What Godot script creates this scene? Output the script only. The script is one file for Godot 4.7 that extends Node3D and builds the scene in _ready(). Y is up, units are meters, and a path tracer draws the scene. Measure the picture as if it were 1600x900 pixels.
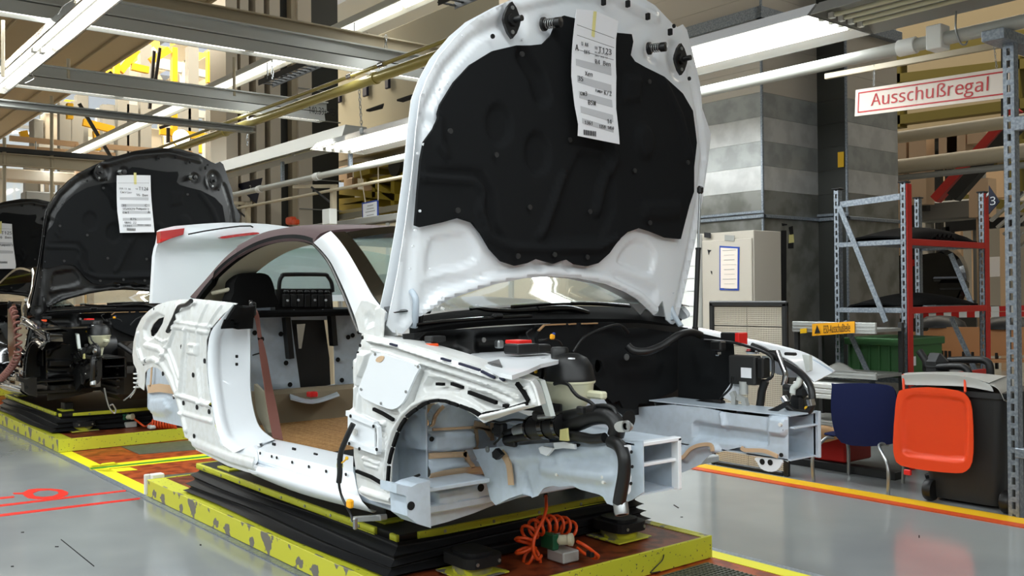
extends Node3D
# Car assembly hall. World: +X is the direction the cars face, -Z is the far side of the line, y is up, metres.

var mats := {}
var rng := RandomNumberGenerator.new()

# ---------------------------------------------------------------- mesh collector
class MB:
	var v := PackedVector3Array()
	var n := PackedVector3Array()
	var uv := PackedVector2Array()
	func tris(a: Vector3, b: Vector3, c: Vector3, na: Vector3, nb: Vector3, nc: Vector3) -> void:
		var g := (b - a).cross(c - a)
		if g.length_squared() < 1e-16:
			return
		if g.dot(na + nb + nc) > 0.0:
			v.append(a); v.append(c); v.append(b)
			n.append(na); n.append(nc); n.append(nb)
		else:
			v.append(a); v.append(b); v.append(c)
			n.append(na); n.append(nb); n.append(nc)
	func tri(a: Vector3, b: Vector3, c: Vector3, nn: Vector3) -> void:
		tris(a, b, c, nn, nn, nn)
	func quad(a: Vector3, b: Vector3, c: Vector3, d: Vector3, nn: Vector3) -> void:
		tri(a, b, c, nn)
		tri(a, c, d, nn)
	func quad_auto(a: Vector3, b: Vector3, c: Vector3, d: Vector3, away: Vector3) -> void:
		var g := (c - a).cross(d - b)
		if g.length_squared() < 1e-16:
			return
		g = g.normalized()
		if g.dot((a + b + c + d) * 0.25 - away) < 0.0:
			g = -g
		quad(a, b, c, d, g)
	func mesh() -> ArrayMesh:
		var arr := []
		arr.resize(Mesh.ARRAY_MAX)
		arr[Mesh.ARRAY_VERTEX] = v
		arr[Mesh.ARRAY_NORMAL] = n
		if uv.size() == v.size():
			arr[Mesh.ARRAY_TEX_UV] = uv
		var m := ArrayMesh.new()
		m.add_surface_from_arrays(Mesh.PRIMITIVE_TRIANGLES, arr)
		return m

func v2(a: Array) -> PackedVector2Array:
	var o := PackedVector2Array()
	for i in range(0, a.size(), 2):
		o.append(Vector2(a[i], a[i + 1]))
	return o

func v3(a: Array) -> PackedVector3Array:
	var o := PackedVector3Array()
	for i in range(0, a.size(), 3):
		o.append(Vector3(a[i], a[i + 1], a[i + 2]))
	return o

# frames: polygon (u, v) and thickness w
func fz(z: float) -> Transform3D:      # (X, Y) polygons facing +Z
	return Transform3D(Basis(Vector3.RIGHT, Vector3.UP, Vector3.BACK), Vector3(0, 0, z))
func fx(x: float) -> Transform3D:      # (Z, Y) polygons facing +X
	return Transform3D(Basis(Vector3.BACK, Vector3.UP, Vector3.RIGHT), Vector3(x, 0, 0))
func fy(y: float) -> Transform3D:      # (X, Z) polygons facing up
	return Transform3D(Basis(Vector3.RIGHT, Vector3.BACK, Vector3.UP), Vector3(0, y, 0))

func box(mb: MB, c: Vector3, s: Vector3, bev := 0.0, bs := Basis()) -> void:
	var h := s * 0.5
	var b := minf(bev, minf(h.x, minf(h.y, h.z)) * 0.9)
	var ax := [Vector3.RIGHT, Vector3.UP, Vector3.BACK]
	for k in 3:
		for sg in [-1.0, 1.0]:
			var n: Vector3 = ax[k] * sg
			var u: Vector3 = ax[(k + 1) % 3]
			var w: Vector3 = ax[(k + 2) % 3]
			var hu: float = h[(k + 1) % 3] - b
			var hw: float = h[(k + 2) % 3] - b
			var o: Vector3 = n * h[k]
			mb.quad(c + bs * (o - u * hu - w * hw), c + bs * (o + u * hu - w * hw), c + bs * (o + u * hu + w * hw), c + bs * (o - u * hu + w * hw), bs * n)
	if b > 0.0:
		for k in 3:
			var u: Vector3 = ax[k]
			var p: Vector3 = ax[(k + 1) % 3]
			var q: Vector3 = ax[(k + 2) % 3]
			var hu: float = h[k] - b
			for sp in [-1.0, 1.0]:
				for sq in [-1.0, 1.0]:
					var a: Vector3 = p * sp * h[(k + 1) % 3] + q * sq * (h[(k + 2) % 3] - b)
					var d: Vector3 = p * sp * (h[(k + 1) % 3] - b) + q * sq * h[(k + 2) % 3]
					mb.quad(c + bs * (a - u * hu), c + bs * (a + u * hu), c + bs * (d + u * hu), c + bs * (d - u * hu), (bs * (p * sp + q * sq)).normalized())
		for sx in [-1.0, 1.0]:
			for sy in [-1.0, 1.0]:
				for sz in [-1.0, 1.0]:
					var sgn := Vector3(sx, sy, sz)
					var e := Vector3(h.x * sx, h.y * sy, h.z * sz)
					mb.tri(c + bs * (e - Vector3(0, sy, sz) * b), c + bs * (e - Vector3(sx, 0, sz) * b), c + bs * (e - Vector3(sx, sy, 0) * b), (bs * sgn).normalized())

func box2(mb: MB, a: Vector3, b: Vector3, bev := 0.0) -> void:
	box(mb, (a + b) * 0.5, (b - a).abs(), bev)

func bar(mb: MB, a: Vector3, b: Vector3, w: float, h: float, bev := 0.0, up := Vector3.UP) -> void:
	var x := (b - a).normalized()
	var u := up
	if absf(x.dot(u)) > 0.98:
		u = Vector3.RIGHT
	var z := x.cross(u).normalized()
	u = z.cross(x).normalized()
	box(mb, (a + b) * 0.5, Vector3(a.distance_to(b), h, w), bev, Basis(x, u, z))

func spline(p: PackedVector3Array, per := 5) -> PackedVector3Array:
	var o := PackedVector3Array()
	var c := p.size()
	for i in c - 1:
		var p0 := p[maxi(i - 1, 0)]
		var p3 := p[mini(i + 2, c - 1)]
		for k in per:
			o.append(p[i].cubic_interpolate(p[i + 1], p0, p3, float(k) / per))
	o.append(p[c - 1])
	return o

func spline2(p: PackedVector2Array, per := 4, closed := true) -> PackedVector2Array:
	var o := PackedVector2Array()
	var c := p.size()
	for i in (c if closed else c - 1):
		var p0 := p[(i - 1 + c) % c] if closed else p[maxi(i - 1, 0)]
		var p2 := p[(i + 1) % c]
		var p3 := p[(i + 2) % c] if closed else p[mini(i + 2, c - 1)]
		for k in per:
			o.append(p[i].cubic_interpolate(p2, p0, p3, float(k) / per))
	if not closed:
		o.append(p[c - 1])
	return o

func resample(p: PackedVector3Array, n: int) -> PackedVector3Array:
	var acc := PackedFloat32Array([0.0])
	for i in range(1, p.size()):
		acc.append(acc[i - 1] + p[i].distance_to(p[i - 1]))
	var tot := acc[acc.size() - 1]
	var o := PackedVector3Array()
	var j := 0
	for k in n:
		var t := tot * k / (n - 1.0)
		while j < p.size() - 2 and acc[j + 1] < t:
			j += 1
		var d := acc[j + 1] - acc[j]
		o.append(p[j].lerp(p[j + 1], 0.0 if d < 1e-9 else clampf((t - acc[j]) / d, 0, 1)))
	return o

func tube(mb: MB, pts: PackedVector3Array, r: float, sides := 8, r_end := -1.0, caps := true) -> void:
	var c := pts.size()
	if r_end < 0.0:
		r_end = r
	var t := (pts[1] - pts[0]).normalized()
	var u := t.cross(Vector3.UP if absf(t.y) < 0.9 else Vector3.RIGHT).normalized()
	var prev := PackedVector3Array()
	var prevn := PackedVector3Array()
	for i in c:
		if i > 0:
			t = ((pts[mini(i + 1, c - 1)] - pts[i]).normalized() + (pts[i] - pts[i - 1]).normalized())
			t = t.normalized() if t.length() > 1e-5 else (pts[i] - pts[i - 1]).normalized()
		u = (u - t * u.dot(t)).normalized()
		var w := t.cross(u)
		var rr := lerpf(r, r_end, i / (c - 1.0))
		var ring := PackedVector3Array()
		var rn := PackedVector3Array()
		for k in sides:
			var a := TAU * k / sides
			var nn := u * cos(a) + w * sin(a)
			rn.append(nn)
			ring.append(pts[i] + nn * rr)
		if i > 0:
			for k in sides:
				var k2 := (k + 1) % sides
				mb.tris(prev[k], prev[k2], ring[k2], prevn[k], prevn[k2], rn[k2])
				mb.tris(prev[k], ring[k2], ring[k], prevn[k], rn[k2], rn[k])
		if caps and (i == 0 or i == c - 1):
			var cn := -t if i == 0 else t
			for k in range(1, sides - 1):
				mb.tri(ring[0], ring[k], ring[k + 1], cn)
		prev = ring
		prevn = rn

func rod(mb: MB, a: Vector3, b: Vector3, r: float, sides := 10) -> void:
	tube(mb, PackedVector3Array([a, b]), r, sides)

# lathe: profile (radius, height) along the y axis of xf
func lathe(mb: MB, prof: PackedVector2Array, xf: Transform3D, seg := 20) -> void:
	var c := prof.size()
	var sn := PackedVector2Array()
	for i in c - 1:
		var d := prof[i + 1] - prof[i]
		sn.append(Vector2(d.y, -d.x).normalized())
	for i in c - 1:
		var n0 := sn[i]
		var n1 := sn[i]
		if i > 0 and sn[i - 1].dot(sn[i]) > 0.75:
			n0 = (sn[i - 1] + sn[i]).normalized()
		if i < c - 2 and sn[i + 1].dot(sn[i]) > 0.75:
			n1 = (sn[i + 1] + sn[i]).normalized()
		for k in seg:
			var a := TAU * k / seg
			var b := TAU * (k + 1) / seg
			var da := Vector3(cos(a), 0, sin(a))
			var db := Vector3(cos(b), 0, sin(b))
			var p0 := xf * (da * prof[i].x + Vector3.UP * prof[i].y)
			var p1 := xf * (db * prof[i].x + Vector3.UP * prof[i].y)
			var p2 := xf * (db * prof[i + 1].x + Vector3.UP * prof[i + 1].y)
			var p3 := xf * (da * prof[i + 1].x + Vector3.UP * prof[i + 1].y)
			var na := (xf.basis * (da * n0.x + Vector3.UP * n0.y)).normalized()
			var nb := (xf.basis * (db * n0.x + Vector3.UP * n0.y)).normalized()
			var nc := (xf.basis * (db * n1.x + Vector3.UP * n1.y)).normalized()
			var nd := (xf.basis * (da * n1.x + Vector3.UP * n1.y)).normalized()
			mb.tris(p0, p1, p2, na, nb, nc)
			mb.tris(p0, p2, p3, na, nc, nd)

func along(at: Vector3, dir: Vector3) -> Transform3D:   # frame whose y axis is dir
	var y := dir.normalized()
	var x := y.cross(Vector3.UP if absf(y.y) < 0.9 else Vector3.RIGHT).normalized()
	return Transform3D(Basis(x, y, x.cross(y)), at)

func disc(mb: MB, at: Vector3, dir: Vector3, r: float, th: float, seg := 12) -> void:
	lathe(mb, PackedVector2Array([Vector2(0, 0), Vector2(r, 0), Vector2(r, th), Vector2(0, th)]), along(at, dir), seg)

# flat extrusion of a simple polygon, front at w = th / 2, back at -th / 2
func ext(mb: MB, poly: PackedVector2Array, xf: Transform3D, th: float) -> void:
	var idx := Geometry2D.triangulate_polygon(poly)
	var w := xf.basis.z
	for i in range(0, idx.size(), 3):
		var a := poly[idx[i]]
		var b := poly[idx[i + 1]]
		var c := poly[idx[i + 2]]
		for s in [0.5, -0.5]:
			mb.tri(xf * Vector3(a.x, a.y, th * s), xf * Vector3(b.x, b.y, th * s), xf * Vector3(c.x, c.y, th * s), w * signf(s))
	rim(mb, poly, xf, th, 1.0)

func rim(mb: MB, poly: PackedVector2Array, xf: Transform3D, th: float, out: float) -> void:
	var cw := Geometry2D.is_polygon_clockwise(poly)
	for i in poly.size():
		var a := poly[i]
		var b := poly[(i + 1) % poly.size()]
		var d := (b - a)
		if d.length() < 1e-6:
			continue
		var nn := Vector2(d.y, -d.x).normalized() * (-1.0 if cw else 1.0) * out
		mb.quad(xf * Vector3(a.x, a.y, th * 0.5), xf * Vector3(b.x, b.y, th * 0.5), xf * Vector3(b.x, b.y, -th * 0.5), xf * Vector3(a.x, a.y, -th * 0.5), (xf.basis * Vector3(nn.x, nn.y, 0)).normalized())

# ---- pressed sheet: polygon with holes, relief w(u, v), thickness
# feature: [kind, points, width, height]  kind "rib" = ridge along a polyline, "pad" = plateau inside a polygon
func feats(list: Array, k := 1.0) -> Array:
	var o := []
	for f in list:
		var pp: PackedVector2Array = f[1]
		var r := Rect2(pp[0], Vector2.ZERO)
		for p in pp:
			r = r.expand(p)
		o.append([f[0], pp, f[2], f[3] * k, r.grow(f[2])])
	return o

func relief(p: Vector2, fs: Array) -> float:
	var h := 0.0
	for f in fs:
		if not f[4].has_point(p):
			continue
		var pp: PackedVector2Array = f[1]
		var c := pp.size()
		var best := 1e9
		var closed: bool = f[0] == "pad"
		for i in (c if closed else c - 1):
			var q := Geometry2D.get_closest_point_to_segment(p, pp[i], pp[(i + 1) % c])
			best = minf(best, q.distance_squared_to(p))
		best = sqrt(best)
		if closed:
			if Geometry2D.is_point_in_polygon(p, pp):
				h += f[3] * smoothstep(0.0, f[2], best)
		else:
			h += f[3] * (1.0 - smoothstep(f[2] * 0.35, f[2], best))
	return h

func panel(mb: MB, poly: PackedVector2Array, holes: Array, xf: Transform3D, fs: Array, cell: float, th: float, base = null) -> void:
	var r := Rect2(poly[0], Vector2.ZERO)
	for p in poly:
		r = r.expand(p)
	r = r.grow(cell * 0.37)
	var nx := int(ceil(r.size.x / cell)) + 1
	var ny := int(ceil(r.size.y / cell)) + 1
	var o := r.position
	var hh := PackedFloat32Array()
	hh.resize((nx + 1) * (ny + 1))
	var dz := func(p: Vector2) -> float:
		return relief(p, fs) + (base.call(p) if base != null else 0.0)
	for j in ny + 1:
		for i in nx + 1:
			hh[j * (nx + 1) + i] = dz.call(o + Vector2(i, j) * cell)
	var grad := func(i: int, j: int) -> Vector3:
		var i0 := maxi(i - 1, 0)
		var i1 := mini(i + 1, nx)
		var j0 := maxi(j - 1, 0)
		var j1 := mini(j + 1, ny)
		var gx := (hh[j * (nx + 1) + i1] - hh[j * (nx + 1) + i0]) / ((i1 - i0) * cell)
		var gy := (hh[j1 * (nx + 1) + i] - hh[j0 * (nx + 1) + i]) / ((j1 - j0) * cell)
		return (xf.basis * Vector3(-gx, -gy, 1.0)).normalized()
	var hit := {}
	var rings := [poly] + holes
	for ring in rings:
		for i in ring.size():
			var a: Vector2 = ring[i]
			var b: Vector2 = ring[(i + 1) % ring.size()]
			var m := int(a.distance_to(b) / (cell * 0.2)) + 1
			for k in m + 1:
				var q := (a.lerp(b, float(k) / m) - o) / cell
				hit[Vector2i(int(q.x), int(q.y))] = true
	var put := func(a: Vector2, b: Vector2, c: Vector2, na: Vector3, nb: Vector3, nc: Vector3, ha: float, hb: float, hc: float) -> void:
		var A := xf * Vector3(a.x, a.y, ha)
		var B := xf * Vector3(b.x, b.y, hb)
		var C := xf * Vector3(c.x, c.y, hc)
		mb.tris(A, B, C, na, nb, nc)
		var w := xf.basis.z * th
		mb.tris(A - w, B - w, C - w, -na, -nb, -nc)
	for j in ny:
		for i in nx:
			var p := o + Vector2(i, j) * cell
			var q := [p, p + Vector2(cell, 0), p + Vector2(cell, cell), p + Vector2(0, cell)]
			if not hit.has(Vector2i(i, j)):
				var mid := p + Vector2(cell, cell) * 0.5
				if not Geometry2D.is_point_in_polygon(mid, poly):
					continue
				var bad := false
				for ho in holes:
					if Geometry2D.is_point_in_polygon(mid, ho):
						bad = true
				if bad:
					continue
				var n0: Vector3 = grad.call(i, j)
				var n1: Vector3 = grad.call(i + 1, j)
				var n2: Vector3 = grad.call(i + 1, j + 1)
				var n3: Vector3 = grad.call(i, j + 1)
				var k := j * (nx + 1) + i
				put.call(q[0], q[1], q[2], n0, n1, n2, hh[k], hh[k + 1], hh[k + nx + 2])
				put.call(q[0], q[2], q[3], n0, n2, n3, hh[k], hh[k + nx + 2], hh[k + nx + 1])
			else:
				var todo: Array = Geometry2D.intersect_polygons(PackedVector2Array(q), poly)
				for ho in holes:
					var nxt := []
					for t in todo:
						for c in Geometry2D.clip_polygons(t, ho):
							if Geometry2D.is_polygon_clockwise(c) == Geometry2D.is_polygon_clockwise(t):
								nxt.append(c)
					todo = nxt
				var nm: Vector3 = grad.call(i, j)
				for t in todo:
					var idx := Geometry2D.triangulate_polygon(t)
					for e in range(0, idx.size(), 3):
						var a: Vector2 = t[idx[e]]
						var b: Vector2 = t[idx[e + 1]]
						var c: Vector2 = t[idx[e + 2]]
						put.call(a, b, c, nm, nm, nm, dz.call(a), dz.call(b), dz.call(c))
	for ri in rings.size():
		var ring: PackedVector2Array = rings[ri]
		var cw := Geometry2D.is_polygon_clockwise(ring)
		for i in ring.size():
			var a := ring[i]
			var b := ring[(i + 1) % ring.size()]
			var m := int(a.distance_to(b) / cell) + 1
			var d := (b - a).normalized()
			var e := Vector2(d.y, -d.x) * (-1.0 if cw else 1.0) * (1.0 if ri == 0 else -1.0)
			var en := (xf.basis * Vector3(e.x, e.y, 0)).normalized()
			for k in m:
				var s := a.lerp(b, float(k) / m)
				var t := a.lerp(b, float(k + 1) / m)
				var S := xf * Vector3(s.x, s.y, dz.call(s))
				var T := xf * Vector3(t.x, t.y, dz.call(t))
				var w := xf.basis.z * th
				mb.quad(S, T, T - w, S - w, en)

# grid surface through rows of points, smooth, with thickness
func loft(mb: MB, rows: Array, th := 0.0, nu := 0, per := 0, side := Vector3.ZERO) -> void:
	var g := []
	for r in rows:
		g.append(resample(spline(r, 5), nu) if nu > 0 else r)
	if per > 0:
		var cols := []
		for i in g[0].size():
			var col := PackedVector3Array()
			for r in g:
				col.append(r[i])
			cols.append(spline(col, per))
		g = []
		for k in cols[0].size():
			var row := PackedVector3Array()
			for c in cols:
				row.append(c[k])
			g.append(row)
	var a := g.size()
	var b: int = g[0].size()
	var nn := []
	for i in a:
		var row := PackedVector3Array()
		for j in b:
			var du: Vector3 = g[i][mini(j + 1, b - 1)] - g[i][maxi(j - 1, 0)]
			var dv: Vector3 = g[mini(i + 1, a - 1)][j] - g[maxi(i - 1, 0)][j]
			var q := du.cross(dv)
			q = q.normalized() if q.length() > 1e-12 else Vector3.UP
			if side != Vector3.ZERO and q.dot(side) < 0.0:
				q = -q
			row.append(q)
		nn.append(row)
	for i in a - 1:
		for j in b - 1:
			var p := [g[i][j], g[i][j + 1], g[i + 1][j + 1], g[i + 1][j]]
			var m := [nn[i][j], nn[i][j + 1], nn[i + 1][j + 1], nn[i + 1][j]]
			mb.tris(p[0], p[1], p[2], m[0], m[1], m[2])
			mb.tris(p[0], p[2], p[3], m[0], m[2], m[3])
			if th > 0.0:
				mb.tris(p[0] - m[0] * th, p[1] - m[1] * th, p[2] - m[2] * th, -m[0], -m[1], -m[2])
				mb.tris(p[0] - m[0] * th, p[2] - m[2] * th, p[3] - m[3] * th, -m[0], -m[2], -m[3])
	if th > 0.0:
		for i in a - 1:
			for j in [0, b - 1]:
				var away: Vector3 = (g[i][j] + g[i + 1][j]) * 0.5 + (g[i][1] - g[i][0] if j == 0 else g[i][b - 2] - g[i][b - 1])
				mb.quad_auto(g[i][j], g[i + 1][j], g[i + 1][j] - nn[i + 1][j] * th, g[i][j] - nn[i][j] * th, away)
		for j in b - 1:
			for i in [0, a - 1]:
				var away: Vector3 = (g[i][j] + g[i][j + 1]) * 0.5 + (g[1][j] - g[0][j] if i == 0 else g[a - 2][j] - g[a - 1][j])
				mb.quad_auto(g[i][j], g[i][j + 1], g[i][j + 1] - nn[i][j + 1] * th, g[i][j] - nn[i][j] * th, away)

func circle2(c: Vector2, rx: float, ry: float, n := 14) -> PackedVector2Array:
	var o := PackedVector2Array()
	for i in n:
		o.append(c + Vector2(cos(TAU * i / n) * rx, sin(TAU * i / n) * ry))
	return o

func rrect(c: Vector2, w: float, h: float, r: float, k := 4) -> PackedVector2Array:
	var o := PackedVector2Array()
	for q in 4:
		var cc := c + Vector2((w * 0.5 - r) * (1.0 if q in [0, 3] else -1.0), (h * 0.5 - r) * (1.0 if q < 2 else -1.0))
		for i in k + 1:
			var a := PI * 0.5 * (q + float(i) / k)
			o.append(cc + Vector2(cos(a), sin(a)) * r)
	return o

# ---------------------------------------------------------------- nodes
func part(parent: Node3D, called: String, mb: MB, m: Material, label := "") -> MeshInstance3D:
	var o := MeshInstance3D.new()
	o.name = called
	o.mesh = mb.mesh()
	o.material_override = m
	parent.add_child(o, true)
	if parent.has_meta("base"):
		o.position = -(parent.get_meta("base") as Vector3)
	if label:
		o.set_meta("label", label)
	return o

var taken := {}
func numbered(called: String) -> String:
	var k: int = taken.get(called, 0)
	taken[called] = k + 1
	return called if k == 0 else "%s_%03d" % [called, k]

func thing(called: String, at: Vector3, label: String, category: String, group := "") -> Node3D:
	var o := Node3D.new()
	o.name = numbered(called)
	add_child(o)
	o.position = at
	o.set_meta("base", at)
	o.set_meta("label", label)
	o.set_meta("category", category)
	if group:
		o.set_meta("group", group)
	return o

func single(called: String, mb: MB, m: Material, label: String, category: String, group := "") -> MeshInstance3D:
	var o := part(self, numbered(called), mb, m, label)
	o.set_meta("category", category)
	if group:
		o.set_meta("group", group)
	return o

func struct(called: String, mb: MB, m: Material) -> MeshInstance3D:
	var o := part(self, called, mb, m)
	o.set_meta("kind", "structure")
	return o

func copy(src: Node3D, shift: Vector3, called: String, label: String) -> Node3D:
	var o := src.duplicate()
	o.name = numbered(called)
	add_child(o)
	o.position = src.position + shift
	o.set_meta("base", o.position)
	o.set_meta("label", label)
	return o

# lettering as real thin text, centred on at, reading along right, standing along up
func lettering(parent: Node3D, called: String, text: String, at: Vector3, right: Vector3, up: Vector3, height: float, m: Material, font := "Droid Sans", width := 0.0, bold := false, centre := true) -> void:
	var f := SystemFont.new()
	f.font_names = PackedStringArray([font])
	f.font_weight = 700 if bold else 400
	var t := TextMesh.new()
	t.font = f
	t.text = text
	t.font_size = 48
	t.pixel_size = 0.01
	t.depth = 0.02
	t.curve_step = 4.0
	t.horizontal_alignment = HORIZONTAL_ALIGNMENT_CENTER if centre else HORIZONTAL_ALIGNMENT_LEFT
	var ab := t.get_aabb()
	var k := height / 0.35
	var kx := k if width <= 0.0 else width / maxf(ab.size.x, 0.01)
	var o := MeshInstance3D.new()
	o.name = called
	o.mesh = t
	o.material_override = m
	parent.add_child(o, true)
	var b: Vector3 = parent.get_meta("base") if parent.has_meta("base") else Vector3.ZERO
	var z := right.cross(up).normalized()
	o.transform = Transform3D(Basis(right.normalized() * kx, up.normalized() * k, z * 0.05), at - b)

# ---------------------------------------------------------------- materials
func noise_tex(fr: float, c0: Color, c1: Color, t0 := 0.0, t1 := 1.0, sd := 1, size := 512, oct := 4, ridged := false) -> NoiseTexture2D:
	var n := FastNoiseLite.new()
	n.seed = sd
	n.noise_type = FastNoiseLite.TYPE_SIMPLEX_SMOOTH
	n.frequency = fr
	n.fractal_octaves = oct
	if ridged:
		n.fractal_type = FastNoiseLite.FRACTAL_RIDGED
	var g := Gradient.new()
	g.set_color(0, c0)
	g.set_color(1, c1)
	g.set_offset(0, t0)
	g.set_offset(1, t1)
	var t := NoiseTexture2D.new()
	t.width = size
	t.height = size
	t.seamless = true
	t.noise = n
	t.color_ramp = g
	return t

func mat(key: String, c: Color, rough := 0.5, metal := 0.0, coat := 0.0) -> StandardMaterial3D:
	if mats.has(key):
		return mats[key]
	var m := StandardMaterial3D.new()
	m.resource_name = key
	m.albedo_color = c
	m.roughness = rough
	m.metallic = metal
	if coat > 0.0:
		m.clearcoat_enabled = true
		m.clearcoat = coat
		m.clearcoat_roughness = 0.05
	mats[key] = m
	return m

func tex(m: StandardMaterial3D, t: Texture2D, scale: float, world := true) -> StandardMaterial3D:
	m.albedo_texture = t
	m.uv1_triplanar = true
	m.uv1_world_triplanar = world
	m.uv1_scale = Vector3.ONE * scale
	return m

func bump(m: StandardMaterial3D, t: Texture2D, amount: float) -> StandardMaterial3D:
	m.heightmap_enabled = true
	m.heightmap_texture = t
	m.heightmap_scale = amount
	return m

func glow(key: String, c: Color, e: float) -> StandardMaterial3D:
	var m := mat(key, Color(0.9, 0.9, 0.9), 0.4)
	m.emission_enabled = true
	m.emission = c
	m.emission_energy_multiplier = e
	return m

func glass(key: String, c: Color) -> StandardMaterial3D:
	var m := mat(key, c, 0.03)
	m.transparency = BaseMaterial3D.TRANSPARENCY_ALPHA
	return m

func make_materials() -> void:
	tex(mat("floor", Color(0.57, 0.585, 0.58), 0.17), noise_tex(0.012, Color(0.92, 0.92, 0.93), Color(1, 1, 1), 0.3, 0.7, 3), 0.12)
	mats.floor.roughness_texture = noise_tex(0.02, Color(0.75, 0.75, 0.75), Color(1, 1, 1), 0.3, 0.75, 9)
	tex(mat("deck", Color(0.66, 0.29, 0.11), 0.42), noise_tex(0.02, Color(0.72, 0.62, 0.55), Color(1, 1, 1), 0.25, 0.6, 7), 0.9)
	tex(mat("deck_dark", Color(0.50, 0.23, 0.11), 0.45), noise_tex(0.02, Color(0.6, 0.52, 0.46), Color(1, 1, 1), 0.25, 0.62, 8), 0.9)
	# yellow paint worn through to dark steel in patches and specks
	var chip := noise_tex(0.009, Color(0.43, 0.41, 0.38), Color(0.76, 0.75, 0.20), 0.385, 0.395, 12, 512, 6)
	tex(mat("yellow_worn", Color(1, 1, 1), 0.5), chip, 1.1)
	tex(mat("yellow_chip", Color(1, 1, 1), 0.5), noise_tex(0.03, Color(0.30, 0.28, 0.25), Color(0.75, 0.755, 0.19), 0.16, 0.17, 17, 512, 4), 2.2)
	mat("yellow_tape", Color(0.93, 0.90, 0.10), 0.5)
	mat("yellow_line", Color(0.88, 0.68, 0.05), 0.5)
	mat("orange_line", Color(0.78, 0.30, 0.12), 0.45)
	mat("green_line", Color(0.10, 0.50, 0.16), 0.5)
	mat("red_line", Color(0.86, 0.17, 0.12), 0.4)
	tex(mat("plate_grey", Color(0.36, 0.37, 0.32), 0.45), noise_tex(0.03, Color(0.85, 0.85, 0.85), Color(1, 1, 1), 0.3, 0.7, 21), 1.0)
	mat("rubber", Color(0.10, 0.10, 0.105), 0.55)
	mat("black", Color(0.035, 0.035, 0.038), 0.45)
	mat("black_gloss", Color(0.03, 0.03, 0.035), 0.15, 0.0, 0.6)
	mat("black_matt", Color(0.05, 0.05, 0.052), 0.85)
	mat("hole", Color(0.02, 0.02, 0.022), 0.9)
	mat("white_paint", Color(0.90, 0.915, 0.93), 0.32, 0.0, 0.35)
	tex(mat("white_raw", Color(0.85, 0.855, 0.85), 0.32, 0.0, 0.25), noise_tex(0.02, Color(0.97, 0.965, 0.955), Color(1, 1, 1), 0.3, 0.6, 31), 1.6)
	tex(mat("primer", Color(0.735, 0.78, 0.825), 0.38, 0.0, 0.15), noise_tex(0.02, Color(0.975, 0.975, 0.97), Color(1, 1, 1), 0.3, 0.6, 33), 2.0)
	mat("sealer", Color(0.78, 0.66, 0.53), 0.5)
	mat("black_satin", Color(0.03, 0.03, 0.033), 0.38)
	mat("paint_black", Color(0.02, 0.02, 0.023), 0.12, 0.0, 0.9)
	tex(mat("felt", Color(0.125, 0.13, 0.135), 0.92), noise_tex(0.4, Color(0.7, 0.7, 0.7), Color(1, 1, 1), 0.2, 0.8, 41, 256, 2), 8.0)
	mats.felt.metallic_specular = 0.22
	mats.black_matt.metallic_specular = 0.25
	mats.rubber.metallic_specular = 0.35
	tex(mat("soft_top", Color(0.30, 0.21, 0.215), 0.9), noise_tex(0.4, Color(0.8, 0.8, 0.8), Color(1, 1, 1), 0.2, 0.8, 43, 256, 2), 12.0)
	mats.soft_top.rim_enabled = true
	mats.soft_top.rim = 0.3
	mat("headliner", Color(0.66, 0.64, 0.56), 0.9)
	tex(mat("carpet", Color(0.60, 0.55, 0.46), 0.95), noise_tex(0.3, Color(0.8, 0.78, 0.75), Color(1, 1, 1), 0.2, 0.8, 45, 256, 3), 6.0)
	tex(mat("tan_board", Color(0.66, 0.50, 0.30), 0.7), noise_tex(0.05, Color(0.82, 0.78, 0.7), Color(1, 1, 1), 0.3, 0.7, 46, 256, 3), 3.0)
	mat("belt", Color(0.47, 0.29, 0.25), 0.6)
	glass("glass", Color(0.80, 0.90, 0.86, 0.12))
	glass("glass_tint", Color(0.55, 0.75, 0.68, 0.35))
	mat("steel", Color(0.62, 0.63, 0.63), 0.35, 0.85)
	mat("chrome", Color(0.85, 0.85, 0.86), 0.12, 1.0)
	tex(mat("galvanised", Color(0.60, 0.63, 0.66), 0.42, 0.6), noise_tex(0.06, Color(0.82, 0.83, 0.85), Color(1, 1, 1), 0.3, 0.7, 51, 256), 3.0)
	mat("aluminium", Color(0.72, 0.725, 0.71), 0.4, 0.35)
	mat("reflector", Color(0.85, 0.85, 0.84), 0.25, 0.7)
	mat("grey_paint", Color(0.56, 0.56, 0.54), 0.5)
	mat("beige_paint", Color(0.72, 0.67, 0.57), 0.5)
	mat("white_trim", Color(0.86, 0.86, 0.84), 0.5)
	mat("pipe_white", Color(0.66, 0.66, 0.63), 0.35)
	mat("pipe_yellow", Color(0.62, 0.56, 0.30), 0.3, 0.25)
	mat("machine_yellow", Color(0.60, 0.52, 0.08), 0.5)
	mat("truss_yellow", Color(0.93, 0.72, 0.10), 0.5)
	mat("red_paint", Color(0.74, 0.13, 0.10), 0.4)
	mat("red_pipe", Color(0.75, 0.22, 0.12), 0.5)
	mat("hose_orange", Color(0.86, 0.30, 0.10), 0.4)
	mat("lid_orange", Color(0.93, 0.27, 0.06), 0.38)
	mat("bin_grey", Color(0.13, 0.13, 0.13), 0.55)
	mat("chair_blue", Color(0.09, 0.12, 0.27), 0.6)
	mat("crate_green", Color(0.20, 0.38, 0.20), 0.5)
	mat("green_box", Color(0.05, 0.32, 0.20), 0.5)
	mat("tail_red", Color(0.70, 0.04, 0.05), 0.1, 0.0, 0.8)
	mat("paper", Color(0.88, 0.885, 0.90), 0.8)
	mat("paper_grey", Color(0.72, 0.725, 0.74), 0.8)
	mat("ink", Color(0.06, 0.06, 0.07), 0.8)
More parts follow.
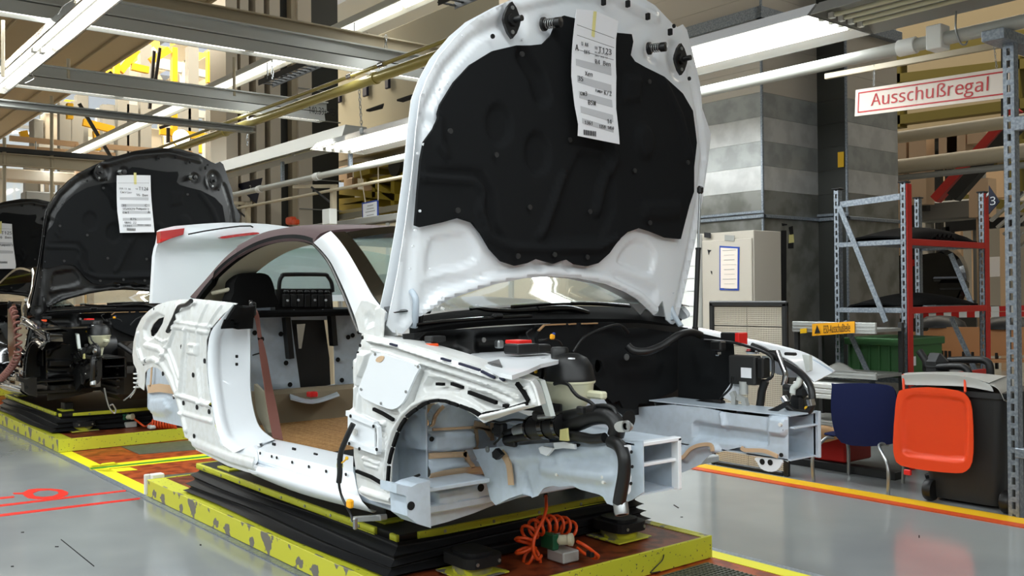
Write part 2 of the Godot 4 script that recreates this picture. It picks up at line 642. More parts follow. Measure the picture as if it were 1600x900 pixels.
	mat("tape_yellow", Color(0.85, 0.82, 0.55), 0.6)
	mat("cream_plastic", Color(0.80, 0.79, 0.68), 0.35)
	mat("light_plastic", Color(0.82, 0.84, 0.82), 0.35)
	mat("kraft", Color(0.62, 0.48, 0.33), 0.8)
	mat("wood", Color(0.68, 0.47, 0.29), 0.55)
	mat("engine", Color(0.16, 0.14, 0.12), 0.5, 0.4)
	mat("navy", Color(0.06, 0.08, 0.20), 0.6)
	mat("blue_frame", Color(0.12, 0.25, 0.58), 0.5)
	mat("sign_orange", Color(0.95, 0.66, 0.08), 0.5)
	mat("sign_white", Color(0.85, 0.80, 0.75), 0.5)
	mat("sign_red", Color(0.70, 0.08, 0.10), 0.5)
	mat("red_plastic", Color(0.85, 0.12, 0.10), 0.4)
	mat("yellow_plastic", Color(0.92, 0.72, 0.12), 0.4)
	mat("bag", Color(0.72, 0.72, 0.70), 0.3)
	mat("concrete", Color(0.60, 0.58, 0.54), 0.8)
	mat("wall", Color(0.72, 0.69, 0.62), 0.7)
	mat("dark_clad", Color(0.23, 0.235, 0.22), 0.45, 0.3)
	mat("cream_clad", Color(0.82, 0.78, 0.71), 0.5)
	tex(mat("panel_light", Color(0.76, 0.76, 0.75), 0.35, 0.3), noise_tex(0.01, Color(0.92, 0.92, 0.92), Color(1, 1, 1), 0.3, 0.7, 61), 0.8)
	tex(mat("panel_dark", Color(0.63, 0.64, 0.63), 0.35, 0.3), noise_tex(0.01, Color(0.9, 0.9, 0.9), Color(1, 1, 1), 0.3, 0.7, 62), 0.8)
	tex(mat("panel_base", Color(0.54, 0.54, 0.52), 0.3, 0.4), noise_tex(0.008, Color(0.8, 0.8, 0.78), Color(1, 1, 1), 0.3, 0.7, 63), 0.8)
	mat("panel_cream", Color(0.74, 0.71, 0.66), 0.4, 0.3)
	mat("cabinet_grey", Color(0.69, 0.66, 0.61), 0.5)
	mats.chair_blue.metallic_specular = 0.25
	mat("machine_olive", Color(0.45, 0.40, 0.12), 0.6)
	mat("ribbed_beige", Color(0.60, 0.54, 0.42), 0.6)
	glow("tube_glow", Color(1.0, 0.99, 0.95), 9.0)
	glow("tube_far", Color(1.0, 0.98, 0.90), 5.0)

# ---------------------------------------------------------------- camera, sky, light
const LAMP := 1.0
func setup_view() -> void:
	var cam := Camera3D.new()
	cam.name = "camera"
	add_child(cam)
	cam.transform = Transform3D(Basis(Vector3(0.626256,-0.009145,-0.779564), Vector3(0.011116,0.999934,-0.002801), Vector3(0.779538,-0.006911,0.626317)), Vector3(0, 1.15, 0))
	cam.fov = 33.715
	cam.near = 0.05
	cam.far = 200.0
	cam.current = true
	var we := WorldEnvironment.new()
	we.name = "world"
	var e := Environment.new()
	e.background_mode = Environment.BG_COLOR
	e.background_color = Color(0.93, 0.96, 1.0)
	e.background_energy_multiplier = 1.6
	e.tonemap_mode = Environment.TONE_MAPPER_LINEAR
	e.tonemap_exposure = 0.47
	e.sdfgi_enabled = true
	e.ssao_enabled = true
	e.ssil_enabled = true
	we.environment = e
	add_child(we)

func area(parent: Node3D, at: Vector3, along_x: Vector3, dir: Vector3, size: Vector2, energy: float, c := Color(0.95, 0.985, 1.0)) -> void:
	var l := AreaLight3D.new()
	l.name = "lamp_light"
	l.area_size = size
	l.area_normalize_energy = true
	l.light_energy = energy
	l.light_color = c
	l.shadow_enabled = true
	l.area_range = 40.0
	l.area_attenuation = 2.0
	parent.add_child(l, true)
	var b: Vector3 = parent.get_meta("base") if parent.has_meta("base") else Vector3.ZERO
	var z := -dir.normalized()
	l.transform = Transform3D(Basis(along_x.normalized(), z.cross(along_x).normalized(), z), at - b)

# a tray of fluorescent tubes hanging with its open side down, from a to b (centre of the opening)
func luminaire(a: Vector3, b: Vector3, width: float, tubes: int, lit: float, label: String, depth := 0.07, tray := "aluminium", far := false, step := 1.5, called := "fluorescent_lamp") -> Node3D:
	var t := thing(called, a, label, "lamp")
	var x := (b - a).normalized()
	var z := x.cross(Vector3.UP).normalized()
	var len := a.distance_to(b)
	var mb := MB.new()
	var pf := [Vector2(-width * 0.5, 0), Vector2(-width * 0.36, depth), Vector2(width * 0.36, depth), Vector2(width * 0.5, 0), Vector2(width * 0.5 + 0.012, 0.0), Vector2(width * 0.38, depth + 0.02), Vector2(-width * 0.38, depth + 0.02), Vector2(-width * 0.5 - 0.012, 0.0)]
	for i in 8:
		var p: Vector2 = pf[i]
		var q: Vector2 = pf[(i + 1) % 8]
		var d := q - p
		var n := Vector2(d.y, -d.x).normalized()
		if i == 3 or i == 7:
			n = Vector2(0, -1)
		elif i < 3:
			n = n if n.dot(Vector2(0, 0.0) - (p + q) * 0.5) > 0 else -n
		else:
			n = n if n.dot((p + q) * 0.5 - Vector2(0, depth * 0.5)) > 0 else -n
		mb.quad(a + z * p.x + Vector3.UP * p.y, b + z * p.x + Vector3.UP * p.y, b + z * q.x + Vector3.UP * q.y, a + z * q.x + Vector3.UP * q.y, z * n.x + Vector3.UP * n.y)
	for s in [[a, -x], [b, x]]:
		mb.quad(s[0] + z * pf[7].x, s[0] + z * pf[6].x + Vector3.UP * pf[6].y, s[0] + z * pf[5].x + Vector3.UP * pf[5].y, s[0] + z * pf[4].x, s[1])
	part(t, "tray", mb, mats[tray])
	var sp := width * 0.62 / maxf(tubes, 1)
	var count := maxi(1, int(len / step))
	var seg := len / count
	var g: Material = mats.tube_far if far else mats.tube_glow
	for k in count:
		for j in tubes:
			var off := z * (j - (tubes - 1) * 0.5) * sp + Vector3.UP * depth * 0.35
			var m2 := MB.new()
			rod(m2, a + x * (seg * k + 0.04) + off, a + x * (seg * (k + 1) - 0.04) + off, 0.013 if not far else 0.02, 8)
			part(t, "tube", m2, g if lit > 0.0 else mats.cream_plastic)
			if not far:
				for e in [seg * k + 0.02, seg * (k + 1) - 0.02]:
					var m3 := MB.new()
					box(m3, a + x * e + off, Vector3(0.03, 0.03, 0.03))
					part(t, "socket", m3, mats.white_trim)
	if lit > 0.0:
		area(t, (a + b) * 0.5 - Vector3.UP * 0.004, x, Vector3.DOWN, Vector2(len * 0.96, width * 0.8), lit, Color(1.0, 0.95, 0.86) if a.y > 7.0 else Color(0.95, 0.985, 1.0))
	return t

func build_hall() -> void:
	var mb := MB.new()
	box2(mb, Vector3(-36, -0.3, -20), Vector3(10, 0, 10))
	var fl := struct("floor", mb, mats.floor)
	# ceiling with skylight openings between roof beams
	mb = MB.new()
	var z := -20.0
	while z < 10.0:
		box2(mb, Vector3(-36, 9.0, z), Vector3(10, 9.3, z + 2.6))
		z += 5.0
	for x in [-36.0, -26.0, -16.0, -6.0, 4.0]:
		box2(mb, Vector3(x, 8.9, -20), Vector3(x + 1.2, 9.25, 10))
	struct("ceiling", mb, mats.white_trim)
	mb = MB.new()
	box2(mb, Vector3(-36, 0, 10), Vector3(10, 2.2, 10.3))
	box2(mb, Vector3(-36, 5.0, 10), Vector3(10, 9.3, 10.3))
	for k in 10:
		box2(mb, Vector3(-36 + k * 5.0, 2.2, 10), Vector3(-34.8 + k * 5.0, 5.0, 10.3))
	struct("wall_left", mb, mats.wall)
	mb = MB.new()
	box2(mb, Vector3(-36, 0, -20.3), Vector3(-10.0, 9.3, -20))
	box2(mb, Vector3(-9.45, 0, -20.3), Vector3(10, 9.3, -20))
	box2(mb, Vector3(-10.0, 0, -20.3), Vector3(-9.45, 1.0, -20))
	box2(mb, Vector3(-10.0, 1.72, -20.3), Vector3(-9.45, 9.3, -20))
	struct("wall_right", mb, mats.wall)
	mb = MB.new()
	box2(mb, Vector3(10, 0, -20.3), Vector3(10.3, 9.3, 10.3))
	struct("wall_front", mb, mats.wall)
	mb = MB.new()
	box2(mb, Vector3(-36.3, 0, -20.3), Vector3(-36, 3.4, 10.3))
	box2(mb, Vector3(-36.3, 9.0, -20.3), Vector3(-36, 9.3, 10.3))
	struct("wall_back", mb, mats.wall)
	# the glazed end wall
	var win := MB.new()
	box2(win, Vector3(-36.2, 3.35, -20), Vector3(-36.1, 3.45, 10))
	var w1 := struct("window_1", win, mats.white_trim)
	for k in 20:
		var m2 := MB.new()
		var zz := -20.0 + 1.5 * k
		box2(m2, Vector3(-36.2, 3.4, zz - 0.05), Vector3(-36.08, 9.0, zz + 0.05))
		part(w1, "mullion", m2, mats.white_trim)
	for h in [5.2, 7.1]:
		var m3 := MB.new()
		box2(m3, Vector3(-36.2, h - 0.05, -20), Vector3(-36.08, h + 0.05, 10))
		part(w1, "transom", m3, mats.white_trim)
	for k in 20:
		for r in [[3.45, 5.15], [5.25, 7.05], [7.15, 9.0]]:
			var m4 := MB.new()
			var z4 := -20.0 + 1.5 * k
			box2(m4, Vector3(-36.15, r[0], z4 + 0.05), Vector3(-36.14, r[1], z4 + 1.45))
			part(w1, "pane", m4, mats.glass)
	var w2 := MB.new()
	box2(w2, Vector3(-36, 2.15, 10.1), Vector3(10, 2.2, 10.2))
	var win2 := struct("window_2", w2, mats.white_trim)
	for k in 9:
		var m5 := MB.new()
		box2(m5, Vector3(-34.8 + k * 5.0, 2.2, 10.14), Vector3(-31.0 + k * 5.0, 5.0, 10.15))
		part(win2, "pane", m5, mats.glass)
	var w3 := MB.new()
	box2(w3, Vector3(-10.0, 1.0, -20.16), Vector3(-9.45, 1.72, -20.15))
	struct("window_3", w3, mats.glass)
	floor_details(fl)

func floor_details(fl: Node3D) -> void:
	var sheet := func(called: String, poly: PackedVector2Array, m: Material, y0: float, y1: float) -> void:
		var b := MB.new()
		ext(b, poly, fy((y0 + y1) * 0.5), y1 - y0)
		part(fl, called, b, m)
	var rect := func(x0: float, x1: float, z0: float, z1: float) -> PackedVector2Array:
		return PackedVector2Array([Vector2(x0, z0), Vector2(x1, z0), Vector2(x1, z1), Vector2(x0, z1)])
	sheet.call("deck_plate", rect.call(-30.0, 1.5, -3.33, -1.79), mats.deck, 0.0, 0.004)
	sheet.call("edge_trim", rect.call(-30.0, 1.5, -1.795, -1.755), mats.galvanised, 0.0, 0.006)
	sheet.call("edge_trim", rect.call(-30.0, 1.5, -3.375, -3.335), mats.galvanised, 0.0, 0.006)
	sheet.call("yellow_strip", rect.call(-30.0, 1.5, -1.885, -1.795), mats.yellow_tape, 0.004, 0.006)
	sheet.call("yellow_strip", rect.call(-30.0, 1.5, -3.335, -3.25), mats.yellow_tape, 0.004, 0.006)
	# plates and stripes on the deck between the two pallets
	sheet.call("deck_patch", v2([-7.606,-2.237,-7.496,-3.686,-6.902,-3.394,-7.143,-2.227]), mats.plate_grey, 0.004, 0.007)
	sheet.call("deck_patch", v2([-6.203,-2.033,-6.059,-2.742,-5.882,-2.661,-6.113,-1.976]), mats.plate_grey, 0.004, 0.007)
	sheet.call("cross_stripe", v2([-6.889,-1.81,-6.805,-3.08,-6.608,-2.991,-6.704,-1.77]), mats.yellow_tape, 0.004, 0.006)
	sheet.call("cross_stripe", v2([-6.932,-1.91,-6.931,-1.986,-6.798,-1.986,-6.784,-1.82]), mats.yellow_tape, 0.004, 0.006)
	sheet.call("cross_stripe", v2([-6.684,-1.793,-6.648,-2.009,-6.514,-2.018,-6.553,-1.837]), mats.yellow_tape, 0.004, 0.006)
	sheet.call("green_stripe", v2([-6.786,-1.792,-6.713,-3.039,-6.644,-3.007,-6.745,-1.785]), mats.green_line, 0.006, 0.0075)
	# far side aisle edge
	sheet.call("yellow_line", rect.call(-30.0, 4.0, -4.98, -4.86), mats.yellow_line, 0.0, 0.006)
	sheet.call("orange_line", rect.call(-30.0, 4.0, -4.86, -4.79), mats.orange_line, 0.0, 0.005)
	# red lines and letter painted on the aisle
	sheet.call("red_line", v2([-5.951,-1.093,-5.901,-1.756,-5.859,-1.748,-5.896,-1.083]), mats.red_line, 0.0, 0.002)
	sheet.call("red_line", v2([-5.686,-1.044,-5.617,-1.753,-5.573,-1.739,-5.627,-1.033]), mats.red_line, 0.0, 0.002)
	var o := MB.new()
	var outer := v2([-6.263,-1.218,-6.232,-1.267,-6.305,-1.31,-6.3,-1.359,-6.243,-1.424,-6.167,-1.467,-6.06,-1.477,-5.984,-1.455,-5.929,-1.41,-5.929,-1.345,-5.969,-1.287,-6.042,-1.255,-6.138,-1.252,-6.181,-1.257,-6.217,-1.216])
	var inner := v2([-6.163,-1.305,-6.222,-1.349,-6.211,-1.403,-6.134,-1.435,-6.059,-1.424,-6.003,-1.379,-6.014,-1.327,-6.073,-1.299])
	panel(o, outer, [inner], fy(0.002), [], 0.05, 0.002)
	part(fl, "painted_letter", o, mats.red_line)
	var o2 := MB.new()
	ext(o2, v2([-6.172,-1.134,-6.156,-1.204,-6.114,-1.199,-6.113,-1.123]), fy(0.001), 0.002)
	part(fl, "painted_letter", o2, mats.red_line)
	for s in [v2([-9.927,-2.499,-9.963,-2.532,-9.855,-2.505,-9.82,-2.472]), v2([-5.187,-1.045,-5.184,-1.059,-5.162,-1.054,-5.173,-1.042]), v2([-4.787,-1.107,-4.775,-1.121,-4.757,-1.116,-4.769,-1.103]), v2([-4.558,-0.878,-4.554,-0.889,-4.533,-0.885,-4.542,-0.875]), v2([-4.376,-1.635,-4.37,-1.642,-4.348,-1.634,-4.354,-1.627]), v2([-3.491,-3.921,-3.421,-3.883,-3.413,-3.868,-3.482,-3.906]), v2([-3.28,-3.732,-3.271,-3.742,-3.262,-3.731,-3.27,-3.721]), v2([-2.301,-4.288,-2.297,-4.292,-2.273,-4.248,-2.277,-4.243]), v2([-4.907,-1.163,-4.319,-1.156,-4.311,-1.151,-4.896,-1.158])]:
		sheet.call("scuff_mark", s, mats.black_matt, 0.0, 0.0008)
	# open steel grating in front of the near pallet
	var gm := MB.new()
	for k in 26:
		var gx := -2.62 + k * 0.022
		box2(gm, Vector3(gx, 0.004, -3.15), Vector3(gx + 0.006, 0.014, -2.45))
	for k in 32:
		var gz := -3.15 + k * 0.022
		box2(gm, Vector3(-2.62, 0.004, gz), Vector3(-2.06, 0.0125, gz + 0.006))
	part(fl, "grating", gm, mats.plate_grey)


# ---------------------------------------------------------------- overhead lamps and steelwork
func cable_tray(a: Vector3, b: Vector3, w: float, label: String) -> void:
	var t := thing("cable_tray", a, label, "cable tray", "slotted cable trays")
	var x := (b - a).normalized()
	var z := x.cross(Vector3.UP).normalized()
	var len := a.distance_to(b)
	for s in [-1.0, 1.0]:
		var mb := MB.new()
		bar(mb, a + z * s * w * 0.5, b + z * s * w * 0.5, 0.006, 0.06)
		part(t, "side_rail", mb, mats.bin_grey)
	var mb2 := MB.new()
	var d := 0.0
	while d < len:
		bar(mb2, a + x * d - z * w * 0.5, a + x * d + z * w * 0.5, 0.03, 0.008)
		d += 0.11
	part(t, "rungs", mb2, mats.bin_grey).set_meta("kind", "stuff")
	for f in [0.1, 0.5, 0.9]:
		var mb3 := MB.new()
		rod(mb3, a.lerp(b, f) + z * w * 0.5, a.lerp(b, f) + z * w * 0.5 + Vector3.UP * 0.17, 0.008, 6)
		part(t, "hanger", mb3, mats.steel)

func channel_beam(called: String, a: Vector3, b: Vector3, w: float, h: float, m: Material, label: String, category := "beam") -> Node3D:
	var t := thing(called, a, label, category)
	for s in [[h * 0.5 - 0.006, w, 0.012], [-h * 0.5 + 0.006, w, 0.012]]:
		var mb := MB.new()
		bar(mb, a + Vector3.UP * s[0], b + Vector3.UP * s[0], s[1], s[2])
		part(t, "flange", mb, m)
	var mb2 := MB.new()
	bar(mb2, a, b, 0.012, h - 0.02)
	part(t, "web", mb2, m)
	return t

func pipe(called: String, pts: PackedVector3Array, r: float, m: Material, label: String) -> Node3D:
	var t := thing(called, pts[0], label, "pipe")
	var mb := MB.new()
	tube(mb, pts, r, 14)
	part(t, "tube", mb, m)
	return t

func build_overhead() -> void:
	var mb: MB
	var t: Node3D
	luminaire(Vector3(-9.0, 2.9, -1.62), Vector3(0.6, 2.9, -1.62), 0.17, 2, LAMP * 16.0, "bright twin-tube lamp tray running overhead at the top left corner", 0.07, "reflector")
	luminaire(Vector3(-6.85, 3.0, -4.7), Vector3(-6.85, 3.0, 0.5), 0.12, 1, LAMP * 5.0, "upper crosswise fluorescent lamp above the black car bonnet")
	t = luminaire(Vector3(-9.1, 3.0, -4.75), Vector3(-9.1, 3.0, -0.6), 0.12, 1, LAMP * 5.0, "lower crosswise fluorescent lamp with a stencilled number on its rail")
	lettering(t, "stencil", "140.39+4F5", Vector3(-9.02,3.095,-4.705), Vector3.FORWARD, Vector3.UP, 0.075, mats.ink, "Droid Sans", 0.30)
	luminaire(Vector3(-8.85, 2.65, -4.8), Vector3(-3.0, 2.65, -4.8), 0.62, 4, LAMP * 34.0, "wide four-tube lamp shining behind the raised white bonnet", 0.06, "reflector")
	luminaire(Vector3(-2.98, 2.65, -4.8), Vector3(1.5, 2.65, -4.8), 0.62, 4, 0.0, "switched off lamp tray at the top right corner", 0.06, "grey_paint")
	luminaire(Vector3(-17, 2.82, -5.1), Vector3(-9.0, 2.82, -5.1), 0.34, 2, 0.0, "switched off aluminium lamp tray above the long white pipe", 0.14, "aluminium")
	luminaire(Vector3(-19.4, 3.6, -4.34), Vector3(-4.4, 3.6, -4.34), 0.22, 2, LAMP * 12.0, "long far row of twin-tube lamps high behind the pipes", 0.06, "white_trim", true, 2.4)
	# lamp rows over the near aisle and the far bays, out of the picture
	luminaire(Vector3(-7.5, 3.1, 0.9), Vector3(2.5, 3.1, 0.9), 0.4, 3, LAMP * 46.0, "lamp row over the near aisle to the left of the viewer", 0.07, "reflector", true, 2.5)
	luminaire(Vector3(-9.5, 3.4, 3.6), Vector3(2.5, 3.4, 3.6), 0.6, 4, LAMP * 80.0, "lamp row over the second aisle to the left of the viewer", 0.07, "reflector", true, 2.5)
	luminaire(Vector3(2.2, 3.0, -4.6), Vector3(2.2, 3.0, 0.5), 0.4, 3, LAMP * 40.0, "crosswise lamp over the line behind the viewer", 0.07, "reflector", true, 2.5)
	for q in [[-17.5, "high bay lamp over the towers"], [-22.5, "high bay lamp over the far gallery"], [-28.0, "high bay lamp before the glazed end wall"]]:
		luminaire(Vector3(q[0], 8.2, -12.0), Vector3(q[0], 8.2, 3.0), 0.8, 4, LAMP * 330.0, q[1], 0.1, "reflector", true, 5.0)
	luminaire(Vector3(-12, 7.5, -12.0), Vector3(2, 7.5, -12.0), 0.6, 4, LAMP * 75.0, "high bay lamp over the machines beyond the rack", 0.1, "reflector", true, 5.0)
	# rails carrying the lamps
	channel_beam("lamp_rail", Vector3(-6.85, 3.155, -4.75), Vector3(-6.85, 3.155, 0.6), 0.09, 0.11, mats.aluminium, "aluminium rail above the upper crosswise lamp", "rail")
	channel_beam("lamp_rail", Vector3(-9.1, 3.155, -4.8), Vector3(-9.1, 3.155, -0.4), 0.09, 0.11, mats.aluminium, "aluminium rail above the lower crosswise lamp", "rail")
	channel_beam("lamp_rail", Vector3(-8.92, 2.80, -3.9), Vector3(-8.92, 2.80, -0.5), 0.1, 0.06, mats.grey_paint, "grey rail hanging just below the lower crosswise lamp", "rail")
	channel_beam("cross_beam", Vector3(-7.1, 3.33, -5.0), Vector3(-7.1, 3.33, 1.0), 0.1, 0.11, mats.beige_paint, "beige cross beam at the top above the cable tray")
	cable_tray(Vector3(-7.1, 3.20, -4.9), Vector3(-7.1, 3.20, 0.5), 0.14, "dark slotted cable tray below the beige cross beam")
	channel_beam("cross_beam", Vector3(-14.0, 3.0, -5.6), Vector3(-14.0, 3.0, 0.0), 0.14, 0.16, mats.beige_paint, "far beige cross beam above the third car")
	cable_tray(Vector3(-14.0, 3.12, -5.6), Vector3(-14.0, 3.12, -0.5), 0.2, "far slotted cable tray on top of the beige cross beam")
	cable_tray(Vector3(-9.6, 3.44, -4.34), Vector3(-7.3, 3.44, -4.34), 0.16, "dark slotted cable tray below the far lamp row, left piece")
	cable_tray(Vector3(-6.2, 3.47, -4.34), Vector3(-3.6, 3.47, -4.34), 0.16, "dark slotted cable tray below the far lamp row, right piece")
	# yellow lacquered pipes
	t = pipe("yellow_pipe", PackedVector3Array([Vector3(-13.4, 2.88, -3.89), Vector3(-2.5, 2.88, -3.89)]), 0.042, mats.pipe_yellow, "thick yellowish pipe running over both cars")
	for x in [-6.55, -9.6]:
		mb = MB.new()
		rod(mb, Vector3(x - 0.02, 2.88, -3.89), Vector3(x + 0.02, 2.88, -3.89), 0.05, 14)
		part(t, "coupling", mb, mats.pipe_yellow)
	t = pipe("yellow_pipe", PackedVector3Array([Vector3(-13.4, 2.955, -3.86), Vector3(-2.5, 2.955, -3.86)]), 0.016, mats.pipe_yellow, "thin yellowish pipe on top of the thick one")
	for x in [-6.4, -6.9, -9.7]:
		mb = MB.new()
		rod(mb, Vector3(x - 0.04, 2.955, -3.86), Vector3(x + 0.04, 2.955, -3.86), 0.024, 12)
		part(t, "coupling", mb, mats.chrome)
	# white pipe along the aisle
	t = pipe("white_pipe", PackedVector3Array([Vector3(-16, 2.5, -5.0), Vector3(1.5, 2.5, -5.0)]), 0.036, mats.pipe_white, "long white pipe running along the far side of the aisle")
	for q in [Vector3(-9.704,2.542,-5), Vector3(-11.252,2.513,-5), Vector3(-12.165,2.521,-5), Vector3(-2.712,2.483,-5)]:
		mb = MB.new()
		q.y = 2.5
		rod(mb, q - Vector3(0.05, 0, 0), q + Vector3(0.05, 0, 0), 0.046, 14)
		part(t, "coupling", mb, mats.white_trim)
	for q in [Vector3(-2.54,2.544,-5)]:
		mb = MB.new()
		box(mb, Vector3(q.x, 2.51, -5.0), Vector3(0.085, 0.13, 0.10), 0.004)
		part(t, "junction_clamp", mb, mats.white_trim)
	for x in [-2.42, -5.6]:
		mb = MB.new()
		tube(mb, spline(v3([x, 2.62, -4.96, x, 2.52, -4.955, x + 0.01, 2.455, -4.98, x + 0.02, 2.45, -5.02, x + 0.02, 2.49, -5.045])), 0.005, 6)
		part(t, "hook", mb, mats.steel)
	for q in [[-8.95, 2.70], [-10.6, 2.62]]:
		mb = MB.new()
		box2(mb, Vector3(q[0] - 0.02, 2.52, -5.02), Vector3(q[0] + 0.02, q[1] + 0.15, -4.98), 0.004)
		part(t, "hanger_plate", mb, mats.galvanised)
	mb = MB.new()
	rod(mb, Vector3(-14, 2.36, -5.2), Vector3(-5.2, 2.36, -5.2), 0.018, 10)
	single("thin_rail", mb, mats.beige_paint, "thin beige rail below the long white pipe", "rail")
	# supports under the pipe
	for q in [[-12.2, "left bracket stand below the white pipe"], [-9.8, "bracket stand with a junction box below the white pipe"]]:
		t = thing("bracket_stand", Vector3(q[0], 0, -5.25), q[1], "stand", "bracket stands of the pipe")
		mb = MB.new()
		box2(mb, Vector3(q[0] - 0.03, 0, -5.28), Vector3(q[0] + 0.03, 2.42, -5.22), 0.004)
		part(t, "post", mb, mats.beige_paint)
		mb = MB.new()
		bar(mb, Vector3(q[0], 2.42, -5.3), Vector3(q[0] - 0.5, 2.44, -5.0), 0.04, 0.04)
		part(t, "arm", mb, mats.beige_paint)
		mb = MB.new()
		bar(mb, Vector3(q[0], 2.2, -5.25), Vector3(q[0] - 0.25, 2.42, -5.1), 0.02, 0.02)
		part(t, "strut", mb, mats.bin_grey)
		if q[0] > -10.0:
			mb = MB.new()
			box(mb, Vector3(q[0], 2.06, -5.2), Vector3(0.18, 0.18, 0.1), 0.008)
			part(t, "junction_box", mb, mats.white_trim)
	# chains and rods
	var ct := thing("lamp_chain", Vector3(-7.837,2.79,-4.5), "steel chain holding the left end of the wide lamp", "chain")
	chain(ct, Vector3(-7.838,2.73,-4.5), Vector3(-7.88,3.129,-4.5), 0.014)
	mb = MB.new()
	box(mb, Vector3(-7.839,2.7,-4.5), Vector3(0.05, 0.06, 0.03), 0.01)
	part(ct, "shackle", mb, mats.steel)
	ct = thing("lamp_chain", Vector3(-7,3.162,-4.261), "short steel chain at the end of the cable tray", "chain")
	chain(ct, Vector3(-7,3.146,-4.261), Vector3(-7,3.382,-4.264), 0.014)
	ct = thing("lamp_chain", Vector3(-6.95,2.851,-3.201), "hanging chain between the two lamp rails", "chain")
	chain(ct, Vector3(-6.95,2.851,-3.201), Vector3(-6.95,3.021,-3.197), 0.012)
	ct = thing("lamp_chain", Vector3(-9.2,2.706,-3.961), "hanging chain in front of the striped towers", "chain")
	chain(ct, Vector3(-9.1,2.67,-3.917), Vector3(-9.1,3.03,-3.913), 0.014)
	for q in [[v3([-9.1,3.108,-2.238,-9.1,3.297,-2.239]), "pale rod rising from the lower lamp rail"], [v3([-14,2.299,-3.222,-14,3.915,-3.23]), "pale rod hanging at the far cross beam"], [v3([-14,2.315,-2.643,-14,3.291,-2.648]), "pale rod hanging at the left edge"], [v3([-6.9,2.602,-1.299,-6.9,2.971,-1.301]), "thin rod hanging from the lamp at the left edge"], [v3([-9.1,3.155,-3.781,-9.1,3.54,-3.783]), "rod holding the lower lamp rail"]]:
		mb = MB.new()
		rod(mb, q[0][0], q[0][1], 0.0016 * q[0][0].length(), 8)
		single("hanger_rod", mb, mats.beige_paint, q[1], "rod", "lamp hanger rods")
	# wire clips at the near lamp
	for q in [[v3([-6.034,2.93,-1.515,-6.203,2.93,-1.499,-6.388,2.93,-1.517]), "wire clip over the near lamp, upper"], [v3([-7.834,2.86,-1.644,-8.032,2.86,-1.73,-8.265,2.86,-1.715]), "wire clip over the near lamp, lower"]]:
		mb = MB.new()
		tube(mb, spline(q[0]), 0.003, 6)
		single("wire_clip", mb, mats.chrome, q[1], "clip", "wire clips of the near lamp")
	# ribbed underside of the gallery
	t = thing("gallery_deck", Vector3(-13, 5.0, -3.6), "beige ribbed underside of the high gallery at upper left", "gallery")
	for k in 8:
		mb = MB.new()
		var z0 := -4.68 + k * 0.45
		box2(mb, Vector3(-27, 5.0, z0 + 0.015), Vector3(-2, 5.05, z0 + 0.435), 0.01)
		part(t, "deck_board", mb, mats.ribbed_beige)
		mb = MB.new()
		box2(mb, Vector3(-27, 4.955, z0 - 0.02), Vector3(-2, 5.03, z0 + 0.025), 0.008)
		part(t, "deck_rib", mb, mats.ribbed_beige)

# ---------------------------------------------------------------- far background
# a box standing on two legs
func standing_box(called: String, label: String, category: String, m: Material, a: Vector3, b: Vector3, along_z: bool) -> void:
	var lo := Vector3(minf(a.x, b.x), minf(a.y, b.y), minf(a.z, b.z))
	var hi := Vector3(maxf(a.x, b.x), maxf(a.y, b.y), maxf(a.z, b.z))
	if along_z:
		lo.x -= 0.4
	else:
		lo.z -= 0.4
	var t := thing(called, Vector3((lo.x + hi.x) * 0.5, 0, (lo.z + hi.z) * 0.5), label, category)
	var mb := MB.new()
	box2(mb, lo, hi, 0.02)
	part(t, "casing", mb, m)
	if lo.y > 0.02:
		for k in 2:
			var f := lo if k == 0 else Vector3(hi.x, lo.y, hi.z)
			mb = MB.new()
			box2(mb, Vector3(f.x - (0.0 if k == 0 else 0.08), 0, f.z - (0.0 if k == 0 else 0.08)), Vector3(f.x + (0.08 if k == 0 else 0.0), lo.y, f.z + (0.08 if k == 0 else 0.0)))
			part(t, "leg", mb, m)

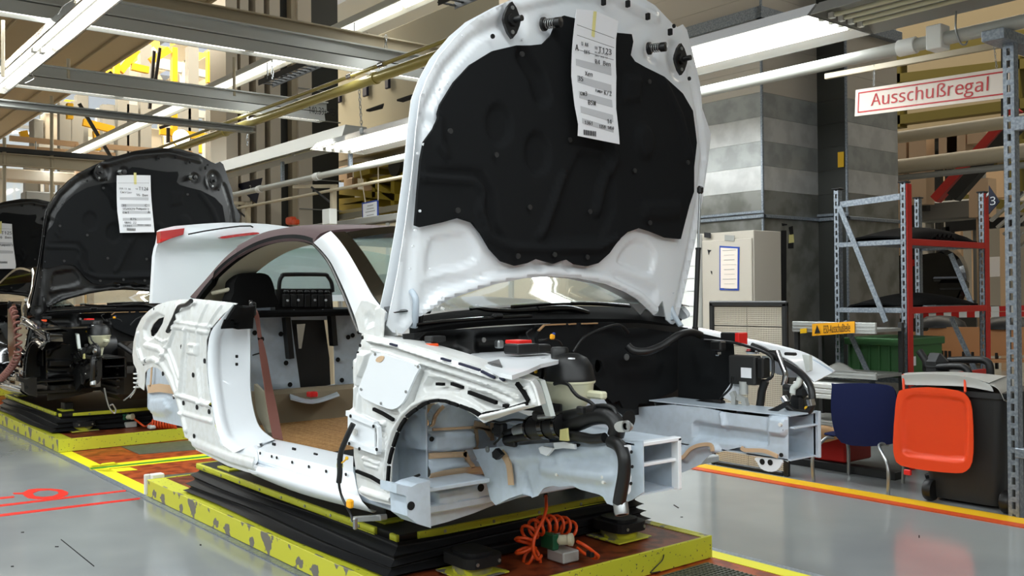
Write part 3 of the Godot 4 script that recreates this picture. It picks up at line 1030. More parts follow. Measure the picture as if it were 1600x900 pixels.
func build_background() -> void:
	var mb: MB
	var t: Node3D
	# towers of vertical cladding
	t = thing("clad_towers", Vector3(-13, 0, -6.2), "row of tall towers clad in cream and dark vertical panels", "tower")
	for s in [[v2([-5.282,4.454,-5.452,4.479]), 0.0, "cream_clad"], [v2([-5.442,4.478,-5.509,4.487]), 0.25, "dark_clad"], [v2([-5.5,4.486,-5.625,4.504]), 0.0, "cream_clad"], [v2([-5.615,4.503,-5.741,4.521]), 0.25, "dark_clad"], [v2([-5.732,4.52,-5.86,4.538]), 0.0, "cream_clad"], [v2([-5.85,4.537,-5.959,4.553]), 0.25, "dark_clad"], [v2([-5.949,4.551,-6.11,4.574]), 0.0, "cream_clad"], [v2([-6.099,4.573,-6.324,4.606]), 0.2, "dark_clad"], [v2([-6.314,4.604,-6.407,4.618]), 0.05, "beige_paint"], [v2([-6.396,4.616,-6.616,4.648]), 0.0, "cream_clad"], [v2([-6.616,4.648,-7.092,4.717]), 0.06, "dark_clad"]]:
		mb = MB.new()
		box2(mb, Vector3(-13.6, 0, s[0][0].x), Vector3(-13.0 - s[1], 6.5, s[0][1].x))
		part(t, "panel", mb, mats[s[2]])
	for y in [2.45, 2.9, 3.35, 3.8, 4.25]:
		for s in [v2([-6.396,4.616,-6.616,4.648]), v2([-6.616,4.648,-7.092,4.717])]:
			mb = MB.new()
			box2(mb, Vector3(-13.005, y, s[0].x), Vector3(-12.985, y + 0.015, s[1].x))
			part(t, "joint_strip", mb, mats.grey_paint)
	# yellow truss work in front of the glazing
	frame_of("yellow_truss", "bright yellow steel truss in front of the glazed end wall", "truss", mats.truss_yellow, [v3([-24,7.312,-5.257,-24,7.268,-9.872]), v3([-24,5.036,-5.246,-24,4.997,-9.856]), v3([-24,7.71,-8.449,-24,5.763,-8.436]), v3([-24,7.52,-9.325,-24,6.69,-9.319]), v3([-24,7.62,-7.891,-24,6.66,-7.884]), v3([-24,6.846,-6.966,-24,6.226,-6.992]), v3([-24,7.374,-7.347,-24,6.147,-6.374]), v3([-24,5.241,-6.514,-24,4.625,-6.51]), v3([-24,6.449,-5.253,-24,7.014,-7.575]), v3([-24,8.554,-9.537,-24,8.793,-9.032])], 0.30, 0.2)
	frame_of("yellow_press", "rounded yellow machine casing below the gallery deck", "machine", mats.truss_yellow, [v3([-23.5,5.609,-5.749,-23.5,5.333,-5.928]), v3([-23.5,5.697,-5.86,-23.5,5.325,-5.858]), v3([-23.5,5.01,-5.677,-23.5,4.909,-6.164])], 0.5, 0.4, "casing")
	frame_of("yellow_girder", "yellow steel girders crossing the bright bay nearer the towers", "girder", mats.truss_yellow, [v3([-18.6,6.04,-6.509,-18.6,-0.035,-6.469]), v3([-18.6,6.059,-7.214,-18.6,5.442,-7.209]), v3([-18.6,4.72,-4.594,-18.6,4.438,-4.593]), v3([-18.6,4.404,-4.824,-18.6,4.317,-5.368]), v3([-18.6,5.709,-6.052,-18.6,5.986,-6.409]), v3([-18.6,5.892,-5.8,-18.6,5.432,-5.491]), v3([-18.6,4.38,-6.226,-18.6,4.346,-7.439]), v3([-18.6,5.592,-5.422,-18.6,5.229,-5.42]), v3([-18.6,5.558,-5.691,-18.6,5.53,-6.014]), v3([-18.6,4.261,-5.048,-18.6,3.905,-5.068]), v3([-18.6,4.137,-3.815,-18.6,3.992,-3.855])], 0.13, 0.1, "girder", "", false)
	frame_of("pale_truss", "pale yellow diagonal braces in the bright bay at left", "truss", mats.headliner, [v3([-23,6.645,-7.452,-23,6.22,-7.706]), v3([-23,7.142,-8.204,-23,6.662,-8.675]), v3([-23,6.5,-8.641,-23,6.363,-8.801]), v3([-23,5.262,-5.966,-23,4.702,-6.24]), v3([-23,7.055,-7.635,-23,6.349,-6.963]), v3([-23,6.892,-8.094,-23,7.186,-8.487])], 0.25, 0.1, "brace")
	frame_of("steel_columns", "row of pale grey steel columns before the glazed wall", "column", mats.grey_paint, [v3([-20,3.821,-4.233,-20,1.975,-4.224]), v3([-20,5.003,-4.846,-20,1.986,-4.83]), v3([-20,5.028,-5.058,-20,1.99,-5.041]), v3([-20.6,5.287,-5.309,-20.6,2.017,-5.291]), v3([-20,5.033,-5.639,-20,2,-5.621]), v3([-20,6.047,-5.944,-20,2.006,-5.919]), v3([-20,6.379,-6.392,-20,2.014,-6.365]), v3([-20,6.467,-7.381,-20,2.032,-7.35]), v3([-20,6.467,-7.827,-20,2.04,-7.796]), v3([-20.6,5.16,-5.897,-20.6,2.028,-5.878]), v3([-20,5.089,-6.115,-20,2.009,-6.096]), v3([-20,5.149,-7.207,-20,2.029,-7.186])], 0.20, 0.22, "column_shaft")
	frame_of("white_pipes_frame", "white pipe gallery with level runs before the glazed wall", "pipework", mats.white_trim, [v3([-21.4,6.412,-7.173,-21.4,6.379,-7.747]), v3([-21,6.304,-7.56,-21,5.348,-7.553]), v3([-21,4.291,-4.588,-21,4.107,-8.469]), v3([-21,3.901,-4.586,-21,3.698,-8.466]), v3([-21,5.347,-6.354,-21,5.235,-8.477]), v3([-21.4,4.53,-5.169,-21.4,4.474,-6.469]), v3([-21,5.141,-5.766,-21,4.062,-5.759]), v3([-21,5.24,-6.622,-21,3.993,-6.614]), v3([-21,5.166,-7.199,-21,4.038,-7.191]), v3([-21,5.262,-8.06,-21,4.104,-8.052]), v3([-21,5.487,-4.595,-21,5.465,-6.759]), v3([-21,6.259,-6.764,-21,6.176,-8.185])], 0.16, 0.12, "pipe_run")
	frame_of("orange_rails", "pair of orange handrails along the far gallery", "railing", mats.sealer, [v3([-18,3.899,-3.483,-18,3.89,-4.58]), v3([-18,3.743,-3.335,-18,3.742,-4.452]), v3([-18,3.893,-4.993,-18,3.906,-6.629]), v3([-18,3.747,-4.774,-18,3.75,-5.215])], 0.09, 0.07, "rail")
	frame_of("red_pipes", "bundle of red pipes beside the striped towers", "pipes", mats.red_pipe, [v3([-16,5.359,-6.33,-16,0.006,-6.291]), v3([-16,5.361,-6.421,-16,0.001,-6.382]), v3([-16,5.353,-6.513,-16,-0.003,-6.474])], 0.045, 0.045, "pipe_run", "", false)
	frame_of("tan_pipes", "bundle of tan pipes between the red ones", "pipes", mats.sealer, [v3([-16,5.366,-6.375,-16,0.092,-6.337]), v3([-16,5.368,-6.467,-16,0.088,-6.429])], 0.03, 0.03, "pipe_run", "", false)
	frame_of("dark_rods", "dark slanting rods before the bright bay", "rod", mats.bin_grey, [v3([-17,4.431,-4.35,-17,3.525,-4.882]), v3([-17,5.039,-4.838,-17,4.881,-4.975]), v3([-17,5.58,-5.7,-17,4.597,-5.56]), v3([-17,5.508,-5.599,-17,4.479,-5.515]), v3([-17,4.159,-5.691,-17,4.337,-6.079]), v3([-17,4.174,-5.837,-17,0.021,-5.81])], 0.05, 0.05, "rod", "", false)
	frame_of("slanted_beam", "beige slanted conveyor beam rising through the bright bay", "beam", mats.beige_paint, [v3([-22,5.915,-7.516,-22,6.689,-8.577]), v3([-22,6.327,-7.085,-22,7.044,-8.119])], 0.4, 0.3)
	# solid pale cabinets and panels at middle height
	for s in [[v3([-21.5,4.933,-6.986,-21.5,4.299,-7.25]), "pale cabinet on the far gallery", mats.cream_clad], [v3([-21.5,4.887,-4.603,-21.5,4.042,-4.806]), "grey cladding panel left of the far columns", mats.grey_paint], [v3([-21.5,5.045,-4.824,-21.5,4.065,-5.09]), "cream cladding panel left of the far columns", mats.cream_clad], [v3([-19,3.508,-3.519,-19,3.302,-4.921]), "cream wall panel behind the third car", mats.cream_clad], [v3([-18.5,3.069,-3.83,-18.5,2.846,-4.354]), "grey machine casing above the third car", mats.grey_paint]]:
		standing_box("background_cabinet", s[1], "cabinet", s[2], s[0][0], s[0][1], true)
	mb = MB.new()
	box2(mb, Vector3(-24.5, 0, -9.5), Vector3(-24.2, 2.6, 0.5))
	single("low_partition", mb, mats.cream_clad, "low cream partition closing the far end of the aisle", "partition")
	for s in [[v3([-16,3.856,-5.719]), "round work lamp glowing on the far gallery, right one", 0.14], [v3([-16,3.655,-5.524]), "round work lamp glowing on the far gallery, left one", 0.1]]:
		mb = MB.new()
		lathe(mb, v2([0.0, -0.02, s[2], 0.0, s[2], 0.05, 0.0, 0.05]), along(s[0][0], Vector3(-1, 0, 0)), 16)
		single("work_lamp", mb, mats.tube_far, s[1], "lamp", "work lamps")
	# conveyor housing between the cars and the towers
	t = thing("conveyor_housing", Vector3(-11, 0, -5.8), "grey beige conveyor housing behind the fabric roof", "conveyor")
	mb = MB.new()
	box2(mb, Vector3(-12.9, 0, -6.2), Vector3(-6.2, 1.98, -5.6), 0.02)
	part(t, "casing", mb, mats.beige_paint)
	mb = MB.new()
	box2(mb, Vector3(-12.9, 1.98, -6.25), Vector3(-6.2, 2.06, -5.55), 0.01)
	part(t, "top_rail", mb, mats.grey_paint)
	for k in 6:
		mb = MB.new()
		box2(mb, Vector3(-12.5 + k * 1.1, 0.2, -5.6), Vector3(-12.44 + k * 1.1, 1.97, -5.58))
		part(t, "panel_seam", mb, mats.grey_paint)
	mb = MB.new()
	box(mb, Vector3(-11.518,2.144,-5.55), Vector3(0.16, 0.10, 0.10), 0.02)
	box(mb, Vector3(-11.388,2.119,-5.55), Vector3(0.10, 0.07, 0.08), 0.015)
	single("power_tool", mb, mats.hose_orange, "small orange power tool resting above the fabric roof", "tool")
	# yellow machine right of the towers
	t = frame_of("yellow_machine", "olive yellow machine frame beyond the white pipe", "machine", mats.machine_yellow, [v3([-13.987,2.889,-7.6,-11.509,2.534,-7.6]), v3([-13.993,2.552,-7.6,-12.574,2.564,-7.6]), v3([-12.569,2.888,-7.6,-11.504,2.876,-7.6]), v3([-12.457,2.877,-7.6,-12.461,2.633,-7.6]), v3([-11.916,2.824,-7.6,-11.925,2.256,-7.6]), v3([-12.317,2.427,-7.6,-12.32,2.185,-7.6]), v3([-13.966,2.866,-7.6,-13.974,2.392,-7.6]), v3([-12.569,2.888,-7.6,-11.92,2.587,-7.6]), v3([-13.147,3.177,-7.6,-11.67,3.08,-7.6]), v3([-13.991,2.678,-7.6,-12.764,2.619,-7.6]), v3([-13.05,3.036,-7.6,-12.567,3.055,-7.6])], 0.10, 0.5)
	for s in [v3([-13.483,3.022,-7.5,-13.179,2.81,-7.5]), v3([-12.88,2.882,-7.5,-12.462,2.744,-7.5]), v3([-13.69,3.229,-7.5,-13.339,2.987,-7.5]), v3([-12.049,2.26,-7.5,-11.53,2.161,-7.5])]:
		mb = MB.new()
		box2(mb, s[0], s[1] + Vector3(0, 0, 0.1), 0.02)
		part(t, "housing", mb, mats.sealer)
	mb = MB.new()
	lathe(mb, v2([0.0, 0.0, 0.16, 0.0, 0.16, 0.2, 0.0, 0.2]), along(Vector3(-11.79,3.039,-7.5), Vector3.BACK), 18)
	part(t, "motor", mb, mats.bin_grey)
	mb = MB.new()
	bar(mb, Vector3(-13.258,2.378,-7.2), Vector3(-10.905,2.409,-7.2), 0.08, 0.08)
	part(t, "guard_rail", mb, mats.headliner)
	# ducts in the upper middle
	t = thing("vent_housing", Vector3(-10.5, 3.2, -8), "beige ventilation housing with dark louvres in the upper middle", "ventilation")
	mb = MB.new()
	box2(mb, Vector3(-16, 3.55, -9.5), Vector3(-9.5, 5.4, -8.0), 0.02)
	part(t, "casing", mb, mats.headliner)
	mb = MB.new()
	box2(mb, Vector3(-16, 3.30, -9.5), Vector3(-8.2, 3.5, -7.4), 0.02)
	part(t, "lower_tray", mb, mats.beige_paint)
	for s in [v3([-13.765,4.696,-7.97,-13.623,4.439,-7.97]), v3([-13.057,4.63,-7.97,-12.943,4.446,-7.97]), v3([-14.641,4.666,-7.97,-14.53,4.482,-7.97])]:
		mb = MB.new()
		box2(mb, s[0], s[1] + Vector3(0, 0, 0.05), 0.01)
		part(t, "latch", mb, mats.navy)
	for s in [v3([-9.582,3.295,-5.562,-9.145,3.295,-5.538,-9.341,3.295,-5.639,-9.59,3.295,-5.617]), v3([-8.883,3.295,-5.542,-8.481,3.295,-5.53,-8.582,3.295,-5.612,-8.9,3.295,-5.635])]:
		mb = MB.new()
		var pp := PackedVector2Array()
		for p in s:
			pp.append(Vector2(p.x, p.z))
		ext(mb, pp, fy(3.29), 0.02)
		part(t, "louvre", mb, mats.hole)
	# notices and flags
	t = thing("notice_board", Vector3(-9.552,1.979,-5.6), "small white notice in a blue frame hanging above the roof", "notice")
	mb = MB.new()
	ext(mb, v2([-9.753,2.239,-9.391,2.246,-9.388,1.983,-9.742,1.983]), fz(-5.6), 0.01)
	part(t, "frame", mb, mats.blue_frame)
	mb = MB.new()
	ext(mb, v2([-9.724,2.221,-9.412,2.229,-9.409,1.999,-9.72,2.001]), fz(-5.594), 0.004)
	part(t, "sheet", mb, mats.paper)
	mb = MB.new()
	for s in [v2([-9.619,2.19,-9.488,2.195]), v2([-9.634,2.154,-9.475,2.157]), v2([-9.664,2.119,-9.447,2.126]), v2([-9.635,2.08,-9.476,2.084])]:
		ribbon(mb, s, 0.008, fz(-5.590), 0.002)
	part(t, "print", mb, mats.grey_paint).set_meta("kind", "stuff")
	for s in [v3([-9.679,2.233,-5.6,-9.806,2.657,-5.6]), v3([-9.391,2.239,-5.6,-9.383,2.698,-5.6])]:
		mb = MB.new()
		rod(mb, s[0], s[1], 0.008, 6)
		part(t, "hanger", mb, mats.beige_paint)
	for q in [[v2([-13.192,2.776,-12.292,2.782,-12.4,2.598,-12.487,2.446,-12.53,2.458]), -5.5, Vector3(-12.653,2.665,-5.48), "navy blue triangular pennant with a white figure hanging below the pipe"], [v2([-3.132,1.893,-3.059,1.773,-3.135,1.689]), -6.87, Vector3(-3.098,1.78,-6.85), "navy blue triangular pennant with a white figure by the rack"]]:
		t = thing("pennant", q[2], q[3], "pennant", "blue pennants")
		mb = MB.new()
		ext(mb, q[0], fz(q[1]), 0.01)
		part(t, "cloth", mb, mats.navy)
		if q[1] < -6.0:
			mb = MB.new()
			bar(mb, Vector3(-3.17, 1.80, -6.87), Vector3(-3.115,1.86,-6.87), 0.008, 0.012)
			part(t, "holder", mb, mats.steel)
		lettering(t, "figure", "3", q[2], Vector3.RIGHT, Vector3.UP, 0.10 if q[1] > -6.0 else 0.06, mats.paper, "Droid Sans")
	# ---- right background, beyond the rack
	for q in [[v3([-5.048,2.691,-9,-3.567,2.686,-9]), 0.06, mats.beige_paint, "upper beige pipe beyond the rack"], [v3([-5.052,2.395,-9,-3.57,2.402,-9]), 0.075, mats.beige_paint, "lower thick beige pipe beyond the rack"], [v3([-5.053,2.285,-9,-3.572,2.277,-9]), 0.03, mats.grey_paint, "thin grey pipe beneath the thick beige one"]]:
		mb = MB.new()
		rod(mb, q[0][0], q[0][1], q[1], 14)
		single("beige_pipe", mb, q[2], q[3], "pipe", "pipes beyond the rack")
	mb = MB.new()
	bar(mb, Vector3(-4.264,2.98,-10), Vector3(-5.125,2.133,-10), 0.12, 0.09)
	single("red_conveyor_arm", mb, mats.red_paint, "red slanted conveyor arm beyond the rack", "conveyor")
	mb = MB.new()
	bar(mb, Vector3(-4.162,2.857,-9.9), Vector3(-4.879,2.134,-9.9), 0.12, 0.12)
	single("black_conveyor_arm", mb, mats.black, "black slanted conveyor arm beyond the rack", "conveyor")
	frame_of("machine_gallery", "gallery of yellow and cream machine frames far beyond the rack", "machine", mats.machine_olive, [v3([-7.277,4.55,-13,-4.691,4.431,-13]), v3([-7.281,4.224,-13,-4.696,4.033,-13]), v3([-7.289,3.619,-13,-4.702,3.555,-13]), v3([-7.253,2.543,-13,-6.586,2.619,-13]), v3([-7.179,4.438,-13,-7.191,3.512,-13]), v3([-5.535,4.201,-13,-5.557,2.437,-13]), v3([-5.921,3.029,-13,-5.924,2.797,-13]), v3([-6.961,2.563,-13,-5.166,2.155,-13]), v3([-7.244,3.221,-13,-5.156,3.016,-13])], 0.13, 0.2)
	frame_of("machine_posts", "cream and grey posts of the machine gallery beyond the rack", "post", mats.sealer, [v3([-6.147,3.055,-11.17,-6.151,2.698,-11.17]), v3([-5.519,3.047,-11.17,-5.524,2.613,-11.17]), v3([-5.179,3.074,-11.17,-5.182,2.851,-11.17]), v3([-5.891,3.06,-11.17,-5.902,2.2,-11.17]), v3([-5.42,3.01,-11.17,-5.424,2.617,-11.17]), v3([-5.165,2.439,-11.17,-5.171,1.994,-11.17])], 0.22, 0.2, "post")
	frame_of("dark_posts", "dark steel posts beyond the rack", "post", mats.bin_grey, [v3([-6.126,3.076,-11.41,-6.138,2.151,-11.41]), v3([-5.993,3.081,-11.41,-6.004,2.141,-11.41]), v3([-4.962,4.072,-11.41,-4.975,3.032,-11.41]), v3([-6.401,3.031,-11.41,-5.084,3.048,-11.41]), v3([-5.707,1.924,-11.41,-4.811,1.943,-11.41])], 0.12, 0.1, "post")
	for q in [[v3([-7.861,2.905,-14,-6.806,2.42,-14]), "cream machine panel beyond the rack, left", mats.sealer], [v3([-6.799,2.941,-14,-6.161,2.46,-14]), "cream machine panel beyond the rack, right", mats.sealer], [v3([-8.22,5.592,-14.5,-5.254,3.034,-14.5]), "dark beige machine casing high beyond the sign", mats.ribbed_beige], [v3([-6.202,2.258,-11.5,-5.361,2.021,-11.5]), "grey conveyor bed behind the rack top", mats.grey_paint], [v3([-6.329,3.168,-12,-5.948,2.969,-12]), "dark machine cabinet between the beige pipes", mats.black], [v3([-9.114,2.592,-16,-5.826,0.876,-16]), "grey brown machinery wall behind the distant car", mats.concrete], [v3([-5.781,3.167,-12,-5.543,2.974,-12]), "green grey cabinet between the beige pipes", mats.grey_paint]]:
		standing_box("machine_cabinet", q[1], "machine", q[2], q[0][0], q[0][1], false)
	for k in 5:
		mb = MB.new()
		var a := Vector3(-4.772,1.902,-10.5).lerp(Vector3(-4.432,1.508,-10.5), k / 5.0)
		bar(mb, a, a + Vector3(0.35, 0.28, 0), 0.05, 0.03)
		single("shiny_strut", mb, mats.chrome, ["first", "second", "third", "fourth", "fifth"][k] + " bright slanted strut from the left behind the slotted post", "strut", "bright struts")
	mb = MB.new()
	ext(mb, v2([-4.227,1.464,-4.102,1.466,-4.105,1.279,-4.224,1.275]), fz(-9.2), 0.01)
	single("wall_notice", mb, mats.sign_white, "pale notice sheet hanging beyond the rack", "notice")

# ---------------------------------------------------------------- pallets with bellows lifts
func bellows(mb: MB, x0: float, x1: float, z0: float, z1: float, y0: float, y1: float, folds: int, amp: float, wob: float) -> void:
	# closed ring of sections, folding in and out with height
	var per := 9
	var rows := []
	var steps := folds * per
	for s in steps + 1:
		var t := float(s) / steps
		var ph := t * folds
		var f := absf(fmod(ph, 1.0) - 0.5) * 2.0        # 1 at the ridge, 0 at the valley
		var off := amp * (pow(f, 1.5) - 0.5)
		var row := PackedVector3Array()
		var y := lerpf(y0, y1, t)
		var n := 12
		var sk := 1.0 - t
		var cs := [Vector2(x0 + 0.02 * sk, z0 - 0.02 * sk), Vector2(x1 + 0.03 * sk, z0 - 0.02 * sk), Vector2(x1 + 0.03 * sk, z1 + 0.065 * sk), Vector2(x0 + 0.02 * sk, z1 + 0.065 * sk)]
		var dn := [Vector2(0, -1), Vector2(1, 0), Vector2(0, 1), Vector2(-1, 0)]
		for k in 4:
			for i in n:
				var u := float(i) / n
				var p: Vector2 = cs[k].lerp(cs[(k + 1) % 4], u)
				var d: Vector2 = dn[k]
				if i == 0:
					d = (dn[k] + dn[(k + 3) % 4])
				p += d * (off + wob * sin(u * 9.0 + k * 2.1 + ph * 1.7))
				row.append(Vector3(p.x, y + wob * 1.2 * sin(u * 7.0 + k + s * 0.2), p.y))
		row.append(row[0])
		rows.append(row)
	for s in steps:
		for i in rows[0].size() - 1:
			var c := Vector3((x0 + x1) * 0.5, rows[s][i].y, (z0 + z1) * 0.5)
			mb.quad_auto(rows[s][i], rows[s][i + 1], rows[s + 1][i + 1], rows[s + 1][i], c)

func make_pallet(sx: float, label: String) -> Node3D:
	var P := Vector3(sx, 0, 0)
	var t := thing("pallet_platform", Vector3(-4.13 + sx, 0.004, -2.52), label, "platform", "pallets on the line")
	var x0 := -5.6 + sx
	var x1 := -2.67 + sx
	var z0 := -3.24
	var z1 := -1.79
	var mb := MB.new()
	box2(mb, Vector3(x0 + 0.005, 0.004, z0 + 0.005), Vector3(x1 - 0.005, 0.098, z1 - 0.005))
	part(t, "top_plate", mb, mats.deck_dark)
	mb = MB.new()
	box2(mb, Vector3(x0, 0.008, z1 - 0.012), Vector3(x1, 0.102, z1), 0.002)
	part(t, "side_edge", mb, mats.yellow_worn)
	mb = MB.new()
	box2(mb, Vector3(x0, 0.098, z1 - 0.10), Vector3(x1, 0.101, z1 - 0.012))
	part(t, "top_stripe", mb, mats.yellow_chip)
	mb = MB.new()
	box2(mb, Vector3(x0, 0.008, z0), Vector3(x1, 0.102, z0 + 0.012), 0.002)
	box2(mb, Vector3(x0, 0.098, z0), Vector3(x1, 0.101, z0 + 0.05))
	part(t, "side_edge", mb, mats.yellow_worn)
	mb = MB.new()
	box2(mb, Vector3(x1 - 0.012, 0.008, z0), Vector3(x1 + 0.001, 0.103, z1), 0.002)
	part(t, "front_edge", mb, mats.yellow_chip)
	mb = MB.new()
	box2(mb, Vector3(x0 - 0.001, 0.008, z0), Vector3(x0 + 0.012, 0.103, z1), 0.002)
	part(t, "rear_edge", mb, mats.yellow_chip)
	mb = MB.new()
	box2(mb, Vector3(x0 - 0.06, 0.006, z1 - 0.10), Vector3(x0 - 0.002, 0.125, z1 - 0.03), 0.004)
	box2(mb, Vector3(x0 - 0.06, 0.006, z1 - 0.03), Vector3(x0 - 0.04, 0.125, z1 + 0.002), 0.004)
	part(t, "corner_block", mb, mats.white_trim)
	if sx == 0.0:
		mb = MB.new()
		tube(mb, spline(v3([-2.666, 0.075, -2.93, -2.65, 0.06, -2.9, -2.66, 0.03, -2.86, -2.665, 0.016, -2.85, -2.66, 0.014, -2.9])), 0.0025, 6)
		part(t, "cable_loop", mb, mats.bin_grey)
	return t

func make_lift(sx: float, label: String) -> Node3D:
	var t := thing("scissor_lift", Vector3(-4.1 + sx, 0.1, -2.55), label, "lift", "bellows lifts under the cars")
	var x0 := -5.12 + sx
	var x1 := -3.06 + sx
	var z0 := -3.19
	var z1 := -1.9
	var mb := MB.new()
	bellows(mb, x0, x1, z0, z1, 0.112, 0.225, 3, 0.03, 0.004)
	part(t, "bellows", mb, mats.rubber)
	mb = MB.new()
	box2(mb, Vector3(x0 + 0.01, 0.2, z0 + 0.01), Vector3(x1 - 0.01, 0.246, z1 - 0.01), 0.004)
	part(t, "lift_table", mb, mats.black)
	for s in [[Vector3(x0 + 0.0, 0.218, z1 - 0.012), Vector3(x1 - 0.17, 0.248, z1 + 0.004)], [Vector3(x1 - 0.06, 0.218, z1 - 0.012), Vector3(x1 - 0.01, 0.248, z1 + 0.004)], [Vector3(x1 - 0.012, 0.218, z0 + 0.0), Vector3(x1 + 0.004, 0.248, z1 - 0.09)], [Vector3(x0 - 0.004, 0.218, z0), Vector3(x0 + 0.012, 0.248, z1)]]:
		var m2 := MB.new()
		box2(m2, s[0], s[1], 0.003)
		var st := part(t, "edge_strip", m2, mats.yellow_chip)
		var m3 := MB.new()
		var d: Vector3 = s[1] - s[0]
		var n := int(maxf(d.x, d.z) / 0.22)
		for k in n:
			var u := (k + 0.5) / n
			if d.x > d.z:
				disc(m3, Vector3(lerpf(s[0].x, s[1].x, u), 0.233, s[1].z), Vector3.BACK, 0.007, 0.003, 6)
			elif s[1].x > -4.0 + sx:
				disc(m3, Vector3(s[1].x, 0.233, lerpf(s[0].z, s[1].z, u)), Vector3.RIGHT, 0.007, 0.003, 6)
		if m3.v.size() > 0:
			part(st, "screw", m3, mats.steel)
	for q in [Vector3(x0 + 0.25, 0.25, z1 - 0.1), Vector3(x1 - 0.3, 0.25, z1 - 0.12), Vector3(x0 + 0.25, 0.25, z0 + 0.1), Vector3(x1 - 0.3, 0.25, z0 + 0.12)]:
		var m4 := MB.new()
		box(m4, q + Vector3(0, 0.03, 0), Vector3(0.12, 0.06, 0.07), 0.006)
		part(t, "support_block", m4, mats.black)
		m4 = MB.new()
		box(m4, q + Vector3(0.03, 0.0, 0.02), Vector3(0.16, 0.01, 0.09), 0.002)
		part(t, "block_base", m4, mats.yellow_chip)
	return t

func make_buffer(c: Vector3, label: String) -> void:
	var t := thing("rubber_buffer", c, label, "buffer", "rubber buffers on the pallets")
	var mb := MB.new()
	box(mb, c + Vector3(0, 0.003, 0), Vector3(0.20, 0.006, 0.20), 0.001)
	part(t, "base_plate", mb, mats.yellow_worn)
	mb = MB.new()
	lathe(mb, v2([0.0, 0.0, 0.075, 0.0, 0.078, 0.01, 0.078, 0.028, 0.06, 0.034, 0.0, 0.034]), Transform3D(Basis(), c + Vector3(0, 0.005, 0)), 24)
	part(t, "yellow_ring", mb, mats.yellow_worn)
	mb = MB.new()
	var cap := rrect(Vector2.ZERO, 0.2, 0.17, 0.045)
	ext(mb, cap, Transform3D(Basis(Vector3.RIGHT, Vector3.BACK, Vector3.UP), c + Vector3(0, 0.056, 0)), 0.038)
	ext(mb, rrect(Vector2.ZERO, 0.15, 0.12, 0.04), Transform3D(Basis(Vector3.RIGHT, Vector3.BACK, Vector3.UP), c + Vector3(0, 0.08, 0)), 0.014)
	part(t, "rubber_cap", mb, mats.rubber)
	mb = MB.new()
	for k in [-0.05, 0.05]:
		disc(mb, c + Vector3(0.1, 0.055, k), Vector3.RIGHT, 0.007, 0.004, 8)
	part(t, "screw", mb, mats.steel)

func build_pallets() -> void:
	make_pallet(0.0, "yellow-edged orange pallet platform under the white car body")
	make_pallet(-4.95, "yellow-edged pallet platform under the black car behind")
	make_lift(0.0, "black bellows lift with yellow strips under the white car body")
	make_pallet(-9.9, "yellow-edged pallet platform under the third car at the left edge")
	make_lift(-9.9, "black bellows lift under the third car at the left edge")
	make_lift(-4.95, "black bellows lift with yellow strips under the black car")
	make_buffer(Vector3(-2.907,0.104,-2.131), "black rubber buffer on worn yellow base at the bottom edge")
	make_buffer(Vector3(-2.915,0.104,-2.921), "black rubber buffer on yellow ring beneath the near bonnet beam")
	make_buffer(Vector3(-8.039,0.104,-2.066), "small yellow-ringed rubber buffer beneath the black car")

# ---------------------------------------------------------------- car bodies
func ribbon(mb: MB, p: PackedVector2Array, w: float, xf: Transform3D, th: float) -> void:
	var l := PackedVector2Array()
	var r := PackedVector2Array()
	var c := p.size()
	for i in c:
		var d := (p[mini(i + 1, c - 1)] - p[maxi(i - 1, 0)]).normalized()
		var n := Vector2(-d.y, d.x) * w * 0.5
		l.append(p[i] + n)
		r.append(p[i] - n)
	for i in c - 1:
		var q := [l[i], l[i + 1], r[i + 1], r[i]]
		for s in [0.5, -0.5]:
			var t := []
			for e in q:
				t.append(xf * Vector3(e.x, e.y, th * s))
			mb.quad(t[0], t[1], t[2], t[3], xf.basis.z * signf(s))
		for e in [[l[i], l[i + 1], r[i]], [r[i], r[i + 1], l[i]]]:
			var away: Vector3 = xf * Vector3(e[2].x, e[2].y, 0)
			mb.quad_auto(xf * Vector3(e[0].x, e[0].y, th * 0.5), xf * Vector3(e[1].x, e[1].y, th * 0.5), xf * Vector3(e[1].x, e[1].y, -th * 0.5), xf * Vector3(e[0].x, e[0].y, -th * 0.5), away)
	for e in [[l[0], r[0], p[1]], [l[c - 1], r[c - 1], p[c - 2]]]:
		var away: Vector3 = xf * Vector3(e[2].x, e[2].y, 0)
		mb.quad_auto(xf * Vector3(e[0].x, e[0].y, th * 0.5), xf * Vector3(e[1].x, e[1].y, th * 0.5), xf * Vector3(e[1].x, e[1].y, -th * 0.5), xf * Vector3(e[0].x, e[0].y, -th * 0.5), away)

func ribbon_poly(p: PackedVector2Array, w: float) -> PackedVector2Array:
	var c := p.size()
	var l := PackedVector2Array()
	var r := PackedVector2Array()
	for i in c:
		var d := (p[mini(i + 1, c - 1)] - p[maxi(i - 1, 0)]).normalized()
		l.append(p[i] + Vector2(-d.y, d.x) * w * 0.5)
		r.append(p[i] - Vector2(-d.y, d.x) * w * 0.5)
	r.reverse()
	l.append_array(r)
	return l

func plugs(parent: Node3D, called: String, pts: PackedVector3Array, dir: Vector3, r: float, m: Material, th := 0.003) -> void:
	for p in pts:
		var mb := MB.new()
		disc(mb, p, dir, r, th, 12)
		part(parent, called, mb, m)

func mirror(p: PackedVector3Array) -> PackedVector3Array:      # to the other side of the car
	var o := PackedVector3Array()
	for q in p:
		o.append(Vector3(q.x, q.y, -5.1 - q.z))
	return o

func wire(parent: Node3D, called: String, pts: PackedVector3Array, r: float, m: Material, per := 5) -> void:
	var mb := MB.new()
	tube(mb, spline(pts, per), r, 8)
	part(parent, called, mb, m)

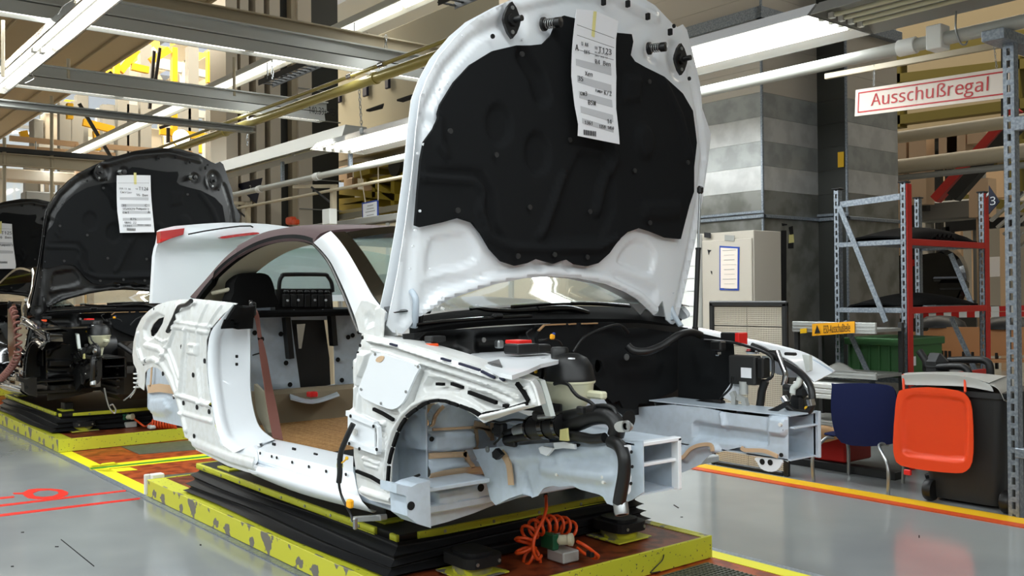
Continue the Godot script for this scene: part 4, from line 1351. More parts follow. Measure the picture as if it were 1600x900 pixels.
func make_car(label: String, P: Dictionary) -> Node3D:
	var t := thing("car_body", Vector3(-3.9, 0.31, -2.55), label, "car")
	var paint: Material = P.paint
	var raw: Material = P.raw
	var prime: Material = P.prime
	car_side(t, paint, raw, prime, P)
	car_front(t, paint, raw, prime, P)
	car_bay(t, P)
	car_hood(t, paint, P)
	car_cabin(t, paint, raw, prime, P)
	return t

func car_side(t: Node3D, paint: Material, raw: Material, prime: Material, P: Dictionary) -> void:
	# ---- rear side panel
	var q := v2([-4.053,1.122,-4.252,1.131,-4.575,1.143,-4.788,1.141,-4.958,1.131,-5.107,1.114,-5.243,1.082,-5.373,1.039,-5.486,0.98,-5.568,0.899,-5.593,0.825,-5.571,0.779,-5.502,0.75,-5.48,0.704,-5.504,0.674,-5.447,0.657,-5.337,0.643,-5.314,0.694,-5.314,0.739,-5.259,0.763,-5.165,0.782,-5.073,0.78,-4.985,0.759,-4.899,0.718,-4.816,0.659,-4.753,0.59,-4.709,0.53,-4.692,0.494,-4.675,0.461,-4.563,0.452,-4.546,0.413,-4.327,0.398,-4.175,0.386,-4.003,0.387,-3.854,0.391,-3.853,0.468,-4.072,0.46,-4.211,0.48,-4.286,0.554,-4.33,0.657,-4.368,0.744,-4.383,0.833,-4.38,0.947,-4.332,1,-4.178,1.076])
	var hole := v2([-5.028,1.05,-5.049,1.017,-5.141,0.967,-5.214,0.941,-5.267,0.943,-5.277,0.971,-5.223,1.007,-5.129,1.039])
	var slot := v2([-5.28,0.821,-5.248,0.826,-5.248,0.798,-5.28,0.797])
	var fs := feats([
		["pad", v2([-4.95,1.058,-5,0.994,-5.121,0.937,-5.246,0.913,-5.342,0.931,-5.363,0.979,-5.265,1.041,-5.098,1.077]), 0.02, -0.014],
		["rib", v2([-4.874,1.007,-4.578,0.997,-4.364,0.987]), 0.016, 0.009],
		["rib", v2([-4.827,1.03,-4.578,1.019,-4.324,1.012]), 0.012, 0.007],
		["rib", v2([-4.639,0.986,-4.685,0.849,-4.724,0.666]), 0.014, 0.010],
		["rib", v2([-4.595,0.984,-4.641,0.851,-4.68,0.663]), 0.010, -0.006],
		["rib", v2([-4.477,0.975,-4.481,0.813,-4.442,0.648]), 0.013, 0.010],
		["rib", v2([-4.436,0.973,-4.439,0.815,-4.402,0.645]), 0.010, -0.006],
		["rib", v2([-4.895,0.898,-4.812,0.824,-4.732,0.745]), 0.014, 0.008],
		["rib", v2([-5.023,0.813,-4.924,0.871,-4.866,0.922,-4.8,0.989]), 0.016, 0.010],
		["rib", v2([-5.289,0.89,-5.041,0.883,-4.887,0.84,-4.795,0.766,-4.733,0.681]), 0.02, 0.010],
		["rib", v2([-5.41,0.858,-5.334,0.801,-5.143,0.824,-4.984,0.802,-4.851,0.737,-4.761,0.66,-4.691,0.57,-4.648,0.498]), 0.018, 0.010],
		["rib", v2([-4.751,0.663,-4.542,0.655,-4.331,0.648]), 0.014, 0.010],
		["rib", v2([-4.699,0.579,-4.502,0.575,-4.316,0.575]), 0.014, 0.008],
		["pad", v2([-4.631,0.933,-4.462,0.929,-4.463,0.871,-4.632,0.87]), 0.008, 0.007],
		["pad", v2([-4.588,0.916,-4.495,0.913,-4.496,0.888,-4.589,0.888]), 0.006, -0.006],
		["rib", v2([-4.788,1.118,-4.726,1.038]), 0.02, 0.012],
		["rib", v2([-4.576,1.128,-4.577,1.025]), 0.012, 0.007],
		["rib", v2([-4.393,1.122,-4.477,1.012]), 0.012, 0.007],
		["rib", v2([-4.214,1.116,-4.347,1.02]), 0.012, 0.007],
		["rib", v2([-4.588,0.449,-4.342,0.438,-4.116,0.429,-3.867,0.433]), 0.03, 0.008],
		["rib", v2([-5.111,0.941,-4.981,0.921,-4.866,0.938]), 0.008, 0.006],
		["rib", v2([-5.441,0.956,-5.466,0.866,-5.4,0.816]), 0.012, 0.008],
	], 1.5)
	var mb := MB.new()
	var shape := func(p: Vector2) -> float:
		var w := 0.0
		if p.x < -4.85:
			w -= 0.03 * pow((-4.85 - p.x) / 0.7, 2.0)
		if p.y > 1.02:
			w -= 1.6 * pow(p.y - 1.02, 2.0)
		if p.y < 0.5:
			w -= 1.2 * pow(0.5 - p.y, 2.0)
		return w
	panel(mb, q, [hole, slot], fz(-1.675), fs, 0.0065, 0.004, shape)
	var side := part(t, "rear_side_panel", mb, raw)
	plugs(side, "plug", v3([-4.697,0.906,-1.672,-4.393,0.851,-1.672,-4.543,0.776,-1.672,-4.676,0.63,-1.672,-4.496,0.625,-1.672,-4.342,0.618,-1.672,-4.971,0.757,-1.672,-4.811,0.65,-1.672]), Vector3.BACK, 0.012, mats.hole)
	plugs(side, "plug", v3([-5.333,0.79,-1.69,-5.185,0.798,-1.69]), Vector3.BACK, 0.011, mats.hole)
	plugs(side, "plug", v3([-4.988,1.097,-1.69,-5.158,1.09,-1.69,-4.553,1.078,-1.69,-4.404,1.07,-1.69,-4.271,1.063,-1.69,-4.448,0.436,-1.69,-4.198,0.472,-1.69,-4.297,0.475,-1.69]), Vector3.BACK, 0.007, mats.hole)
	var sill_plug := MB.new()
	disc(sill_plug, Vector3(-4.536,0.483,-1.672), Vector3.BACK, 0.011, 0.003)
	part(side, "plug", sill_plug, mats.hole)
	wire(t, "drain_hose", v3([-4.543,1.134,-1.665,-4.612,1.115,-1.665,-4.701,1.106,-1.665,-4.746,1.08,-1.665,-4.784,1.047,-1.665,-4.821,1.021,-1.665,-4.85,0.998,-1.665,-4.878,0.978,-1.665]), 0.011, mats.black)
	# far side of the body, seen through the door opening
	mb = MB.new()
	ext(mb, v2([-4.053,1.122,-4.575,1.143,-4.958,1.131,-5.243,1.082,-5.486,0.98,-5.593,0.825,-5.48,0.704,-5.337,0.643,-5.314,0.739,-5.165,0.782,-4.899,0.718,-4.753,0.59,-4.675,0.461,-4.546,0.413,-4.003,0.387,-3.854,0.391,-2.984,0.406,-2.942,0.447,-2.967,0.585,-3.589,0.569,-3.805,0.598,-3.862,0.669,-3.894,0.776,-3.888,1.073]), fz(-3.43), 0.006)
	part(t, "far_side_panel", mb, paint)
	# ---- door jamb behind the opening
	mb = MB.new()
	loft(mb, [
		v3([-4.067,1.119,-1.68,-4.208,1.055,-1.68,-4.34,0.984,-1.68,-4.382,0.863,-1.68,-4.361,0.729,-1.68,-4.308,0.599,-1.68,-4.218,0.485,-1.68,-4.072,0.46,-1.68]),
		v3([-4.056,1.114,-1.69,-4.188,1.043,-1.69,-4.296,0.967,-1.69,-4.337,0.859,-1.69,-4.316,0.726,-1.69,-4.264,0.603,-1.69,-4.183,0.503,-1.69,-4.039,0.471,-1.69]),
		v3([-4.111,1.107,-1.725,-4.237,1.036,-1.725,-4.33,0.959,-1.725,-4.355,0.856,-1.725,-4.334,0.722,-1.725,-4.283,0.598,-1.725,-4.209,0.508,-1.725,-4.066,0.475,-1.725]),
		v3([-4.125,1.104,-1.74,-4.244,1.029,-1.74,-4.329,0.956,-1.74,-4.354,0.855,-1.74,-4.333,0.721,-1.74,-4.282,0.597,-1.74,-4.209,0.515,-1.74,-4.059,0.48,-1.74]),
		v3([-4.216,1.1,-1.8,-4.284,1.018,-1.8,-4.323,0.945,-1.8,-4.332,0.85,-1.8,-4.319,0.721,-1.8,-4.276,0.607,-1.8,-4.205,0.528,-1.8,-4.057,0.491,-1.8]),
		v3([-4.312,1.098,-1.86,-4.313,1.01,-1.86,-4.307,0.934,-1.86,-4.309,0.842,-1.86,-4.311,0.72,-1.86,-4.276,0.617,-1.86,-4.205,0.54,-1.86,-4.053,0.503,-1.86]),
	], 0.0, 28, 0, Vector3(1, 0, 0.8))
	loft(mb, [v3([-4.072,0.46,-1.68,-4.066,0.475,-1.725,-4.059,0.48,-1.74,-4.057,0.491,-1.8,-4.053,0.503,-1.86]), v3([-3.899,0.421,-1.7,-3.977,0.435,-1.752,-4.017,0.466,-1.764,-4.075,0.47,-1.82,-4.112,0.487,-1.89])], 0.003, 12, 0, Vector3(0, 1, 0.5))
	var jamb := part(t, "door_jamb", mb, paint)
	mb = MB.new()
	loft(mb, [v3([-4.312,1.098,-1.86,-4.313,1.01,-1.86,-4.307,0.934,-1.86,-4.309,0.842,-1.86,-4.311,0.72,-1.86,-4.276,0.617,-1.86,-4.205,0.54,-1.86,-4.053,0.503,-1.86]), v3([-4.582,1.105,-1.98,-4.584,1.001,-1.98,-4.577,0.92,-1.98,-4.579,0.823,-1.98,-4.581,0.693,-1.98,-4.544,0.583,-1.98,-4.469,0.501,-1.98,-4.308,0.462,-1.98])], 0.004, 24, 0, Vector3.RIGHT)
	part(jamb, "inner_flange", mb, paint)
	for c in v3([-4.3,0.871,-1.79,-4.301,0.834,-1.79]):
		mb = MB.new()
		box(mb, c, Vector3(0.014, 0.014, 0.01), 0.002)
		part(jamb, "striker_nut", mb, mats.hole)
	# black quarter trim on the shoulder
	mb = MB.new()
	loft(mb, [v3([-4.191,1.006,-1.67,-4.109,1.068,-1.67,-4.029,1.117,-1.67]), v3([-4.166,1.008,-1.735,-4.129,1.069,-1.735,-4.078,1.11,-1.735]), v3([-4.23,1.003,-1.83,-4.221,1.066,-1.83,-4.206,1.111,-1.83])], 0.012, 8, 4, Vector3.BACK)
	part(t, "quarter_trim", mb, mats.black_matt)
	mb = MB.new()
	box(mb, Vector3(-4.326,1.089,-1.85), Vector3(0.05, 0.04, 0.05), 0.01)
	box(mb, Vector3(-4.321,1.092,-1.88), Vector3(0.03, 0.07, 0.03), 0.008)
	box(mb, Vector3(-4.343,1.119,-1.88), Vector3(0.015, 0.03, 0.015), 0.003)
	part(t, "belt_anchor", mb, mats.black)
	# ---- sill
	mb = MB.new()
	loft(mb, [v3([-4.162,0.486,-1.91,-3.762,0.495,-1.91,-3.415,0.5,-1.91]), v3([-4.103,0.491,-1.87,-3.696,0.499,-1.87,-3.344,0.503,-1.87]), v3([-4.02,0.468,-1.765,-3.562,0.482,-1.765,-3.157,0.489,-1.765])], 0.003, 30, 0, Vector3.UP)
	loft(mb, [v3([-4.02,0.468,-1.765,-3.562,0.482,-1.765,-3.157,0.489,-1.765]), v3([-3.984,0.448,-1.755,-3.526,0.462,-1.755,-3.125,0.466,-1.755]), v3([-3.966,0.417,-1.75,-3.505,0.429,-1.75,-3.102,0.433,-1.75])], 0.003, 30, 0, Vector3.BACK)
	loft(mb, [v3([-3.966,0.417,-1.75,-3.505,0.429,-1.75,-3.102,0.433,-1.75]), v3([-3.899,0.424,-1.7,-3.416,0.433,-1.7,-2.996,0.435,-1.7])], 0.003, 30, 0, Vector3.UP)
	loft(mb, [v3([-3.899,0.424,-1.7,-3.416,0.433,-1.7,-2.996,0.435,-1.7]), v3([-3.932,0.41,-1.685,-3.419,0.417,-1.685,-2.952,0.424,-1.685]), v3([-3.93,0.393,-1.69,-3.441,0.393,-1.69,-2.925,0.405,-1.69]), v3([-3.982,0.367,-1.73,-3.522,0.357,-1.73,-2.958,0.378,-1.73]), v3([-4.101,0.344,-1.8,-3.641,0.337,-1.8,-3.05,0.356,-1.8])], 0.003, 30, 4, Vector3(0, -0.2, 1))
	var sill := part(t, "sill", mb, paint)
	plugs(sill, "plug", v3([-3.956,0.463,-1.752,-3.838,0.464,-1.752,-3.788,0.465,-1.752,-3.641,0.465,-1.752,-3.491,0.467,-1.752,-3.345,0.469,-1.752,-3.187,0.479,-1.752]), Vector3.BACK, 0.0065, mats.hole)
	for k in 4:
		var slots := MB.new()
		var cc := Vector3(-3.988,0.491,-1.83).lerp(Vector3(-3.385,0.497,-1.83), k / 3.0)
		box(slots, cc, Vector3(0.03, 0.012, 0.006), 0.001)
		part(sill, "weld_slot", slots, mats.hole)
	# floor pan and underbody
	mb = MB.new()
	box2(mb, Vector3(-4.6, 0.40, -3.36), Vector3(-2.72, 0.43, -1.74), 0.005)
	part(t, "floor_pan", mb, prime)
	mb = MB.new()
	panel(mb, v2([-6.067,0.771,-5.717,0.788,-5.403,0.51,-5.405,0.407,-5.977,0.396,-6.119,0.608]), [], fz(-1.95), feats([["rib", v2([-6.006,0.774,-6.024,0.455]), 0.02, 0.02], ["pad", v2([-6.023,0.542,-5.721,0.573,-5.58,0.494,-5.723,0.436,-5.977,0.419]), 0.03, 0.03]]), 0.02, 0.004)
	part(t, "rear_wheelhouse", mb, prime)
	if P.sealer:
		mb = MB.new()
		ribbon(mb, v2([-6.008,0.585,-5.796,0.608,-5.468,0.616,-5.368,0.515]), 0.05, fz(-1.928), 0.006)
		ribbon(mb, v2([-5.933,0.731,-5.96,0.604]), 0.02, fz(-1.928), 0.006)
		part(t, "seam_sealer", mb, mats.sealer)
	mb = MB.new()
	for k in 4:
		box(mb, Vector3(-5.477,0.725,-1.7) + Vector3(0, -0.025 * k, 0), Vector3(0.03, 0.008, 0.04), 0.002)
	part(t, "bumper_bracket", mb, raw)

func car_front(t: Node3D, paint: Material, raw: Material, prime: Material, P: Dictionary) -> void:
	# ---- front wing structure
	var o := v2([-2.955,1.015,-2.783,1.004,-2.643,0.99,-2.494,0.973,-2.356,0.953,-2.227,0.933,-2.101,0.918,-2.022,0.909,-2.006,0.892,-1.985,0.846,-2.109,0.812,-2.242,0.772,-2.292,0.792,-2.351,0.806,-2.412,0.812,-2.475,0.813,-2.54,0.803,-2.6,0.784,-2.646,0.759,-2.686,0.728,-2.718,0.688,-2.743,0.638,-2.76,0.582,-2.766,0.506,-2.754,0.443,-2.825,0.44,-2.907,0.437,-2.969,0.445,-2.996,0.478,-3.004,0.527,-3.017,0.578,-3.024,0.742,-3.013,0.835,-3.012,0.892,-2.983,0.955])
	var fs := feats([
		["pad", v2([-2.924,1.005,-2.783,0.994,-2.494,0.961,-2.227,0.922,-2.022,0.896,-2.028,0.885,-2.227,0.903,-2.494,0.94,-2.762,0.975,-2.911,0.983]), 0.012, 0.016],
		["rib", v2([-2.864,0.964,-2.722,0.951,-2.567,0.933,-2.424,0.914,-2.259,0.893,-2.073,0.862]), 0.013, 0.012],
		["rib", v2([-2.556,0.921,-2.356,0.899,-2.137,0.872,-2.045,0.859]), 0.010, -0.008],
		["rib", v2([-2.568,0.922,-2.606,0.862,-2.645,0.813,-2.685,0.772]), 0.014, 0.012],
		["pad", v2([-2.538,0.891,-2.459,0.892,-2.337,0.873,-2.364,0.855,-2.46,0.852,-2.55,0.841,-2.569,0.857]), 0.010, -0.016],
		["pad", v2([-2.324,0.87,-2.228,0.865,-2.108,0.834,-2.153,0.817,-2.229,0.82,-2.308,0.844]), 0.010, -0.014],
		["rib", v2([-2.786,0.494,-2.794,0.556,-2.772,0.635,-2.738,0.699,-2.685,0.751,-2.615,0.793,-2.54,0.818,-2.467,0.829,-2.398,0.829,-2.331,0.819,-2.267,0.802,-2.238,0.791,-2.138,0.813,-2.029,0.841]), 0.012, 0.010],
		["rib", v2([-2.034,0.89,-2.007,0.85,-2.108,0.823,-2.229,0.792]), 0.012, 0.008],
		["rib", v2([-2.979,0.917,-2.981,0.814,-2.973,0.724]), 0.018, 0.012],
		["pad", v2([-2.97,0.956,-2.89,0.954,-2.917,0.908,-2.953,0.861,-2.971,0.86]), 0.01, 0.012],
		["rib", v2([-2.974,0.712,-2.946,0.726,-2.915,0.716,-2.916,0.698]), 0.008, 0.006],
		["rib", v2([-2.949,0.577,-2.918,0.579,-2.874,0.573,-2.844,0.573]), 0.008, 0.005],
		["rib", v2([-2.94,0.56,-2.853,0.556]), 0.008, 0.005],
		["rib", v2([-3.038,0.741,-2.973,0.728,-2.85,0.709,-2.8,0.714]), 0.010, 0.008],
		["rib", v2([-2.96,0.463,-2.854,0.461,-2.762,0.463]), 0.014, 0.010],
		["rib", v2([-2.902,0.985,-2.722,0.968,-2.459,0.932,-2.197,0.897,-2.034,0.872]), 0.007, -0.007],
		["rib", v2([-2.524,0.913,-2.323,0.887,-2.108,0.856]), 0.006, -0.006],
		["rib", v2([-2.275,0.862,-2.138,0.835]), 0.006, 0.006],
		["rib", v2([-2.568,0.902,-2.599,0.85,-2.63,0.802]), 0.006, -0.008],
		["rib", v2([-2.999,0.836,-2.972,0.828,-2.982,0.746]), 0.006, -0.007],
		["rib", v2([-2.916,0.689,-2.8,0.675,-2.784,0.633]), 0.008, 0.007],
	], 1.5)
	var mb := MB.new()
	var shape := func(p: Vector2) -> float:
		var w := 0.0
		if p.y > 0.93:
			w -= 1.5 * pow(p.y - 0.93, 2.0)
		return w
	panel(mb, o, [], fz(-1.69), fs, 0.005, 0.004, shape)
	var wing := part(t, "front_wing_frame", mb, raw)
	# upper closing face of the wing, level with the bonnet gap
	mb = MB.new()
	loft(mb, [v3([-2.973,1.014,-1.7,-2.799,1.004,-1.7,-2.658,0.989,-1.7,-2.508,0.972,-1.7,-2.369,0.952,-1.7,-2.24,0.932,-1.7,-2.114,0.917,-1.7,-2.034,0.907,-1.7]), v3([-3.042,1.019,-1.78,-2.866,1.005,-1.78,-2.723,0.99,-1.78,-2.589,0.973,-1.78,-2.446,0.955,-1.78,-2.319,0.933,-1.78,-2.201,0.916,-1.78,-2.112,0.905,-1.78]), v3([-3.085,1.013,-1.86,-2.908,0.999,-1.86,-2.764,0.983,-1.86,-2.644,0.968,-1.86,-2.513,0.95,-1.86,-2.397,0.93,-1.86,-2.281,0.915,-1.86,-2.189,0.9,-1.86])], 0.004, 30, 2, Vector3.UP)
	part(wing, "upper_rail", mb, raw)
	# nose closing face
	mb = MB.new()
	loft(mb, [v3([-2.022,0.909,-1.69,-2.006,0.892,-1.69,-1.985,0.846,-1.69]), v3([-2.13,0.902,-1.8,-2.108,0.881,-1.8,-2.088,0.834,-1.8])], 0.004, 6, 0, Vector3.RIGHT)
	loft(mb, [v3([-1.985,0.846,-1.69,-2.109,0.812,-1.69,-2.242,0.772,-1.69]), v3([-2.088,0.834,-1.8,-2.209,0.801,-1.8,-2.335,0.764,-1.8])], 0.004, 10, 0, Vector3.DOWN)
	part(wing, "nose_return", mb, raw)
	# shiny cover plate
	mb = MB.new()
	var cp := spline2(v2([-2.83,0.955,-2.678,0.943,-2.552,0.926,-2.571,0.892,-2.602,0.853,-2.633,0.813,-2.669,0.787,-2.713,0.773,-2.766,0.775,-2.845,0.785,-2.915,0.8,-2.937,0.821,-2.918,0.849,-2.878,0.902]), 3)
	ext(mb, cp, fz(-1.668), 0.008)
	var plate := part(t, "cover_plate", mb, P.gloss)
	plugs(plate, "screw", v3([-2.816,0.951,-1.664,-2.55,0.923,-1.664,-2.623,0.838,-1.664,-2.913,0.825,-1.664,-2.78,0.787,-1.664]), Vector3.BACK, 0.005, mats.steel, 0.004)
	if P.sealer:
		mb = MB.new()
		ext(mb, spline2(v2([-2.803,0.94,-2.778,0.947,-2.757,0.946,-2.766,0.933,-2.786,0.925,-2.812,0.928]), 2), fz(-1.6625), 0.002)
		part(plate, "sticker", mb, mats.sealer)
	# foam strips round the arch and on the frame
	for s in [v2([-2.762,0.513,-2.757,0.548,-2.752,0.578]), v2([-2.752,0.587,-2.739,0.619,-2.727,0.642]), v2([-2.723,0.648,-2.71,0.671,-2.694,0.696]), v2([-2.69,0.703,-2.67,0.726,-2.646,0.747]), v2([-2.638,0.755,-2.607,0.772,-2.577,0.786]), v2([-2.569,0.79,-2.539,0.804,-2.51,0.812]), v2([-2.503,0.815,-2.474,0.82,-2.449,0.823]), v2([-2.442,0.823,-2.414,0.824,-2.39,0.821]), v2([-2.387,0.82,-2.367,0.819,-2.347,0.816]), v2([-2.337,0.816,-2.278,0.807,-2.237,0.796]), v2([-2.231,0.795,-2.215,0.803]), v2([-2.209,0.805,-2.137,0.818]), v2([-2.125,0.821,-2.072,0.835,-2.019,0.85]), v2([-2.015,0.857,-2.038,0.88,-2.066,0.902]), v2([-2.973,0.531,-2.871,0.525,-2.77,0.509]), v2([-2.85,0.761,-2.783,0.75,-2.721,0.736]), v2([-2.294,0.86,-2.233,0.851,-2.16,0.84])]:
		mb = MB.new()
		ribbon(mb, s, 0.0105, fz(-1.6745), 0.010)
		part(wing, "foam_strip", mb, mats.black_matt)
	for s in [v2([-2.484,0.871,-2.448,0.872]), v2([-2.403,0.877,-2.339,0.87]), v2([-2.145,0.832,-2.122,0.831])]:
		mb = MB.new()
		ribbon(mb, s, 0.009, fz(-1.69), 0.012)
		part(wing, "slot_seal", mb, mats.black_matt)
	for s in [v2([-2.738,0.989,-2.697,0.984]), v2([-2.437,0.954,-2.389,0.948]), v2([-2.342,0.943,-2.239,0.929]), v2([-2.23,0.926,-2.168,0.911]), v2([-2.142,0.913,-2.124,0.906])]:
		mb = MB.new()
		ribbon(mb, s, 0.007, fz(-1.675), 0.008)
		part(wing, "rail_seal", mb, mats.navy)
	var seam := MB.new()
	for k in 5:
		disc(seam, Vector3(-2.929,1.003,-1.68).lerp(Vector3(-2.994,0.894,-1.68), k / 4.0), Vector3.BACK, 0.006, 0.004, 8)
	part(wing, "plug", seam, mats.hole)
	# hinge bracket on the door pillar
	mb = MB.new()
	ribbon(mb, v2([-3.011,0.734,-2.939,0.725,-2.817,0.712]), 0.018, fz(-1.665), 0.02)
	ribbon(mb, v2([-3.018,0.633,-2.918,0.626,-2.801,0.621]), 0.018, fz(-1.665), 0.02)
	ribbon(mb, v2([-2.825,0.714,-2.8,0.703,-2.796,0.669,-2.801,0.621]), 0.010, fz(-1.665), 0.014)
	ext(mb, v2([-3.029,0.719,-2.842,0.697,-2.843,0.627,-3.031,0.637]), fz(-1.676), 0.006)
	var hb := part(t, "hinge_bracket", mb, P.gloss)
	plugs(hb, "bolt", v3([-2.973,0.727,-1.654,-2.815,0.707,-1.654,-2.912,0.619,-1.654,-2.795,0.631,-1.654,-2.984,0.629,-1.654]), Vector3.BACK, 0.006, mats.hole, 0.003)
	plugs(hb, "cap", v3([-2.97,0.669,-1.672]), Vector3.BACK, 0.013, mats.white_trim, 0.008)
	# ---- inside of the wheel arch: toe board facing forward, then the inner wheelhouse
	mb = MB.new()
	var tb := v2([-1.843,0.734,-1.865,0.764,-1.93,0.785,-2.101,0.773,-2.19,0.723,-2.186,0.387,-2.038,0.362,-1.926,0.349,-1.847,0.344])
	var fw := feats([
		["pad", v2([-1.845,0.671,-2.036,0.662,-2.044,0.597,-1.928,0.598,-1.844,0.605]), 0.010, 0.03],
		["pad", v2([-1.844,0.58,-2,0.564,-2.006,0.539,-1.844,0.549]), 0.006, 0.012],
		["pad", v2([-1.843,0.478,-1.927,0.48,-2.109,0.491,-2.129,0.418,-1.926,0.401,-1.847,0.395]), 0.010, 0.045],
		["rib", v2([-1.843,0.534,-1.928,0.541,-2.054,0.531,-2.121,0.49]), 0.022, 0.016],
		["rib", v2([-1.853,0.706,-1.875,0.749,-1.93,0.772]), 0.018, 0.016],
		["pad", v2([-1.878,0.467,-1.938,0.454,-1.937,0.418,-1.877,0.417]), 0.005, 0.004],
		["pad", v2([-1.994,0.46,-2.016,0.471,-2.039,0.449,-2.027,0.419,-1.999,0.427]), 0.005, 0.004],
	])
	panel(mb, tb, [], fx(-2.77), fw, 0.008, 0.004)
	var wh := part(t, "toe_board", mb, prime)
	plugs(wh, "plug", v3([-2.722,0.462,-2.035]), Vector3.RIGHT, 0.014, mats.hole)
	plugs(wh, "plug", v3([-2.738,0.654,-1.837]), Vector3.RIGHT, 0.009, mats.hole)
	if P.sealer:
		for s in [[v2([-1.844,0.591,-1.928,0.586,-2.006,0.578]), 0.020], [v2([-1.995,0.588,-2.012,0.559,-2.023,0.53]), 0.018], [v2([-1.843,0.518,-1.927,0.523,-2.054,0.517,-2.109,0.489,-2.133,0.453,-2.144,0.386]), 0.028], [v2([-2.047,0.67,-2.053,0.619,-2.044,0.597,-2.058,0.59]), 0.014], [v2([-1.861,0.681,-1.957,0.676,-2.042,0.671,-2.111,0.655]), 0.009], [v2([-2.042,0.685,-2.091,0.668,-2.117,0.635]), 0.022], [v2([-2.123,0.682,-2.123,0.616]), 0.014], [v2([-1.85,0.693,-1.864,0.732,-1.897,0.761]), 0.012]]:
			mb = MB.new()
			panel(mb, ribbon_poly(spline2(s[0], 4, false), s[1]), [], fx(-2.763), fw, 0.010, 0.006)
			part(wh, "seam_sealer", mb, mats.sealer)
	mb = MB.new()
	panel(mb, v2([-2.644,0.746,-2.558,0.754,-2.389,0.726,-2.358,0.645,-2.36,0.519,-2.649,0.41]), [], fz(-2.05), feats([["rib", v2([-2.595,0.617,-2.56,0.568,-2.54,0.498]), 0.03, 0.01]]), 0.014, 0.004)
	var wi := part(t, "wheelhouse", mb, prime)
	if P.sealer:
		mb = MB.new()
		ribbon(mb, spline2(v2([-2.562,0.611,-2.524,0.577,-2.511,0.507]), 4, false), 0.026, fz(-2.006), 0.006)
		part(wi, "seam_sealer", mb, mats.sealer)
	# recess behind the arch flange
	mb = MB.new()
	box2(mb, Vector3(-2.97, 0.46, -1.86), Vector3(-2.95, 0.98, -1.70))
	part(t, "arch_recess_wall", mb, prime)
	mb = MB.new()
	box2(mb, Vector3(-2.96, 0.46, -1.842), Vector3(-2.77, 0.98, -1.835))
	part(t, "arch_recess_side", mb, prime)
	mb = MB.new()
	panel(mb, v2([-2.894,0.722,-2.757,0.765,-2.721,0.76,-2.715,0.625,-2.759,0.62,-2.862,0.616,-2.913,0.615]), [], fz(-1.80), feats([["pad", v2([-2.86,0.714,-2.757,0.735,-2.755,0.647,-2.845,0.636]), 0.02, 0.02]]), 0.015, 0.004)
	part(t, "pillar_reinforcement", mb, prime)
	# end of the sill box
	mb = MB.new()
	ext(mb, v2([-1.643,0.443,-1.639,0.507,-1.629,0.514,-1.603,0.522,-1.603,0.551,-1.658,0.535,-1.683,0.542,-1.73,0.546,-1.733,0.391,-1.682,0.412]), fx(-2.64), 0.1)
	var se := part(t, "sill_end", mb, prime)
	plugs(se, "plug", v3([-2.59,0.475,-1.656]), Vector3.RIGHT, 0.014, mats.hole)
	mb = MB.new()
	box2(mb, Vector3(-2.78, 0.50, -2.0), Vector3(-2.62, 0.515, -1.72), 0.003)
	part(t, "sill_shelf", mb, prime)
	wire(t, "ground_cable", v3([-2.66,0.522,-1.657,-2.7,0.532,-1.697,-2.72,0.532,-1.735,-2.74,0.536,-1.787]), 0.005, mats.black)
	# ---- longitudinal beams
	mb = MB.new()
	var nb := v2([-2.748,0.596,-2.57,0.629,-2.31,0.672,-2.041,0.707,-1.915,0.723,-1.915,0.574,-1.959,0.545,-1.996,0.528,-2.033,0.514,-2.066,0.516,-2.082,0.533,-2.099,0.538,-2.184,0.54,-2.22,0.547,-2.28,0.534,-2.311,0.533,-2.343,0.524,-2.362,0.515,-2.389,0.488,-2.421,0.476,-2.468,0.482,-2.537,0.456,-2.616,0.419,-2.645,0.434,-2.681,0.518])
	panel(mb, nb, [], fz(-2.02), feats([["rib", v2([-2.352,0.586,-2.213,0.59,-2.056,0.601]), 0.03, 0.012], ["rib", v2([-2.535,0.593,-2.335,0.625,-2.055,0.684]), 0.02, 0.008], ["pad", v2([-2.291,0.631,-2.261,0.635,-2.249,0.616,-2.267,0.599,-2.292,0.602]), 0.008, 0.006], ["rib", v2([-2.467,0.548,-2.434,0.489]), 0.02, -0.008]], 1.6), 0.014, 0.004)
	box2(mb, Vector3(-2.74, 0.56, -2.2), Vector3(-1.95, 0.7, -2.195))
	box2(mb, Vector3(-2.74, 0.705, -2.2), Vector3(-1.95, 0.71, -2.02))
	box2(mb, Vector3(-2.74, 0.555, -2.2), Vector3(-1.95, 0.56, -2.03))
	var beam := part(t, "front_beam", mb, prime)
	mb = MB.new()
	ext(mb, v2([-1.971,0.711,-1.997,0.71,-2,0.691,-1.989,0.677,-1.991,0.648,-1.998,0.619,-1.995,0.577,-1.985,0.567,-1.972,0.585,-1.975,0.631,-1.968,0.669]), fx(-1.945), 0.008)
	var fl := part(beam, "end_flange", mb, P.gloss)
	plugs(fl, "bolt_hole", v3([-1.94,0.69,-1.997,-1.94,0.599,-1.994,-1.94,0.647,-2]), Vector3.RIGHT, 0.005, mats.hole, 0.002)
	mb = MB.new()
	box2(mb, Vector3(-1.96, 0.556, -2.205), Vector3(-1.93, 0.712, -2.19), 0.002)
	box2(mb, Vector3(-1.96, 0.702, -2.205), Vector3(-1.93, 0.714, -2.03), 0.002)
	box2(mb, Vector3(-1.96, 0.64, -2.195), Vector3(-1.94, 0.65, -2.05), 0.002)
	part(beam, "end_frame", mb, P.gloss)
	plugs(beam, "stud", v3([-2.275,0.576,-2.012,-2.066,0.598,-2.012,-2.063,0.583,-2.012]), Vector3.BACK, 0.005, mats.white_trim, 0.012)
	# far beam, its inner face towards the viewer
	mb = MB.new()
